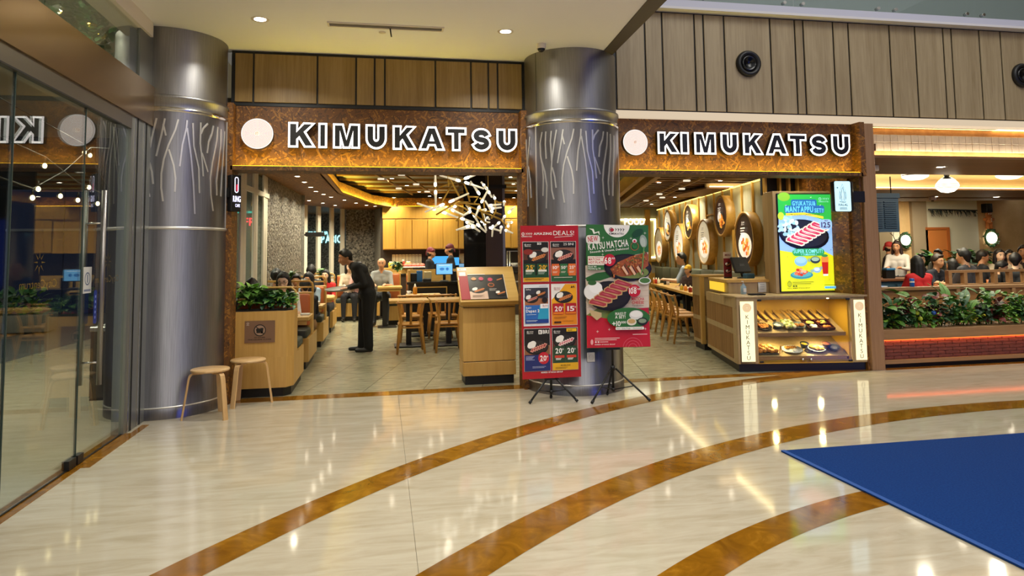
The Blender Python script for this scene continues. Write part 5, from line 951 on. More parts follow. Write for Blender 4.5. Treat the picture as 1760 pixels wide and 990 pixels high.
E2(320, 712, 150, 76, '2f6a30'); c.poly(P([(45,648),(130,672),(132,700),(100,725),(60,690)]), 'c4aa7c'); T2('MAKE IT', 226, 690, 20, 76, 'f4f0e6', 1); T2('A SET!', 226, 714, 20, 72, 'f4f0e6', 1); T2('+10', 208, 768, 34, 58, 'f4f0e6', 1); T2('000', 268, 750, 16, 34, 'f4f0e6', 1); E2(372, 690, 48, 34, 'dcdad6'); E2(372, 684, 40, 22, 'f0eeea'); E2(342, 740, 34, 26, 'e0d8c8'); E2(342, 736, 26, 16, 'c8a468'); E2(418, 738, 38, 28, '20261e'); E2(418, 734, 28, 16, '8a9a80'); R2(232, 776, 430, 796, 'f0ece4', .008); T2('Rice + Ocha Dingin + Chawanmushi', 240, 790, 8, 180, '3a2a20', 1)
for i in range(3): k = .05+.03*i; c.ring(*m2(356, 930), k, .005, 'd86070', 20, 10, 170)
k0 = m2(90, 856); c.fine(k0[0], k0[1], .27, 'f0d8d4', 2, .01, .017); T2('MEMBER OF BOGA GROUP', 92, 902, 7, 140, 'f6e6e0', 1); E2(98, 880, 6, 6, 'f0e0dc'); E2(116, 880, 6, 6, 'f0e0dc'); c.fine(*m2(126, 882), .09, 'f0d8d4', 1, .01); E2(71, 880, 9, 20, 'e8a8a8'); c.fine(*m2(352, 832), .16, 'f0d8d4', 1, .01)
c.build('print', PRINT, t)
# ------------------------------------------------------------------ counter with the display case (its own axes: x along the front, y into the shop)
CA = Vector((4.41, 8.04, 0)); CR = -math.radians(9.5)
t = CT = thing('display_counter', 'low counter with two lit name panels, slatted side and glass display case', 'counter', CA, CR)
W = 1.69
MB().prism([(.02, .03), (W-.02, .03), (W-.02, 1.7), (.19, 1.7)], 0, .10).build('plinth', BLACK, t)
CW = mat('counter_veneer', 'b3986a', .4); CW = wood('counter_veneer_grain', 'b39a70', '9c8358', 'Z', .4, 30); CASEY = mat('case_lining', 'cfa030', .5)
def frame_panel(x0, x1, nm):
    MB().bbox(x0, 0, .10, x1, .16, .925, .004).build('light_pillar', CW, t)
    m = MB().box(x0+.045, -.004, .13, x1-.045, 0, .885).build('lit_name_panel', glow('panel_glow', 'ffeebc', 1.5), t)
    c = Canvas(); c.y = -.0045; xc = (x0+x1)/2
    for k in range(5): c.ring(xc, .805, .055-.010*k, .006, 'e0a070', 20)
    for i, chh in enumerate('KIMUKATSU'): c.text(chh, xc, .665-.064*i, .050, '241a14', 0, 'C')
    c.build('name_lettering', vcol('panel_print', .12), m)
frame_panel(0, .262, 'left'); frame_panel(1.458, W, 'right')
MB().prism([(.26, .55), (1.46, .55), (1.46, .57), (.26, .57)], .10, .9).build('case_back', CASEY, t); MB().box(.26, .0, .10, 1.46, .55, .135).build('case_floor', CASEY, t); MB().box(1.44, .05, .13, 1.46, .55, .9).box(.26, .16, .13, .28, .55, .9).build('case_side', CASEY, t)
MB().bbox(-.005, -.01, .925, W+.01, .62, .95, .004).build('counter_top', CW, t)
for z0, nm in ((.53, 'upper'), (.235, 'lower')):
    s = MB().prism([(.04, z0-.06), (.06, z0-.07), (.54, z0+.13), (.54, z0+.15)], .275, 1.40 if z0 > .5 else 1.44, 'X').build('shelf_board', CW, t); MB().box(.275, .03, z0-.095, 1.40, .05, z0-.05).build('shelf_lip', wood('shelf_walnut', '9a744a', '7c5a36', 'X'), s)
    area('case_lamp', CA+Matrix.Rotation(CR, 3, 'Z') @ Vector((1.1, .15, z0+.34 if z0 > .5 else z0+.2)), .05, 4.5, (1, .80, .34)); area('case_lamp', CA+Matrix.Rotation(CR, 3, 'Z') @ Vector((.5, .15, z0+.34 if z0 > .5 else z0+.2)), .05, 3.8, (1, .80, .34))
for k in range(11): MB().beam((.31+k*.10, .30, .62), (.27+k*.10, .50, .73), .04, .012).build('pale_slat', MAPLE, t)
for x0, x1 in ((.268, .858), (.862, 1.452)):
    g_ = MB().box(x0, -.006, .115, x1, 0, .915).build('glass_door', GLASS2, t); MB().tube([(x1-.05 if x0 < .5 else x0+.05, -.03, .14), (x1-.05 if x0 < .5 else x0+.05, -.006, .14)], .012, 10).tube([(x1-.05 if x0 < .5 else x0+.05, -.03, .125), (x1-.05 if x0 < .5 else x0+.05, -.03, .165)], .016, 8).build('lock_knob', STEELB, g_)
    for z in (.125, .895): MB().bbox(x0+.0 if x0 < .5 else x1-.05, -.014, z-.01, x0+.05 if x0 < .5 else x1, .004, z+.012, .003).build('hinge', BLACK, g_)
MB().lathe([(.016, 0), (.016, .012), (.001, .014)], 12, (1.21, .08, .90)).build('spot_lens', glow('case_spot', 'fff0c0', 12), t)
# slatted side and upper till level
sd = (.15, 1.72); L = math.hypot(*sd); ang = math.atan2(sd[0], sd[1])
def side(u): return (sd[0]*u/L, .0+sd[1]*u/L)
MB().prism([(.03, .0), (.22, .0), (.6, 1.72), (sd[0]+.03, sd[1])], .10, .84).build('side_core', mat('side_dark', '4a3420', .6), t)
for z0, z1 in ((.10, .14), (.46, .53), (.80, .925)): a, b = side(0.0), side(L); MB().beam((a[0]+.012, a[1]+.01, (z0+z1)/2), (b[0]+.012, b[1], (z0+z1)/2), .04, z1-z0).build('side_rail', CW, t)
for k in range(30):
    u = .19+k*.052; x, y = side(u)
    for z0, z1 in ((.14, .46), (.53, .80)): MB().box(x-.002, y-.016, z0, x+.03, y+.016, z1).build('slat', WALNUT, t)
MB().prism([(.12, .62), (1.1, .62), (1.1, 1.72), (.20, 1.72)], .95, 1.10).build('till_level', CW, t); MB().prism([(.085, .60), (1.12, .60), (1.12, 1.74), (.19, 1.74)], 1.10, 1.135).build('till_top', MAPLEX, t); MB().prism([(.112, .80), (.12, .80), (.205, 1.70), (.195, 1.70)], .965, 1.085).build('light_slot', glow('slot_glow', 'ffcf3a', 1.1), t)
MB().prism([(.16, .0), (1.66, .0), (1.66, .62), (.16, .62)], .90, .925).build('deck', CW, t); MB().box(.262, .57, .1, 1.66, .62, .93).build('rear_panel', CW, t)
def cl_(x, y, z): v = Matrix.Rotation(CR, 3, 'Z') @ Vector((x, y, 0)); return (CA.x+v.x, CA.y+v.y, z)
# end cabinet between till and side tables
t = thing('slatted_end_cabinet', 'slatted end cabinet between the counter and the side tables', 'cabinet', (4.90, 9.98, 0), CR); MB().box(.02, .02, 0, .4, .5, .10).build('plinth', BLACK, t); MB().bbox(0, 0, .10, .42, .52, 1.13, .004).build('body', CW, t); MB().bbox(-.02, -.02, 1.13, .44, .54, 1.16, .004).build('top_board', MAPLEX, t)
for z0, z1 in ((.16, .46), (.53, .84)):
    for k in range(7): MB().box(-.014, .03+k*.068, z0, .0, .06+k*.068, z1).build('slat', WALNUT, t)
    for k in range(5): MB().box(.02+k*.075, -.014, z0, .055+k*.075, .0, z1).build('slat', WALNUT, t)
MB().box(-.03, -.03, .1, .03, .03, 1.13).build('corner_post', MAPLE, t)
# things on the counter
t = thing('till_screen', 'black till screen seen from behind on the counter top', 'monitor', cl_(.52, 1.15, 1.135), CR+.5); MB().lathe([(.09, 0), (.09, .015), (.05, .02)], 16).build('foot', BLACK, t); MB().tube([(0, 0, .02), (0, .04, .13)], .03, 8).build('neck', BLACK, t); s = MB().bbox(-.16, -.02, 0, .16, .02, .24, .01).build('housing', BLACK, t, (0, -.0, .08), (-.4, 0, 0)); MB().box(-.05, -.024, .1, .05, -.02, .13).build('badge', mat('till_badge', '2a2a2c', .3), s); MB().bbox(-.08, -.14, 0, .08, -.05, .07, .01).build('printer', mat('blue_device', '2c5a7a', .4), t)
t = thing('menu_tent', 'tall red food card standing on the counter top', 'card', cl_(.33, 1.25, 1.135), .15); MB().bbox(-.06, -.02, 0, .06, .02, .02, .004).build('foot', BLACK, t); c = Canvas(); c.rect(-.07, .02, .07, .38, '7a2426'); c.rect(-.07, .29, .07, .38, 'c8b49c'); c.plate(0, .2, .055, 'katsu'); c.plate(0, .1, .05, 'gyu'); c.text('MENU', 0, .325, .025, '7a2426', 1, 'C'); c.build('print', PRINT, t); MB().box(-.07, .0005, .02, .07, .004, .38).build('card', WHITE, t)
t = thing('sanitizer_bottle', 'clear pump bottle of sanitizer at the counter edge', 'bottle', cl_(.26, .45, .95)); MB().lathe([(.036, 0), (.038, .01), (.038, .1), (.015, .125), (.015, .14)], 16).build('body', mat('sanitizer_clear', '8fa6b4', .15), t); MB().tube([(0, 0, .14), (0, 0, .17), (-.03, -.01, .17)], .007, 8).build('pump', WHITE, t); MB().box(-.02, -.039, .03, .02, -.037, .08).build('label', mat('label_white', 'd8d8d4', .5), t)
t = thing('taped_paper', 'white paper slip hanging over the counter upstand', 'paper', cl_(.52, .615, .965), CR); m = MB(); m.add([(x, -.004-.012*math.sin(k*1.2), z) for k, z in enumerate((0, .05, .1, .15)) for x in (0, .11)], [(2*k, 2*k+1, 2*k+3, 2*k+2) for k in range(3)], True); m.build('sheet', mat('paper_white', 'd4d2cc', .7), t)
for k in range(3): MB().box(.02, -.022, .04+k*.03, .08, -.0205, .045+k*.03).build('print_line', mat('print_grey', '8a8a88'), t)
t = thing('black_tray', 'small black bill tray on the counter near the screen', 'tray', cl_(.34, .2, .95), CR); MB().bbox(-.1, -.05, 0, .1, .05, .012, .004).build('base', BLACK, t); MB().tube([(-.1, -.05, .015), (.1, -.05, .015), (.1, .05, .015), (-.1, .05, .015), (-.1, -.05, .015)], .006, 6).build('rim', BLACK, t)
t = thing('black_card_holder', 'black card holder beside the big screen on the counter', 'holder', cl_(.83, 1.0, 1.135), CR+.3); MB().bbox(-.05, -.03, 0, .05, .03, .24, .006).build('body', BLACK, t); MB().box(-.035, -.034, .1, .035, -.03, .2).build('paper', mat('paper_white', 'd4d2cc', .7), t); MB().ball((0, 0, .27), .03, 10, 7).build('bell', mat('gold_bauble', 'c9a24a', .2, 1), t)
# foods in the display case
def dish(label, x, zsh, r, col, ry=1.0, d=None, cat='plate', nm='sample_dish'):
    yy = .17; z = zsh+.004; q = cl_(x, yy, z); d_ = thing(nm, label, cat, q, (.36, 0, CR)); h = d or .02
    MB().lathe([(.001, .004), (r*.6, 0), (r, h), (r*.96, h+.003), (r*.55, .008), (.001, .008)], 28, (0, 0, 0), 0, 2*PI, 1, ry).build('dish', mat('dish_'+col, col, .25), d_); return d_
def lumps(par, nm, n, r, R_, col, zc, seed, ry=1, cx=0, cy=0, fl=.6, cols=None):
    g = random.Random(seed)
    for k in range(n):
        a = g.uniform(0, 2*PI); q = R_*math.sqrt(g.random()); cc = (cols or [col])[k % len(cols or [col])]
        MB().ball((cx+q*math.cos(a), cy+q*ry*math.sin(a), zc+g.uniform(0, r*.6)), r*g.uniform(.8, 1.2), 7, 5, 1, 1, fl).build(nm, mat('food_'+cc, cc, .55), par)
def cutlet(par, cx, cy, L, Wd, z, col='a85a24', n=5, rot=0):
    for k in range(n):
        o = MB().bbox(-L/n/2*.9, -Wd/2, 0, L/n/2*.9, Wd/2, .025, .006).build('cutlet_slice', noisy('fried_crumb', [(.3, '8a4a1c'), (.6, 'c8862e'), (.8, 'd89a48')], 60, .7, (1, 1, 1), .5, 3), par); u = (-.5+(k+.5)/n)*L; o.location = (cx+u*math.cos(rot), cy+u*math.sin(rot), z); o.rotation_euler = (0, .25, rot)
zs = .53
d = dish('black oval plate of fried cutlet and noodles, upper shelf at the left', .40, zs, .105, '1c1a18', .95); cutlet(d, 0, .02, .13, .06, .012, n=4); lumps(d, 'noodle_lump', 7, .02, .05, 'c87a24', .012, 1, .5, 0, -.03)
d = dish('small grey bowl of white rice on the upper shelf', .585, zs, .068, '5a6064', 1, .045, 'bowl'); lumps(d, 'rice_heap', 6, .026, .025, 'e6dfc8', .02, 2)
d = dish('tilted slab of rolled sandwiches on the upper shelf', .72, zs+.02, .075, '3c4238', 1.5); 
for i in range(5):
    for j in range(3): MB().bbox(-.02, -.02, 0, .02, .02, .035, .006).build('roll_piece', mat('food_roll%d' % ((i+j) % 3), ('d8c888', '8a9a4a', 'e0d8b8')[(i+j) % 3], .6), d, (-.045+j*.045, -.085+i*.043, .01), .6)
d = dish('grey bowl with two round croquettes on the upper shelf', .86, zs, .085, '70787a', 1, .035, 'bowl')
for x in (-.035, .035): MB().ball((x, 0, .03), .035, 12, 8, 1, 1, .7).build('croquette', MATS['fried_crumb'], d)
q = cl_(1.12, .19, zs+.012); d = thing('sample_bento', 'dark red bento box with compartments on the upper shelf', 'box', q, (.36, 0, CR)); MB().bbox(-.17, -.12, 0, .17, .12, .012, .004).build('box_base', mat('bento_red', '3a1414', .3), d)
for x in (-.17, -.01, .16): MB().box(x, -.12, .012, x+.01, .12, .035).build('divider', mat('bento_red', '3a1414', .3), d)
for y in (-.12, -.005, .11): MB().box(-.17, y, .012, .17, y+.01, .035).build('divider', mat('bento_red', '3a1414', .3), d)
MB().lathe([(.045, 0), (.05, .012), (.03, .016), (.001, .02)], 18, (-.085, .055, .014)).build('egg_dish', mat('food_e8d060', 'e8d060', .4), d); lumps(d, 'rice_heap', 6, .03, .03, 'e9e4da', .014, 4, 1, -.085, -.06, .5); lumps(d, 'fried_piece', 6, .028, .04, 'b8702a', .014, 5, 1, .08, -.06); lumps(d, 'salad_piece', 7, .025, .045, 'x', .014, 6, 1, .07, .055, .6, ['c8c860', '8a9a3a', 'b0602a'])
zs = .235
q = cl_(.42, .17, zs+.006); d = thing('sample_tray', 'dark tray heaped with fried chicken on the lower shelf', 'tray', q, (.36, 0, CR)); MB().bbox(-.13, -.1, 0, .13, .1, .012, .004).build('tray', mat('dish_26221e', '26221e', .4), d)
for k in range(14): MB().ball((-.10+.05*(k % 5), -.07+.055*(k//5), .03+.01*(k % 3)), .036, 8, 6, 1, .85, .75).build('chicken_piece', MATS['fried_crumb'], d)
q = cl_(.60, .17, zs+.006); d = thing('chopsticks', 'pair of brown chopsticks lying between the dishes on the lower shelf', 'chopsticks', q, (.36, 0, CR-.5))
for k in range(2): MB().tube([(k*.014, -.11, .006), (k*.02, .11, .006)], [.004, .006], 6).build('stick', mat('chopstick_brown', '6a3a1c', .4), d)
d = dish('white oval plate with a cutlet and curry, lower shelf', .76, zs, .135, 'd9d8d2', .8, .02); cutlet(d, -.01, .035, .15, .055, .012); lumps(d, 'rice_heap', 5, .035, .06, 'ece6d4', .008, 8, .4, 0, -.04, .4)
d = dish('dark cup of yellow egg custard on the lower shelf', .915, zs+.035, .055, '2f3a38', 1, .06, 'bowl'); MB().lathe([(.05, .045), (.001, .05)], 18).build('custard', mat('food_custard', 'd8b83c', .3), d)
d = dish('grey plate with omelette and cutlet on the lower shelf', 1.08, zs+.005, .12, '8a9498', .8); MB().ball((-.02, .03, .02), .06, 12, 8, 1.2, .8, .5).build('omelette', mat('food_omelette', 'e0b428', .5), d); cutlet(d, .02, -.025, .12, .05, .012, n=4)
d = dish('small black bowl of pickles in front of the omelette plate', .97, zs-.035, .05, '1e1c1a', 1, .03, 'bowl'); lumps(d, 'pickle_piece', 7, .014, .028, 'x', .015, 10, 1, 0, 0, .7, ['b8a858', '8a7a3a'])
d = dish('small brown bowl of soup at the back right of the lower shelf', 1.20, zs+.05, .055, '3a2418', 1, .04, 'bowl'); MB().lathe([(.05, .03), (.001, .032)], 18).build('soup', mat('food_soup', '6a3a1c', .2), d)
d = dish('grey bowl of white rice at the right end of the lower shelf', 1.30, zs, .075, '4e5658', 1, .045, 'bowl'); lumps(d, 'rice_heap', 6, .026, .03, 'e6dfc8', .022, 12)
# ------------------------------------------------------------------ big lit screen
t = thing('menu_screen', 'tall lit screen advertising a meal set, standing on the counter', 'screen', (5.64, 8.33, .95), -math.radians(3)); MB().bbox(-.475, .0, 0, .475, .25, 1.375, .006).build('cabinet', CW, t); MB().bbox(-.425, -.012, .015, .405, .0, 1.345, .004).build('bezel', BLACK, t)
sx = lambda x: (x-100)/(545-100)*.79-.405; sz = lambda y: (905-y)/(905-85)*1.30+.03
c = Canvas(.0002); c.y = -.013; E = lambda x, y, rx, ry, col, rot=0: c.ell(sx(x), sz(y), rx*.79/445, ry*1.3/820, col, rot, 24); PP = lambda L: [(sx(a), sz(b)) for a, b in L]
def TT(tx, x, y, h, wpx, col, b=1): c.text(tx, sx(x), sz(y), h*1.3/820, col, b, 'L', wid=wpx*.79/445)
c.rect(sx(100), sz(905), sx(545), sz(85), '2fb04a'); c.poly(PP([(100,270),(300,250),(545,330),(545,640),(100,560)]), '8fb8e8'); c.poly(PP([(100,560),(260,590),(440,560),(545,620),(545,905),(100,905)]), 'd6d820'); E(150, 105, 50, 38, '7cb43a'); E(120, 270, 26, 34, 'b8cc3a')
c.logo(sx(480), sz(125), .04, '8fd0c0')
for dx, col, b in ((0, '1d5a9a', 1), ): 
    c.rrect(sx(205), sz(190), sx(415), sz(128), .03, '2a66a8'); c.rrect(sx(150), sz(245), sx(475), sz(180), .03, '2a66a8'); TT('GYUKATSU&', 215, 180, 36, 190, '6cd0f4'); TT('MANTAPPU', 158, 236, 46, 225, '6cd0f4'); TT('SET!!', 395, 240, 34, 74, '6cd0f4')
c.poly(PP([(160,246),(310,240),(465,275),(465,295),(310,262),(160,268)]), 'e8d440'); TT('COMPLETE SET + UNAGI + DRINK', 170, 262, 8, 270, '4a4a1a')
E(300, 430, 205, 130, '0e0f14', -.12); E(300, 420, 190, 112, '22242c', -.12)
for k in range(40): a_ = gg.uniform(0, 6.28); q_ = math.sqrt(gg.random()); E(185+85*q_*math.cos(a_), 360+82*q_*math.sin(a_), gg.uniform(14, 26), gg.uniform(10, 16), ('c8e4f4', 'a8d0e8', 'dcecf0', '98c8d8')[k % 4], gg.uniform(0, 3))
for k in range(7): x, y = 150+k*34, 470-k*21; c.poly(PP([(x,y-12),(x+24,y-32),(x+150,y+22),(x+148,y+48),(x+124,y+58),(x-4,y+14)]), 'f2ead8'); c.poly(PP([(x+8,y-8),(x+28,y-22),(x+142,y+26),(x+140,y+40),(x+122,y+46),(x+6,y+8)]), 'c83a5a'); c.poly(PP([(x+20,y-6),(x+70,y+8),(x+110,y+28),(x+64,y+18)]), 'f0a8b8')
c.rrect(sx(425), sz(385), sx(528), sz(300), .05, '9cc4ee'); TT('125', 440, 370, 44, 74, '3a2050'); TT('RP', 470, 318, 12, 24, '3a2050')
c.rrect(sx(195), sz(610), sx(455), sz(548), .05, '2f9a58'); TT('SUPER KOMPLIT!', 205, 585, 30, 235, '8ce0ec'); TT('+ TAMBAHAN +', 262, 606, 16, 130, '8ce0ec')
E(260, 655, 52, 42, '7fb4dc'); E(260, 645, 44, 26, '9ccaf0'); E(378, 645, 40, 30, '2a3a40'); E(378, 638, 32, 18, '9ab8a0'); E(388, 730, 32, 24, '8ab0d4'); E(388, 724, 25, 14, 'd0dce8'); E(262, 770, 92, 34, '3a8a9a'); E(262, 764, 78, 24, '58a8b0')
for k in range(16): a_ = gg.uniform(0, 6.28); q_ = math.sqrt(gg.random()); E(262+55*q_*math.cos(a_), 745+26*q_*math.sin(a_), 14, 12, ('d8482a', 'e87a50', 'f0b090', 'c03a24')[k % 4])
c.poly(PP([(425,620),(484,620),(476,770),(434,770)]), 'b8241c'); c.poly(PP([(425,620),(484,620),(482,665),(428,665)]), 'e08a3c'); E(454, 610, 26, 12, '3a8a4a'); c.poly(PP([(434,765),(476,765),(474,780),(436,780)]), 'd8e8e0')
for x, y in ((326, 645), (345, 738), (420, 714)): c.ring(sx(x), sz(y), .022, .006, '2a80c0', 14); c.line(PP([(x-8, y), (x+8, y)]), .006, '2a80c0'); c.line(PP([(x, y-8), (x, y+8)]), .006, '2a80c0')
E(158, 842, 16, 30, 'a8b020'); c.ring(sx(158), sz(845), .034, .004, '3a4a10', 16); TT('HALAL', 142, 884, 9, 34, '3a4a10'); c.fine(sx(185), sz(832), .30, '4a5418', 2, .012, .022); TT('MEMBER OF BOGA GROUP', 185, 884, 9, 136, '4a3410'); E(192, 862, 8, 7, '3a4a10'); E(212, 862, 8, 7, '3a4a10'); c.rrect(sx(440), sz(888), sx(545), sz(868), .008, '6cc0e8'); TT('kimukatsu', 450, 884, 9, 85, '1d5a8a'); c.fine(sx(440), sz(860), .18, '4a5418', 1, .012)
for x, y, a_ in ((150, 615, .6), (150, 740, .9), (505, 560, -.4), (520, 540, .2), (540, 595, .9), (483, 812, 1), (155, 180, .4), (435, 180, .8), (360, 112, .2), (325, 297, .3)): c.line([(sx(x)-.01*math.cos(a_), sz(y)-.01*math.sin(a_)), (sx(x)+.01*math.cos(a_), sz(y)+.01*math.sin(a_))], .005, 'f0f4e8' if y < 320 else '6a3a2a')
c.build('display', SCREEN, t)
# slatted opening and board wall behind the screen
sw = struct(MB().box(5.2, 8.66, 2.3, 5.98, 8.70, 2.8).build('dark_sheet_screen_back', DARK)); MB().box(5.72, 8.40, 0, 5.99, 8.62, 2.8).build('board_panel', OSB, sw)  # black sheet stands for the darkness behind the open slats
for x in (5.2, 5.42, 5.56, 5.70): MB().box(x, 8.58, 2.3, x+.03, 8.64, 2.8).build('slat', CAB, sw)
MB().box(6.0, 7.95, 0, 6.06, 8.70, 2.8).build('side_board', OSB, sw); MB().box(5.2, 8.62, .95, 5.98, 8.66, 2.3).build('rear_board', CW, sw)
# projecting signs
p = AY(1450, 337, 7.62); t = thing('halal_sign', 'lit white halal sign box projecting from the right board post', 'sign', (5.685, 7.62, 2.0)); MB().bbox(-.115, -.0, 0, .16, .085, .385, .02).build('box', BLACK, t)
c = Canvas(); c.y = -.0005; c.rrect(-.113, .003, .113, .382, .02, 'bfe6f2'); k = '2c3c40'
for q in ([(0,.10),(-.04,.13),(-.055,.19),(-.03,.26),(0,.33),(.03,.26),(.055,.19),(.04,.13),(0,.10)], [(-.015,.12),(-.022,.2),(-.005,.28)], [(.015,.12),(.022,.2),(.005,.29)], [(-.038,.14),(-.035,.23)], [(.038,.14),(.035,.23)], [(-.05,.105),(.02,.095),(.04,.105)]): c.line([(a_, b_+.02) for a_, b_ in q], .006, k)
c.text('HALAL', 0, .072, .028, k, 1, 'C', wid=.13); c.rect(-.05, .045, .05, .051, k); c.rect(-.055, .03, .055, .036, k); c.line([(-.085, .3), (-.06, .3)], .006, k); c.line([(-.072, .29), (-.072, .31)], .006, k); c.build('lit_face', vcol('halal_face', .95), t); MB().box(.14, .02, .12, .33, .07, .26).build('bracket', BLACK, t)
t = thing('blade_sign', 'narrow black lit sign box projecting at the left board post', 'sign', (-1.565, 7.60, 2.01), math.radians(52)); MB().bbox(-.0, -.0, 0, .13, .075, .39, .008).build('box', BLACK, t); c = Canvas(); c.y = -.0008; c.rrect(.04, .20, .09, .37, .024, 'e8e8ff'); c.rrect(.048, .208, .082, .362, .017, '181418'); c.rrect(.062, .22, .082, .29, .008, 'c02c40'); c.text('RING', .02, .105, .06, 'd8d8f8', 1, 'L', wid=.1); c.text('CAFE', .05, .05, .03, 'd8d8f8', 1, 'L', wid=.06); c.build('lit_print', vcol('blade_print', 2.0), t); MB().box(-.02, .03, .15, .02, .06, .25).build('bracket', BLACK, t)
# ================================================================== people (one continuous skin surface each; hair and extras are children)
SK = {'a': 'd0a07c', 'b': 'bb8660', 'c': 'e4bc9c'}
def capsule(mb, a, b, ra, rb, n=10):
    a, b = Vector(a), Vector(b); d = b-a; L = d.length
    if L < 1e-5: mb.ball(a, ra, n, 7); return
    d.normalize(); pts = []; rad = []
    for k in (-80, -50, -20): t_ = math.radians(k); pts.append(a+d*ra*math.sin(t_)); rad.append(ra*math.cos(t_))
    for k in (0.0, .33, .67, 1.0): pts.append(a+(b-a)*k); rad.append(ra+(rb-ra)*k)
    for k in (20, 50, 80): t_ = math.radians(k); pts.append(b+d*rb*math.sin(t_)); rad.append(rb*math.cos(t_))
    mb.tube(pts, rad, n)
def remesh(mb, vox, name, smooth=2):
    me = mb.mesh(name, []); o = bpy.data.objects.new(name, me); COL.objects.link(o); md = o.modifiers.new('r', 'REMESH'); md.mode = 'VOXEL'; md.voxel_size = vox
    dg = bpy.context.evaluated_depsgraph_get(); dg.update(); out = bpy.data.meshes.new_from_object(o.evaluated_get(dg)); bpy.data.objects.remove(o); bpy.data.meshes.remove(me)
    n = len(out.vertices); co = np.empty(n*3); out.vertices.foreach_get('co', co); co = co.reshape(-1, 3); ed = np.empty(len(out.edges)*2, int); out.edges.foreach_get('vertices', ed); ed = ed.reshape(-1, 2)
    deg = np.bincount(ed.ravel(), minlength=n).clip(1)[:, None]
    for _ in range(smooth):
        s = np.zeros_like(co); np.add.at(s, ed[:, 0], co[ed[:, 1]]); np.add.at(s, ed[:, 1], co[ed[:, 0]]); co = co*.45+.55*s/deg
    out.vertices.foreach_set('co', co.ravel()); out.polygons.foreach_set('use_smooth', [True]*len(out.polygons)); out.update(); return out, co
def region_paint(me, co, bones, mats):
    """each face takes the material of the limb it lies nearest to"""
    ctr = np.empty(len(me.polygons)*3); me.polygons.foreach_get('center', ctr); ctr = ctr.reshape(-1, 3); best = np.full(len(ctr), 1e9); idx = np.zeros(len(ctr), int)
    for a, b, ra, rb, reg in bones:
        a, b = np.array(a), np.array(b); d = b-a; L2 = max(d@d, 1e-9); t_ = ((ctr-a)@d/L2).clip(0, 1); dist = np.linalg.norm(ctr-(a+t_[:, None]*d), axis=1)-(ra+(rb-ra)*t_); m = dist < best; best[m] = dist[m]; idx[m] = reg
    for x in mats: me.materials.append(x)
    me.polygons.foreach_set('material_index', idx)
def person(label, loc, rot, pose='sit', shirt='202024', pants='1c1c22', skin='a', hair='120d0b', style='short', lean=.1, turn=0, nod=0, sleeve='short', arms='table', vox=.016, group=None, shoe='16130f', seat=.50, scale=1.0, bulk=1.0, custom=None, glasses=False, cap='c8a01c', beard=False):
    t = thing('person', label, 'person', loc, rot, group); B = []; SH, SKN, PT, SO = 0, 1, 2, 3
    V = lambda x, y, z: Vector((x, y, z))
    hz = (seat+.10) if pose == 'sit' else .93
    pel = V(0, 0, hz); ax = V(0, -math.sin(lean), math.cos(lean)); ch = pel+ax*.36; nk = pel+ax*.53
    J = dict(pel=pel, ch=ch, nk=nk)
    if custom: J.update({k: Vector(v) for k, v in custom.items()}); pel, ch, nk = J['pel'], J['ch'], J['nk']; ax = (nk-pel).normalized()
    hd = J.get('hd', nk+ax*.03+V(0, -.035, .115))
    hw = .085
    B += [(pel+V(-hw*.8, 0, 0), pel+V(hw*.8, 0, 0), .115, .115, PT), (pel+V(-.05, 0, .1)+ax*.02, ch+V(-.075, 0, -.02), .105, .112, SH), (pel+V(.05, 0, .1)+ax*.02, ch+V(.075, 0, -.02), .105, .112, SH), (ch+V(-.1, 0, .06), ch+V(.1, 0, .06), .095, .095, SH)]
    for s in (-1, 1):
        k = 'R' if s < 0 else 'L'
        sh = J.get('sh'+k, nk+V(s*.165, .01, -.055)-ax*.01)
        if arms == 'table': el = sh+V(s*.05, -.13, -.25); wr = el+V(-s*.09, -.23, .03)
        elif arms == 'down': el = sh+V(s*.05, .03, -.29); wr = el+V(-s*.01, -.08, -.24)
        else: el = sh+V(s*.06, -.10, -.26); wr = el+V(-s*.11, -.18, .14)
        el = J.get('el'+k, el); wr = J.get('wr'+k, wr)
        B += [(nk+V(s*.05, .01, -.04), sh, .06, .068, SH), (sh, el, .06, .046, SH), (el, wr, .044, .03, SH if sleeve == 'long' else SKN)]
        d = (wr-el).normalized(); hn = wr+d*.07; B.append((wr, hn, .028, .034, SKN))
        side = d.cross(V(0, 0, 1)); side = side.normalized() if side.length > .1 else V(1, 0, 0); dn = J.get('hc'+k, side.cross(d)*-.03)
        for i, (o_, l_) in enumerate(((-.027, .062), (-.009, .074), (.009, .070), (.026, .055))): p0 = hn+side*o_+d*.012; p1 = p0+d*l_*.5+dn*.3; p2 = p1+d*l_*.45+dn*.8; B += [(p0, p1, .0105, .0098, SKN), (p1, p2, .0098, .0085, SKN)]
        th0 = wr+d*.035+side*(-s)*.03; B.append((th0, th0+d*.05+side*(-s)*.03+dn*.3, .013, .010, SKN))
        hp = J.get('hp'+k, pel+V(s*hw, -.0, -.02))
        if pose == 'sit': kn = hp+V(s*.04, -.42, .0); an = V(kn.x, kn.y+.03, .10)
        else: kn = hp+V(s*.01, -.02, -.42); an = hp+V(s*.01, .02, -.82)
        kn = J.get('kn'+k, kn); an = J.get('an'+k, an); toe = J.get('to'+k, an+V(s*.02, -.17, -.055))
        B += [(hp, kn, .10, .072, PT), (kn, an, .072, .062 if pose == 'stand' else .05, PT), (an+V(0, .03, -.055), toe, .042, .034, SO), (an, an+V(0, 0, -.04), .045, .04, SO)]
    B.append((nk-ax*.03, hd+V(0, .02, -.04), .055, .052, SKN))
    R = Euler((nod, 0, turn)).to_matrix(); H = lambda x, y, z: hd+R @ V(x, y, z)
    B = [(a, b, ra*(bulk if g in (SH, PT) else 1), rb*(bulk if g in (SH, PT) else 1), g) for a, b, ra, rb, g in B]
    mb = MB()
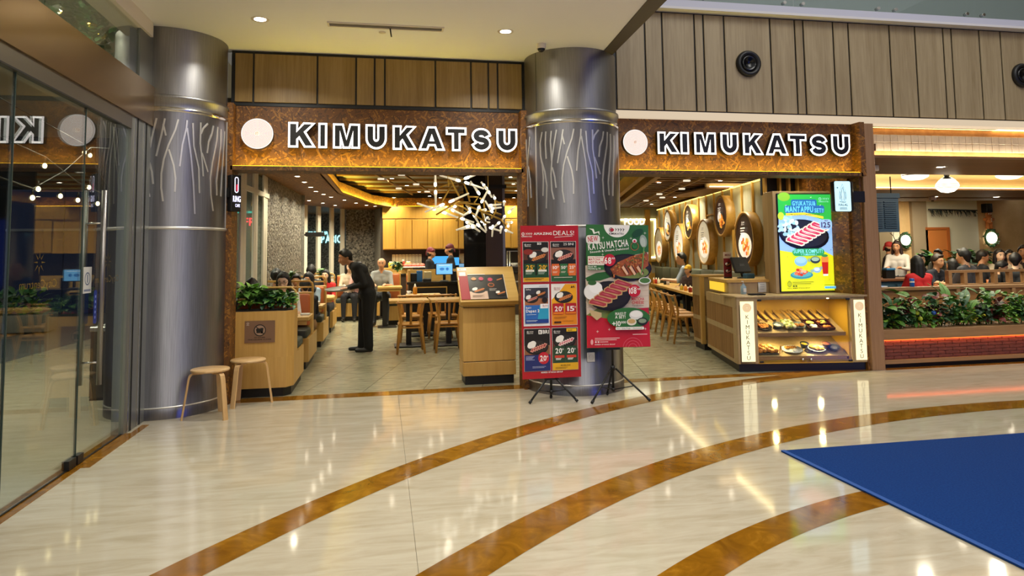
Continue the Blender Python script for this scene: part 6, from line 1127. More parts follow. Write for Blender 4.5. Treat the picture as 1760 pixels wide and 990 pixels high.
    for a, b, ra, rb, _ in B: capsule(mb, a, b, ra, rb, 12)
    hb = [((0, .012, .025), (0, .02, .03), .086, .088), ((0, -.022, .03), (0, -.02, -.02), .073, .066), ((0, -.035, -.045), (0, -.052, -.078), .054, .036), ((0, -.087, .018), (0, -.104, -.022), .010, .0165), ((0, -.084, -.045), (0, -.084, -.05), .024, .022), ((-.03, -.078, .036), (.03, -.078, .036), .016, .016), ((-.074, .012, .012), (-.083, .03, -.012), .014, .012), ((.074, .012, .012), (.083, .03, -.012), .014, .012), ((-.04, -.052, -.02), (-.03, -.06, -.03), .03, .03), ((.04, -.052, -.02), (.03, -.06, -.03), .03, .03)]
    for a, b, ra, rb in hb: capsule(mb, H(*a), H(*b), ra, rb, 14); B.append((H(*a), H(*b), ra, rb, SKN))
    me, co = remesh(mb, vox, 'body', 2)
    region_paint(me, co, [(tuple(a), tuple(b), ra, rb, g) for a, b, ra, rb, g in B], [mat('cloth_'+shirt, shirt, .8), noisy('skin_'+SK[skin], [(.3, SK[skin]), (.8, SK[skin])], 4, .5), mat('cloth_'+pants, pants, .85), mat('shoe_'+shoe, shoe, .4)])
    link('body', me, t)
    # face details
    e = MB()
    for s in (-1, 1):
        e.k = 0; e.ball(H(s*.031, -.0855, .016), .0115, 10, 7, 1, .6, .7, R); e.k = 1; e.ball(H(s*.031, -.0915, .016), .0065, 8, 6, 1, .5, 1, R)
    e.build('eyes', [mat('eye_white', 'd8d2c8', .3), mat('eye_dark', '1a100b', .2)], t)
    hm = mat('hair_'+hair, hair, .55)
    if style != 'none':
        b_ = MB()
        for s in (-1, 1): b_.tube([H(s*.018, -.094, .038), H(s*.034, -.093, .043), H(s*.05, -.082, .037)], [.004, .005, .003], 6)
        b_.build('eyebrows', hm, t)
    MB().tube([H(-.022, -.101, -.055), H(0, -.107, -.053), H(.022, -.101, -.055)], [.004, .0065, .004], 6, True, .7).build('mouth', mat('lips', '8a4a40', .5), t)
    hr = MB()
    def cap_(a, b, ra, rb): capsule(hr, H(*a), H(*b), ra, rb, 12)
    if style in ('short', 'long', 'bun', 'wavy'):
        cap_((0, .022, .052), (0, .035, .035), .094, .092); cap_((0, -.035, .098), (0, .02, .10), .042, .06); cap_((-.05, -.02, .07), (-.07, .01, .03), .034, .03); cap_((.05, -.02, .07), (.07, .01, .03), .034, .03); cap_((0, .06, -.01), (0, .065, -.05), .06, .045)
        if style == 'short': cap_((-.03, -.055, .105), (.04, -.05, .11), .025, .028)
    if style in ('long', 'wavy'):
        for s in (-1, 1): cap_((s*.062, .03, .03), (s*.085, .035, -.13), .042, .036); cap_((s*.075, .0, .02), (s*.088, .0, -.14), .024, .022)
        cap_((0, .07, 0), (0, .085, -.2), .07, .062); cap_((-.045, .06, 0), (-.06, .07, -.22), .05, .04); cap_((.045, .06, 0), (.06, .07, -.22), .05, .04)
    if style == 'bun': cap_((0, .11, .05), (0, .12, .06), .045, .045)
    if style == 'hijab':
        cap_((0, .022, .045), (0, .03, .02), .106, .108); cap_((0, -.03, .098), (0, .02, .10), .046, .064)
        for s in (-1, 1): cap_((s*.07, -.005, .03), (s*.06, -.03, -.10), .036, .05)
        cap_((0, -.045, -.115), (0, -.06, -.2), .058, .07); cap_((0, .04, -.05), (0, .04, -.2), .09, .12); cap_((-.1, .01, -.2), (.1, .01, -.2), .075, .075)
    if style == 'bald': cap_((0, .04, .02), (0, .045, .0), .078, .076)
    if style in ('cap', 'bandana'):
        hm = mat('headwear_'+cap, cap, .7); cap_((0, .01, .065), (0, .02, .07), .094, .092); cap_((-.055, -.06, .07), (.055, -.06, .07), .036, .036) if style == 'bandana' else cap_((-.05, -.085, .055), (.05, -.085, .055), .02, .02)
        if style == 'bandana': cap_((0, .1, .03), (.02, .13, -.04), .035, .02)
    if style != 'none': m_, _ = remesh(hr, .012, 'hair', 2); m_.materials.append(hm); link({'hijab': 'headscarf', 'cap': 'cap', 'bandana': 'headscarf'}.get(style, 'hair'), m_, t)
    if style in ('cap', 'bandana'):
        b2 = MB(); b2.ball(H(0, .03, .0), .085, 12, 9); b2.build('hair', mat('hair_'+hair, hair, .6), t)
    if glasses:
        g_ = MB()
        for s in (-1, 1): g_.tube([H(s*.031+.023*math.cos(a*PI/6), -.103, .014+.019*math.sin(a*PI/6)) for a in range(13)], .0025, 5); g_.tube([H(s*.054, -.1, .018), H(s*.082, .0, .02)], .002, 5)
        g_.tube([H(-.008, -.105, .018), H(.008, -.105, .018)], .002, 5); g_.build('glasses', mat('glasses_dark', '1a1614', .2), t)
    if scale != 1: t.scale = (scale,)*3
    return t
# the waiter: bent forward over a booth, facing left, tray in hand
WT = person('standing waiter in black shirt and trousers, bending forward with a round tray in his hands', (-.30, 11.33, 0), -math.radians(80), 'stand', '101014', '0b0b0d', 'b', '0d0a08', 'short', 0, 0, .28, 'long', 'table', .0095, shoe='0e0c0b', bulk=1.2,
    custom=dict(pel=(0, .06, .93), ch=(0, -.05, 1.24), nk=(0, -.17, 1.41), hd=(0, -.29, 1.505), shR=(-.165, -.12, 1.36), shL=(.165, -.13, 1.36), elR=(-.21, -.06, 1.07), wrR=(-.08, -.27, 1.02), elL=(.22, -.02, 1.09), wrL=(.12, -.24, 1.03),
                hcR=(0, 0, .02), hcL=(0, 0, .02), hpR=(-.085, .05, .90), hpL=(.085, .07, .90), knR=(-.10, .02, .50), knL=(.10, .05, .50), anR=(-.10, .0, .10), anL=(.11, .07, .10), toR=(-.12, -.19, .045), toL=(.13, -.12, .045)))
wm = WT.matrix_basis
t = thing('round_tray', 'grey round serving tray held by the waiter in black', 'tray', (0, 0, 0), 0); q = Matrix.Translation((-.30, 11.33, 0)) @ Matrix.Rotation(-math.radians(80), 4, 'Z') @ Vector((.04, -.40, 1.0)); t.location = q; t.rotation_euler = (.12, -.05, 0)
MB().lathe([(.001, 0), (.19, 0), (.205, .02), (.20, .022), (.185, .006), (.001, .006)], 36).build('tray', mat('tray_grey', '8b8880', .35), t); MB().lathe([(.205, .018), (.21, .024), (.203, .026)], 36).build('rim', mat('tray_rim', '5f5d58', .4), t)
A_, U_, RT_ = 0, PI, -PI/2      # facing the camera, facing away, facing left
def sp(px, Y): return AY(px, 480, Y).x
person('woman with glasses and white shirt at the nearest booth table, behind the planter', (sp(487, 9.98), 10.02, 0), .1, shirt='d8d4d0', pants='22243a', skin='c', hair='0f0b0a', style='long', lean=.30, turn=-.15, nod=.25, glasses=True, vox=.012, scale=.95)
person('person with dark brown hair in the first booth, back to us, at the far left', (sp(431, 8.62), 8.62, 0), U_, shirt='1c1412', hair='1d120c', style='long', skin='b', scale=.90)
person('person with a black bun and black top, back to us, above the planter', (sp(474, 10.74), 10.74, 0), U_, shirt='131317', hair='0c0a0a', style='bun', scale=.96)
person('dark haired person half hidden beside the woman with glasses', (sp(510, 12.3), 12.32, 0), A_, shirt='2c2a34', hair='0e0b0a', style='short', skin='b', nod=.2, scale=.88) 
person('seated person in black top and khaki trousers by the aisle, back to us', (-1.12, 10.76, 0), U_+.25, shirt='121218', pants='8a6a48', hair='0d0a09', style='short', skin='b', lean=.35, nod=.3, scale=.86)
person('woman in dark headscarf and pale blue shirt at the second booth table', (sp(535, 12.3), 12.28, 0), -.25, shirt='9fb4c8', pants='20242c', hair='15131a', style='hijab', skin='b', lean=.2, nod=.15, scale=.90)
person('dark haired person in the second booth, back to us, below the far window', (sp(534, 13.1), 13.12, 0), U_, shirt='1a1a20', hair='0d0b0a', style='short', skin='a', scale=.98)
person('woman in bright red top and dark jacket at the third booth table', (sp(562, 14.6), 14.58, 0), -.2, shirt='c01c1c', pants='1c1c22', hair='0e0b0b', style='long', skin='c', lean=.15, scale=.90)
person('person in cream top on the end bench, left of the waiter\'s back', (sp(601, 17.2), 17.22, 0), 0, shirt='c8b49a', hair='15100d', style='long', skin='c'); person('person in pink top on the end bench, half hidden by the waiter', (sp(617, 17.2), 17.22, 0), .1, shirt='c89a90', hair='15100d', style='short', skin='a')
person('bald man in grey printed T-shirt, chin on hand, beyond the waiter', (sp(657, 15.8), 15.84, 0), -.1, shirt='8f9290', pants='3a3c40', skin='b', hair='3a2c24', style='bald', lean=.22, arms='table', nod=.1, scale=1.08)
person('cook in black with dark red headscarf, left one, facing right', (sp(740, 16.7), 16.7, 0), PI*.42, 'stand', '131216', '131216', 'b', style='bandana', cap='6a1626', arms='down', lean=-.03, scale=.99); person('cook in black with tall dark red headscarf, right one, facing left', (sp(774, 16.95), 16.95, 0), -PI*.55, 'stand', '121115', '121115', 'b', style='bandana', cap='5a1420', arms='down', lean=-.03, scale=1.04)
BA, BB = wpt(4.15, 0, .36), wpt(3.72, 0, .38)
person('man with black hair in pale blue shirt on the long wall bench', (BA.x, BA.y, 0), -math.radians(112), shirt='9aa8b8', hair='0d0b0a', style='short', skin='a', lean=.1, turn=.2, scale=1.08); person('small boy in yellow cap sitting on the wall bench beside the man in blue', (BB.x, BB.y, 0), -math.radians(62), shirt='3a2c30', hair='15100d', style='cap', cap='e0b01c', skin='a', scale=.84, seat=.57)
# ================================================================== the neighbouring restaurant at the right
POSTM = wood('post_veneer', 'a07a58', '86623f', 'Z', .45, 40); TAN = noisy('tan_wall', [(.3, 'c8a26a'), (.7, 'd8b580')], 3, .7); BEAMM = wood('soffit_brown', '8e6a44', '735234', 'X', .5, 25); CREAM = mat('cream_ceiling', 'e8cf9c', .8)
struct(MB().bbox(6.065, 7.72, 0, 6.25, 8.6, 3.15, .004).build('trim_18', POSTM))
nh = struct(MB().box(6.25, 8.25, 2.80, 12, 8.4, 3.25).build('wall_front_neighbour', noisy('lit_stone', [(.3, 'b07a48'), (.7, 'cf9a60')], 9, .6)))
for r in range(2):
    for k in range(46): x = 6.27+k*.1105; MB().bbox(x+.002, 8.235+.003*((k*7+r*3) % 3), 2.885+r*.115, x+.1085, 8.255, 2.885+r*.115+.111, .004).build('wall_tile', noisy('glazed_tile', [(.3, 'b8ada4'), (.7, 'd2c8be')], 5, .25), nh)
MB().box(6.25, 8.1, 2.765, 12, 8.25, 2.80).build('lip', BEAMM, nh); MB().box(6.27, 8.15, 2.801, 11.9, 8.17, 2.806).build('light_strip', glow('warm_led', 'ffcf80', 9), nh); MB().box(6.27, 8.19, 3.2, 11.9, 8.235, 3.25).build('light_strip', glow('warm_led', 'ffcf80', 9), nh)
area('header_strip_lamp', (9, 8.19, 2.81), 5.4, 16, (1, .8, .5), (0, .4, 1), 'RECTANGLE', .03)
nc = struct(MB().box(6.25, 8.25, 2.77, 15, 9.9, 2.80).box(6.25, 12.4, 2.77, 16, 14.2, 2.80).build('ceiling_neighbour', BEAMM)); MB().box(6.25, 9.9, 3.3, 16, 12.4, 3.34).build('recess_top', CREAM, nc); MB().box(6.25, 12.4, 2.8, 16, 12.45, 3.34).box(6.25, 9.85, 2.8, 16, 9.9, 3.34).build('recess_side', CREAM, nc); MB().box(6.3, 12.33, 2.80, 16, 12.36, 2.81).build('light_strip', glow('warm_led_soft', 'ffe0a8', 9), nc)
MB().box(8, 11.2, 3.14, 10.2, 11.9, 3.3).box(12.3, 11.2, 3.14, 15, 11.9, 3.3).build('coffer_step', CREAM, nc)
area('recess_lamp', (10.5, 12.2, 2.86), 7, 60, (1, .84, .56), (0, -.6, 1), 'RECTANGLE', .05); MB().box(6.25, 14.2, 3.0, 18, 16.9, 3.04).build('rear_ceiling', CREAM, nc); MB().prism([(8.5, 14.2), (18, 14.2), (18, 14.3), (8.5, 15.9)], 2.75, 3.0).build('angled_beam', BEAMM, nc)
area('neighbour_fill', (10, 10.8, 3.1), 1.6, 130, WARM); area('neighbour_fill', (14, 15, 2.9), 1.6, 210, WARM); area('neighbour_fill', (9, 9.2, 2.74), .3, 20, WARM); [area('planter_fill', (x_, 8.0, 2.74), .12, 13, WARM) for x_ in (6.9, 8.0, 9.1, 10.3)]  # unseen fills added to brighten the neighbour's room and the planter leaves
for i, (px, py, z) in enumerate(((1617, 287, 2.77), (1707, 339, 2.77), (1585, 340.5, 2.77))):
    p = AZ(px, py, z); downlight(['downlight in the front brown soffit of the neighbouring restaurant', 'downlight in the rear brown soffit above the wreath lamp', 'downlight in the rear brown soffit above the blue louvre'][i], p.x, min(p.y, 14.0), z, .07)
nb = struct(MB().box(7.78, 16.9, 0, 19, 17.1, 3.1).build('wall_back_neighbour', TAN))
for px0, px1, m, d in ((1565, 1590, mat('taupe_panel', '9c8a70', .7), .1), (1590, 1680, mat('pale_panel', 'd6d0b8', .7), .04), (1498, 1520, mat('brown_stone', '7a6a50', .5), .3), (1520, 1543, mat('pale_panel', 'd6d0b8', .7), .06)):
    a, b = AY(px0, 400, 16.9).x, AY(px1, 400, 16.9).x; MB().box(a, 16.9-d, 0, b, 16.9, 3.0).build('wall_panel', m, nb)
a, b = AY(1591, 400, 16.8), AY(1627, 400, 16.8); dd = struct(MB().box(a.x, 16.80, 0, b.x, 16.86, 2.08).build('door_3', mat('orange_door', 'c8783a', .5))); MB().box(b.x, 16.78, 0, b.x+.09, 16.88, 2.15).box(a.x, 16.78, 2.08, b.x, 16.88, 2.15).build('door_frame', mat('orange_frame', 'b0602a', .5), dd)
# blue louvre
t = thing('blue_louvre', 'dark blue louvred shutter hanging by the brown post', 'shutter', (8.05, 10.2, 1.82)); BLU = mat('shutter_blue', '2f4a60', .5); MB().box(-.35, 0, 0, .62, .05, .62).build('panel', BLU, t)
for x0 in (-.25, .05, .33):
    for k in range(13): MB().box(x0, -.02, .07+k*.036, x0+.24, .0, .085+k*.036).build('slat', BLU, t)
MB().box(-.36, -.03, .58, .63, .05, .66).build('head_rail', BLU, t)
for x in (-.2, .5): MB().tube([(x, .02, .62), (x, .02, .95)], .01, 6).build('hanger', BLACK, t)
# lamps
PG = glow('pendant_glow', 'fff2d4', 2.6)
p = AY(1628, 318, 10.2); t = thing('pendant_lamp', 'white ribbed bell lamp on a black stem, nearer and lower one', 'lamp', (p.x, 10.2, p.z)); MB().lathe([(.001, -.14), (.10, -.12), (.17, -.06), (.185, -.02), (.175, .02), (.12, .09), (.10, .10)], 28).build('shade', PG, t); MB().lathe([(.11, .10), (.07, .13), (.045, .14), (.045, .2), (.12, .21), (.12, .23)], 20).build('stem', BLACK, t)
for z in (.0, -.03, -.055): MB().lathe([(.183+.002, z), (.187, z+.004), (.183, z+.008)], 28).build('rib', mat('rib_brown', 'b89a6a', .5), t)
MB().tube([(0, 0, .22), (0, 0, 3.3-p.z)], .012, 8).build('rod', BLACK, t)
for i, (px, py, Y) in enumerate(((1592, 299, 9.97), (1757, 298, 9.97))):
    p = AY(px, py, Y); t = thing('pendant_lamp', ['wide white ribbed lamp tucked in the ceiling recess, left one', 'wide white ribbed lamp at the right edge of the photo'][i], 'lamp', (p.x, Y+.25, p.z)); MB().lathe([(.001, -.08), (.12, -.07), (.2, -.03), (.215, .01), (.2, .06), (.08, .09)], 28).build('shade', PG, t); MB().lathe([(.216, .0), (.221, .006), (.216, .012)], 28).build('rib', MATS['rib_brown'], t); MB().tube([(0, 0, .08), (0, 0, 3.3-p.z)], .012, 8).build('rod', BLACK, t)
for i, (px, py) in enumerate(((1500, 284), (1567, 342))):
    p = AZ(px, py, 2.77); t = thing('ceiling_speaker', ['small white projector spot under the front soffit beside the post', 'small white device under the rear soffit above the blue louvre'][i], 'device', (p.x, min(p.y, 14), 2.77)); MB().bbox(-.07, -.05, -.09, .07, .05, 0, .01).build('housing', WHITE, t); MB().lathe([(.03, 0), (.03, .02), (.001, .02)], 12, (0, 0, -.11)).build('lens', BLACK, t)
def wreath(label, px, py, Y, r):
    p = AY(px, py, Y); t = thing('wreath_lamp', label, 'lamp', (p.x, Y, p.z)); MB().ball((-.05, -.14, 0), r*.72, 16, 12, 1, .5, 1).build('globe', glow('wreath_globe', 'fff4dc', 5), t); m = MB(); g = random.Random(px)
    for k in range(150): a_ = g.uniform(0, 2*PI); q = r*g.uniform(.85, 1.1); V_, F_ = leaf_pts(.07, .02, 2, .2); Rm = Euler((g.uniform(0, 6), g.uniform(0, 6), g.uniform(0, 6))).to_matrix(); c_ = Vector((q*math.cos(a_)*.8, -.08+g.uniform(-.05, .05), q*math.sin(a_))); m.add([c_+Rm @ Vector(v) for v in V_], F_, True)
    stuff(m.build('needles', LEAFD, t)); MB().tube([(.8*r*math.cos(a*PI/8), -.06, r*math.sin(a*PI/8)) for a in range(17)], .035, 8).build('ring', LEAFD, t); MB().box(-.03, -.06, -.03, .03, .0, .03).build('bracket', BLACK, t)
wreath('round white wall lamp in a dark wreath, left one beside the orange door', 1553, 413, 16.88, .2); wreath('round white wall lamp in a dark wreath, right one under the gingerbread figure', 1700, 409, 16.88, .23)
p = AY(1699, 379, 16.86); t = thing('gingerbread_figure', 'brown gingerbread man figure hanging on the tan wall', 'decoration', (p.x, 16.85, p.z)); GB = mat('gingerbread', 'c87838', .7); m = MB(); m.ball((0, 0, .17), .11, 14, 9, 1, .4, 1).tube([(0, 0, .1), (0, 0, -.08)], [.08, .09], 12).tube([(-.02, 0, .05), (-.15, 0, .03)], [.05, .045], 10).tube([(.02, 0, .05), (.15, 0, .03)], [.05, .045], 10).tube([(-.04, 0, -.08), (-.07, 0, -.24)], [.055, .045], 10).tube([(.04, 0, -.08), (.07, 0, -.24)], [.055, .045], 10); m.build('body', GB, t)
for q in ((-.035, .19), (.035, .19), (0, .04), (0, -.02)): MB().ball((q[0], -.05 if q[1] > .1 else -.09, q[1]), .016, 8, 6).build('button', mat('icing', 'e8dcc8', .5), t)
p = AY(1693, 358, 16.86); t = thing('wall_speaker', 'black wall speaker above the gingerbread figure', 'speaker', (p.x, 16.8, p.z)); MB().bbox(-.1, -.1, -.13, .1, .1, .13, .015).build('box', BLACK, t); MB().lathe([(.07, 0), (.05, .01), (.001, .004)], 16).build('cone', mat('speaker_cone', '1e1c1a', .6), t, (0, -.102, 0), (PI/2, 0, 0))
p = AY(1648, 364, 16.5); t = thing('bare_branch_garland', 'dark hanging branch garland on the pale wall panel', 'garland', (p.x, 16.7, p.z)); m = MB(); g = random.Random(4)
for k in range(60): x = g.uniform(-.75, .75); m.tube([(x, 0, .06), (x+g.uniform(-.08, .08), -.03, g.uniform(-.14, .0))], [.012, .004], 5)
stuff(m.build('twigs', mat('twig_dark', '1c2420', .8), t)); MB().tube([(-.8, 0, .08), (.8, 0, .05)], .02, 6).build('cord', BLACK, t)
# long planter
t = thing('long_planter', 'long wooden planter wall with glowing brick-red band at the right', 'planter', (6.255, 7.80, 0)); BR = noisy('red_brickwork', [(.3, '5c2c26'), (.7, '7e4034')], 14, .7, (1, 1, 3), .4)
MB().box(0, .05, 0, 5, .45, .055).build('plinth', BLACK, t); MB().box(0, -.0, .055, 5, .45, .105).build('lower_trim', OAK, t); MB().bbox(0, -.01, .36, 5, .46, .49, .004).build('upper_band', OAK, t); MB().box(0, .06, .10, 5, .40, .36).build('core', mat('mortar_red', '5a2a20', .8), t)
for r in range(6):
    for k in range(23): x = k*.22-(.11 if r % 2 else 0); MB().bbox(max(0, x+.002), .035, .108+r*.0415, x+.217, .07, .108+r*.0415+.038, .004).build('brick', BR, t)
MB().box(0, .005, .352, 5, .02, .36).build('light_strip', glow('red_orange_led', 'ff5a1c', 5), t); area('planter_strip_lamp', (8.7, 7.822, .35), 4.8, 4, (1, .35, .12), (0, .25, -1), 'RECTANGLE', .02)
MB().box(.02, .02, .47, 4.98, .44, .485).build('soil', mat('soil', '241a12', .9), t)
LRED = noisy('leaf_red', [(.3, '4a1c1c'), (.7, '7a2c26')], 6, .45); LYEL = noisy('leaf_yellow', [(.3, 'a89a28'), (.7, 'd0c038')], 6, .45); LBLU = noisy('leaf_bluegreen', [(.3, '35503e'), (.7, '5a7862')], 6, .45)
def big_leaf(par, p, L, Wd, rot, m, notch=False):
    V_, F_ = leaf_pts(L, Wd, 6, .35, .12)
    if notch: V_ = [(v[0]*(.72 if (i//3) % 2 and i % 3 != 1 else 1.0), v[1], v[2]) for i, v in enumerate(V_)]
    mb = MB(); mb.add(V_, F_, True); mb.k = 1; mb.tube([(0, 0, 0), (0, L*.5, .004), (0, L*.97, -L*.33*.7)], .004, 5); o = mb.build('leaf', [m, LEAFM], par); o.location = p; o.rotation_euler = rot; return o
def bed_plant(label, px, py, h, wd, n, L, mats, seed, bigs=(), group=None):
    g = random.Random(seed); p = AY(px, py, 8.0); t_ = thing('bed_plant', label, 'plant', (p.x, 8.02, .485), 0, group); m = MB()
    for k in range(int(n*1.5)):
        a_ = g.uniform(0, 2*PI); r = g.random(); c_ = Vector((wd*r*math.cos(a_), .14*r*math.sin(a_)-.03, h*g.uniform(.15, .95))); V_, F_ = leaf_pts(L*g.uniform(.6, 1.25), L*g.uniform(.22, .36), 4, g.uniform(.2, .7)); Rm = Euler((g.uniform(-.4, 1.0), g.uniform(-.5, .5), a_-PI/2+g.uniform(-.8, .8))).to_matrix(); m.k = g.randrange(len(mats)); m.add([c_+Rm @ Vector(v) for v in V_], F_, True)
    stuff(m.build('foliage', mats, t_)); s_ = MB()
    for k in range(6): a_ = g.uniform(0, 6.28); s_.tube([(wd*.3*math.cos(a_), 0, 0), (wd*.6*math.cos(a_), .05*math.sin(a_), h*.8)], .005, 5)
    s_.build('stems', LEAFM, t_)
    for dx, dz, L_, W_, rx, rz, mm, nt in bigs: big_leaf(t_, (dx, g.uniform(-.1, .1), dz), L_, W_, (rx, g.uniform(-.3, .3), rz), mm, nt)
    return t_
bed_plant('yellow-green low plant at the left end of the long planter', 1525, 555, .16, .14, 70, .09, [LEAFY, LEAFM], 41)
bed_plant('dark pointed plant with white-edged leaves by the brown post', 1520, 530, .34, .15, 60, .15, [LEAFD, LEAFD, LEAFM], 42, ((0, .25, .30, .055, .9, .9, LEAFM, False), (.08, .28, .26, .05, 1.1, .2, LEAFD, False)))
bed_plant('tall broad pale-leaved plant left of the red-shirted woman', 1553, 520, .42, .12, 50, .12, [LEAFD, LEAFM, LRED], 43, ((0, .46, .24, .075, .3, 1.2, LEAFY, False), (.03, .40, .22, .07, .5, .2, LEAFM, False), (-.02, .3, .2, .06, .7, -.8, LEAFD, False)))
bed_plant('small round-leaved dark plant near the left of the bed', 1545, 550, .26, .16, 90, .07, [LBLU, LEAFD], 44); bed_plant('bright monstera-like plant left of centre in the bed', 1572, 535, .34, .14, 40, .1, [LEAFM], 45, ((-.05, .3, .22, .085, .5, .8, LEAFM, True), (.08, .28, .22, .085, .6, -.6, LEAFM, True)))
bed_plant('yellow-green ferny plant in front of the bed centre-left', 1590, 552, .22, .18, 110, .08, [LEAFY, LEAFM], 46); bed_plant('dark red cordyline-like plant behind the bed centre', 1607, 520, .44, .1, 50, .13, [LRED, LEAFD], 47)
bed_plant('tall green strap-leaved plant in the middle of the bed', 1640, 520, .44, .13, 40, .12, [LEAFM, LEAFD], 48, ((-.1, .28, .38, .07, 1.1, .6, LEAFM, False), (.0, .3, .36, .07, 1.2, -.1, LEAFM, False), (.1, .25, .36, .06, 1.0, -.8, LEAFD, False), (.16, .2, .28, .06, .8, -1.2, LEAFM, False)))
bed_plant('blue-green round-leaved plant in the bed centre', 1620, 545, .28, .14, 80, .075, [LBLU, LEAFD], 49); bed_plant('light green bushy plant in front, right of the bed centre', 1652, 552, .24, .18, 120, .08, [LEAFY, LEAFM, LEAFY], 50)
bed_plant('dark plant with yellow flowers at the front of the bed', 1668, 558, .18, .14, 80, .06, [LYEL, LEAFM], 51); bed_plant('large dark monstera plant right of centre in the bed', 1695, 515, .48, .14, 50, .11, [LEAFD, LEAFM], 52, ((-.04, .42, .26, .11, .5, .5, LEAFD, True), (.12, .36, .24, .10, .6, -.7, LEAFD, True), (-.16, .26, .24, .09, .5, 1.1, LEAFD, True)))
bed_plant('red-leaved plant beside the large dark monstera', 1700, 528, .34, .14, 60, .12, [LRED, LRED, LEAFM], 53); bed_plant('grey-green trailing plant hanging over the bed front', 1685, 550, .26, .14, 100, .075, [LBLU, LBLU, LEAFD], 54); bed_plant('light ferny plant near the right of the bed', 1725, 552, .26, .16, 120, .08, [LEAFY, LEAFM], 55)
bed_plant('dark leafy plant at the right edge of the bed', 1752, 535, .38, .16, 90, .11, [LEAFD, LEAFM, LBLU], 56, ((-.05, .3, .24, .08, .7, .5, LEAFM, False),)); bed_plant('tall thin yellow-green plant near the right edge of the bed', 1745, 515, .46, .08, 40, .1, [LEAFY, LEAFM], 57)
for i, (px, py, c_) in enumerate(((1578, 538, 'b8c83a'), (1607, 538, '2a5ab0'), (1584, 548, 'b8c83a'))): p = AY(px, py, 7.88); t = thing('bauble', ['yellow-green bauble in the planter foliage, upper', 'small blue bauble in the planter foliage', 'yellow-green bauble in the planter foliage, lower'][i], 'bauble', (p.x, 7.90, p.z)); MB().ball((0, 0, 0), .03, 12, 8).build('ball', mat('bauble_'+c_, c_, .2), t); MB().tube([(0, 0, .028), (0, .0, .04)], .008, 6).tube([(0, .0, .04), (0, .06, .06)], .003, 5).build('cap', STEELB, t)
# partition rails, tables, counter
t = thing('wood_partition', 'low wooden partition rail just behind the planter', 'partition', (6.3, 8.6, 0)); MB().bbox(0, 0, .93, 6, .1, .98, .005).build('top_rail', OAK, t); MB().box(0, .03, .0, 6, .07, .93).build('panel', wood('partition_panel', 'a87a48', '8c6238', 'X'), t)
for k in range(7): MB().box(k*.95, .0, 0, k*.95+.06, .09, .93).build('stile', OAK, t)
p0, p1 = AY(1633, 482, 9.6), AY(1748, 490, 9.6); t = thing('booth_screen', 'wooden booth back with a row of square openings behind the planter', 'partition', (p0.x-.1, 9.6, 0)); Wp = p1.x-p0.x+.9; MB().bbox(0, 0, 0, Wp, .08, .95, .005).build('panel', OAK, t); MB().box(.08, 0, 1.13, Wp, .08, 1.17).build('top_rail', OAK, t)
for k in range(8): MB().box(.08+k*(Wp-.14)/7, 0, .95, .14+k*(Wp-.14)/7, .08, 1.13).build('post', OAK, t)
p = AY(1495, 465, 11.5); t = thing('blue_service_counter', 'dark blue service counter with wooden top by the brown post', 'counter', (p.x-.3, 11.5, 0)); MB().box(0, .05, 0, 2.6, .7, .92).build('body', mat('counter_blue', '2c4a5c', .5), t); MB().bbox(-.02, 0, .92, 2.65, .75, .97, .006).build('wooden_top', wood('counter_brown', '6a4024', '4c2c18', 'X'), t)
for k in range(3): MB().bbox(.05+k*.85, .03, .1, .85+k*.85, .05, .86, .004).build('front_panel', MATS['counter_blue'], t)
MB().box(.0, .3, .97, .28, .6, 2.6).build('stone_pier', mat('brown_stone', '7a6a50', .5), t)
p = AY(1530, 455, 11.6); t = thing('order_terminal', 'small blue and black order terminal on the service counter', 'terminal', (p.x, 11.65, .97)); MB().bbox(-.1, -.06, 0, .1, .06, .16, .01).build('body', BLACK, t); MB().bbox(-.1, -.07, .16, .1, .05, .2, .006).build('display_head', mat('terminal_blue', '2c6a98', .4), t)
p = AY(1735, 485, 8.9)
for i, (px, Y, z, wx) in enumerate(((1610, 10.4, .80, 1.0), (1700, 11.2, .82, 1.2), (1640, 13.3, .8, 1.0))):
    q = AY(px, 480, Y); t = thing('cafe_table', ['cafe table in front of the woman in red', 'cafe table between the man in grey and the woman in cream', 'cafe table farther back below the orange door'][i], 'table', (q.x, Y, 0)); MB().bbox(-wx/2, -.3, z-.04, wx/2, .3, z, .006).build('tabletop', MAPLEX, t); MB().box(-.05, -.05, .02, .05, .05, z-.04).build('pedestal', BLACK, t); MB().bbox(-.25, -.25, 0, .25, .25, .03, .006).build('foot', BLACK, t)
    g = random.Random(60+i)
    for k in range(3): x, y = q.x+(k-1)*wx*.28, Y+g.uniform(-.2, .2); d = thing('table_glass', ('white', 'brown', 'tan')[k]+' cup on the cafe table '+('in front of the woman in red', 'between the man in grey and the woman in cream', 'farther back below the orange door')[i], 'cup', (x, y, z), 0, 'cups on the cafe tables'); MB().lathe([(.025, 0), (.035, .11), (.032, .11), (.022, .008)], 12).build('cup', mat('cup_%d' % (k % 3), ('d8d2c8', 'a86030', 'c8b8a0')[k % 3], .3), d); MB().lathe([(.03, .09), (.001, .09)], 10).build('drink', mat('drink_%d' % (k % 2), ('8a4a20', 'e0d4c0')[k % 2], .3), d)
p = AY(1585, 505, 8.65); t = thing('blue_can', 'small blue drink can on the partition rail', 'can', (AY(1568, 495, 8.65).x, 8.65, .98)); MB().lathe([(.028, 0), (.032, .008), (.032, .11), (.027, .12), (.001, .12)], 16).build('can', mat('can_blue', '1f5aa8', .3), t); MB().lathe([(.0325, .06), (.0325, .08)], 16).build('band', WHITE, t)
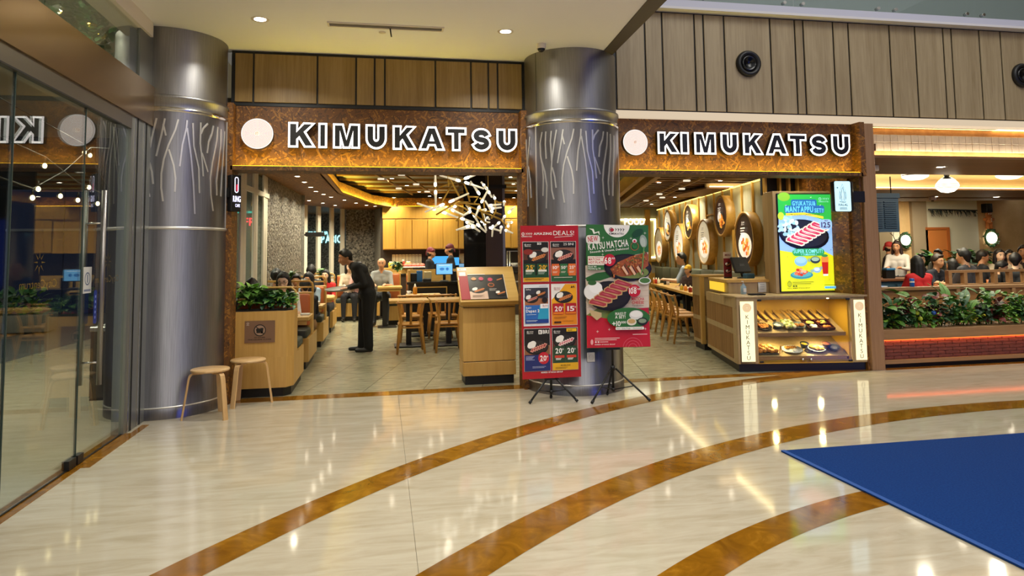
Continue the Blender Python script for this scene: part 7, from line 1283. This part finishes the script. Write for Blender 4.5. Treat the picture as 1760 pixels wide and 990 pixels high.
t = thing('folded_leaflets', 'white and blue leaflets lying on the partition rail by the post', 'leaflet', (AY(1517, 498, 8.65).x, 8.66, .985), .4); MB().bbox(-.1, -.03, 0, .1, .03, .012, .002).build('sheet', mat('leaflet_white', 'd8dce0', .5), t); MB().box(-.09, -.025, .012, .02, .02, .02).build('blue_sheet', mat('leaflet_blue', '7a9ad0', .5), t)
t = thing('cafe_chair', 'bentwood cafe chair of the woman in red', 'chair', (AY(1590, 490, 9.25).x, 9.25, 0)); MB().tube([(-.24, 0, .74), (-.15, -.06, .84), (0, -.09, .86), (.15, -.06, .84), (.24, 0, .74)], [.02, .03, .034, .03, .02], 8, True, .6).build('backrest', OAK, t); MB().bbox(-.22, .02, .42, .22, .45, .46, .01).build('seat', OAK, t)
for x in (-.2, .2):
    MB().tube([(x, .0, 0), (x*1.1, .0, .75)], .018, 8).build('leg', OAK, t); MB().tube([(x, .42, 0), (x*.95, .4, .43)], .018, 8).build('leg', OAK, t)
# diners and staff
def np_(px, Y): return (AY(px, 470, Y).x, Y, 0)
person('waitress in white shirt with reindeer hairband, standing at the service counter', np_(1545, 12.6), -.9, 'stand', 'd6d0c8', '1a1a20', 'b', '2a1a1a', 'wavy', sleeve='long', arms='table', scale=.98)
person('staff member with red hairband partly hidden beside the waitress', np_(1524, 13.2), .8, 'stand', '3a3436', '1a1a20', 'b', '1a1210', 'bandana', cap='a82420', scale=.97)
t = thing('antler_hairband', 'dark antler hairband worn by the waitress in white', 'hairband', (np_(1545, 12.6)[0], 12.6, 1.73)); m = MB()
for s in (-1, 1): m.tube([(s*.05, 0, 0), (s*.09, 0, .09), (s*.16, 0, .14)], .008, 6).tube([(s*.09, 0, .09), (s*.07, 0, .16)], .006, 6)
m.build('antlers', mat('antler_brown', '3a2418', .7), t); MB().tube([(.09*math.cos(a*PI/8), 0, -.08+.09*math.sin(a*PI/8)) for a in range(9)], .006, 6).build('band', BLACK, t)
person('woman in puffed red blouse with long black hair, back to us', np_(1582, 9.75), U_-.1, shirt='c01c20', pants='1c1c22', hair='0b0908', style='long', skin='c', scale=1.0)
person('man with cropped hair facing the woman in red', np_(1600, 11.1), .2, shirt='1c2230', hair='2a1e18', style='short', skin='a', lean=.2, nod=.1, scale=1.02)
person('dark haired woman farther back, left of the orange door', np_(1577, 14.2), .3, shirt='2a2426', hair='120d0c', style='long', skin='c', scale=1.0); person('man with short dark hair far back below the orange door', np_(1617, 15.0), -1.2, shirt='4a4a40', hair='15100e', style='short', skin='b', scale=1.08)
person('diner in black top with dark hair left of the grey-shirted man', np_(1645, 10.6), U_+.2, shirt='121216', hair='0d0b0a', style='long', skin='b', scale=.95)
person('broad man in dark grey shirt with black hair, back to us', np_(1664, 10.3), U_+.3, shirt='3c3c42', hair='0b0a0a', style='short', skin='a', lean=.05, scale=1.08)
person('man in profile just behind the grey-shirted man', np_(1682, 11.9), 1.2, shirt='181a20', hair='14100e', style='short', skin='b', nod=.2, scale=1.06)
person('person in black leaning over the table in the middle of the cafe', np_(1692, 10.9), .8, shirt='101014', hair='0c0a0a', style='short', skin='a', lean=.45, nod=.4, scale=.95)
person('smiling woman in cream jacket with long dark hair, facing us', np_(1716, 11.9), -.35, shirt='d2c4a8', hair='17100d', style='long', skin='c', sleeve='long', scale=1.07)
person('dark haired woman behind the woman in cream', np_(1735, 12.7), -.5, shirt='c8b8a0', hair='17100d', style='long', skin='c', scale=1.05)
person('man in black T-shirt with short hair at the lower right, back turned', np_(1746, 10.2), PI*.72, shirt='101216', hair='120e0c', style='short', skin='c', lean=.15, scale=1.02)
person('dark haired man at the right edge of the photo, standing behind the tables', np_(1762, 12.6), -.9, shirt='181418', hair='14100e', style='short', skin='b', scale=1.12)

for i, (px, Y, lb) in enumerate(((1602, 15.9, 'broad-leaved green plant behind the cafe tables, below the orange door'), (1652, 15.9, 'broad-leaved green plant behind the cafe tables, right of the orange door'), (1682, 16.1, 'small blue-green plant by the tan wall behind the diners'))):
    q = AY(px, 455, Y); t_ = plant(lb, (q.x, Y, 1.0), .4, .5, 50, .3, 70+i, [LEAFM, LEAFD, LBLU], .2); MB().lathe([(.12, -1.0), (.18, -.2), (.16, 0), (.001, -.02)], 16).build('pot', mat('pot_clay', '8a5a3c', .6), t_)
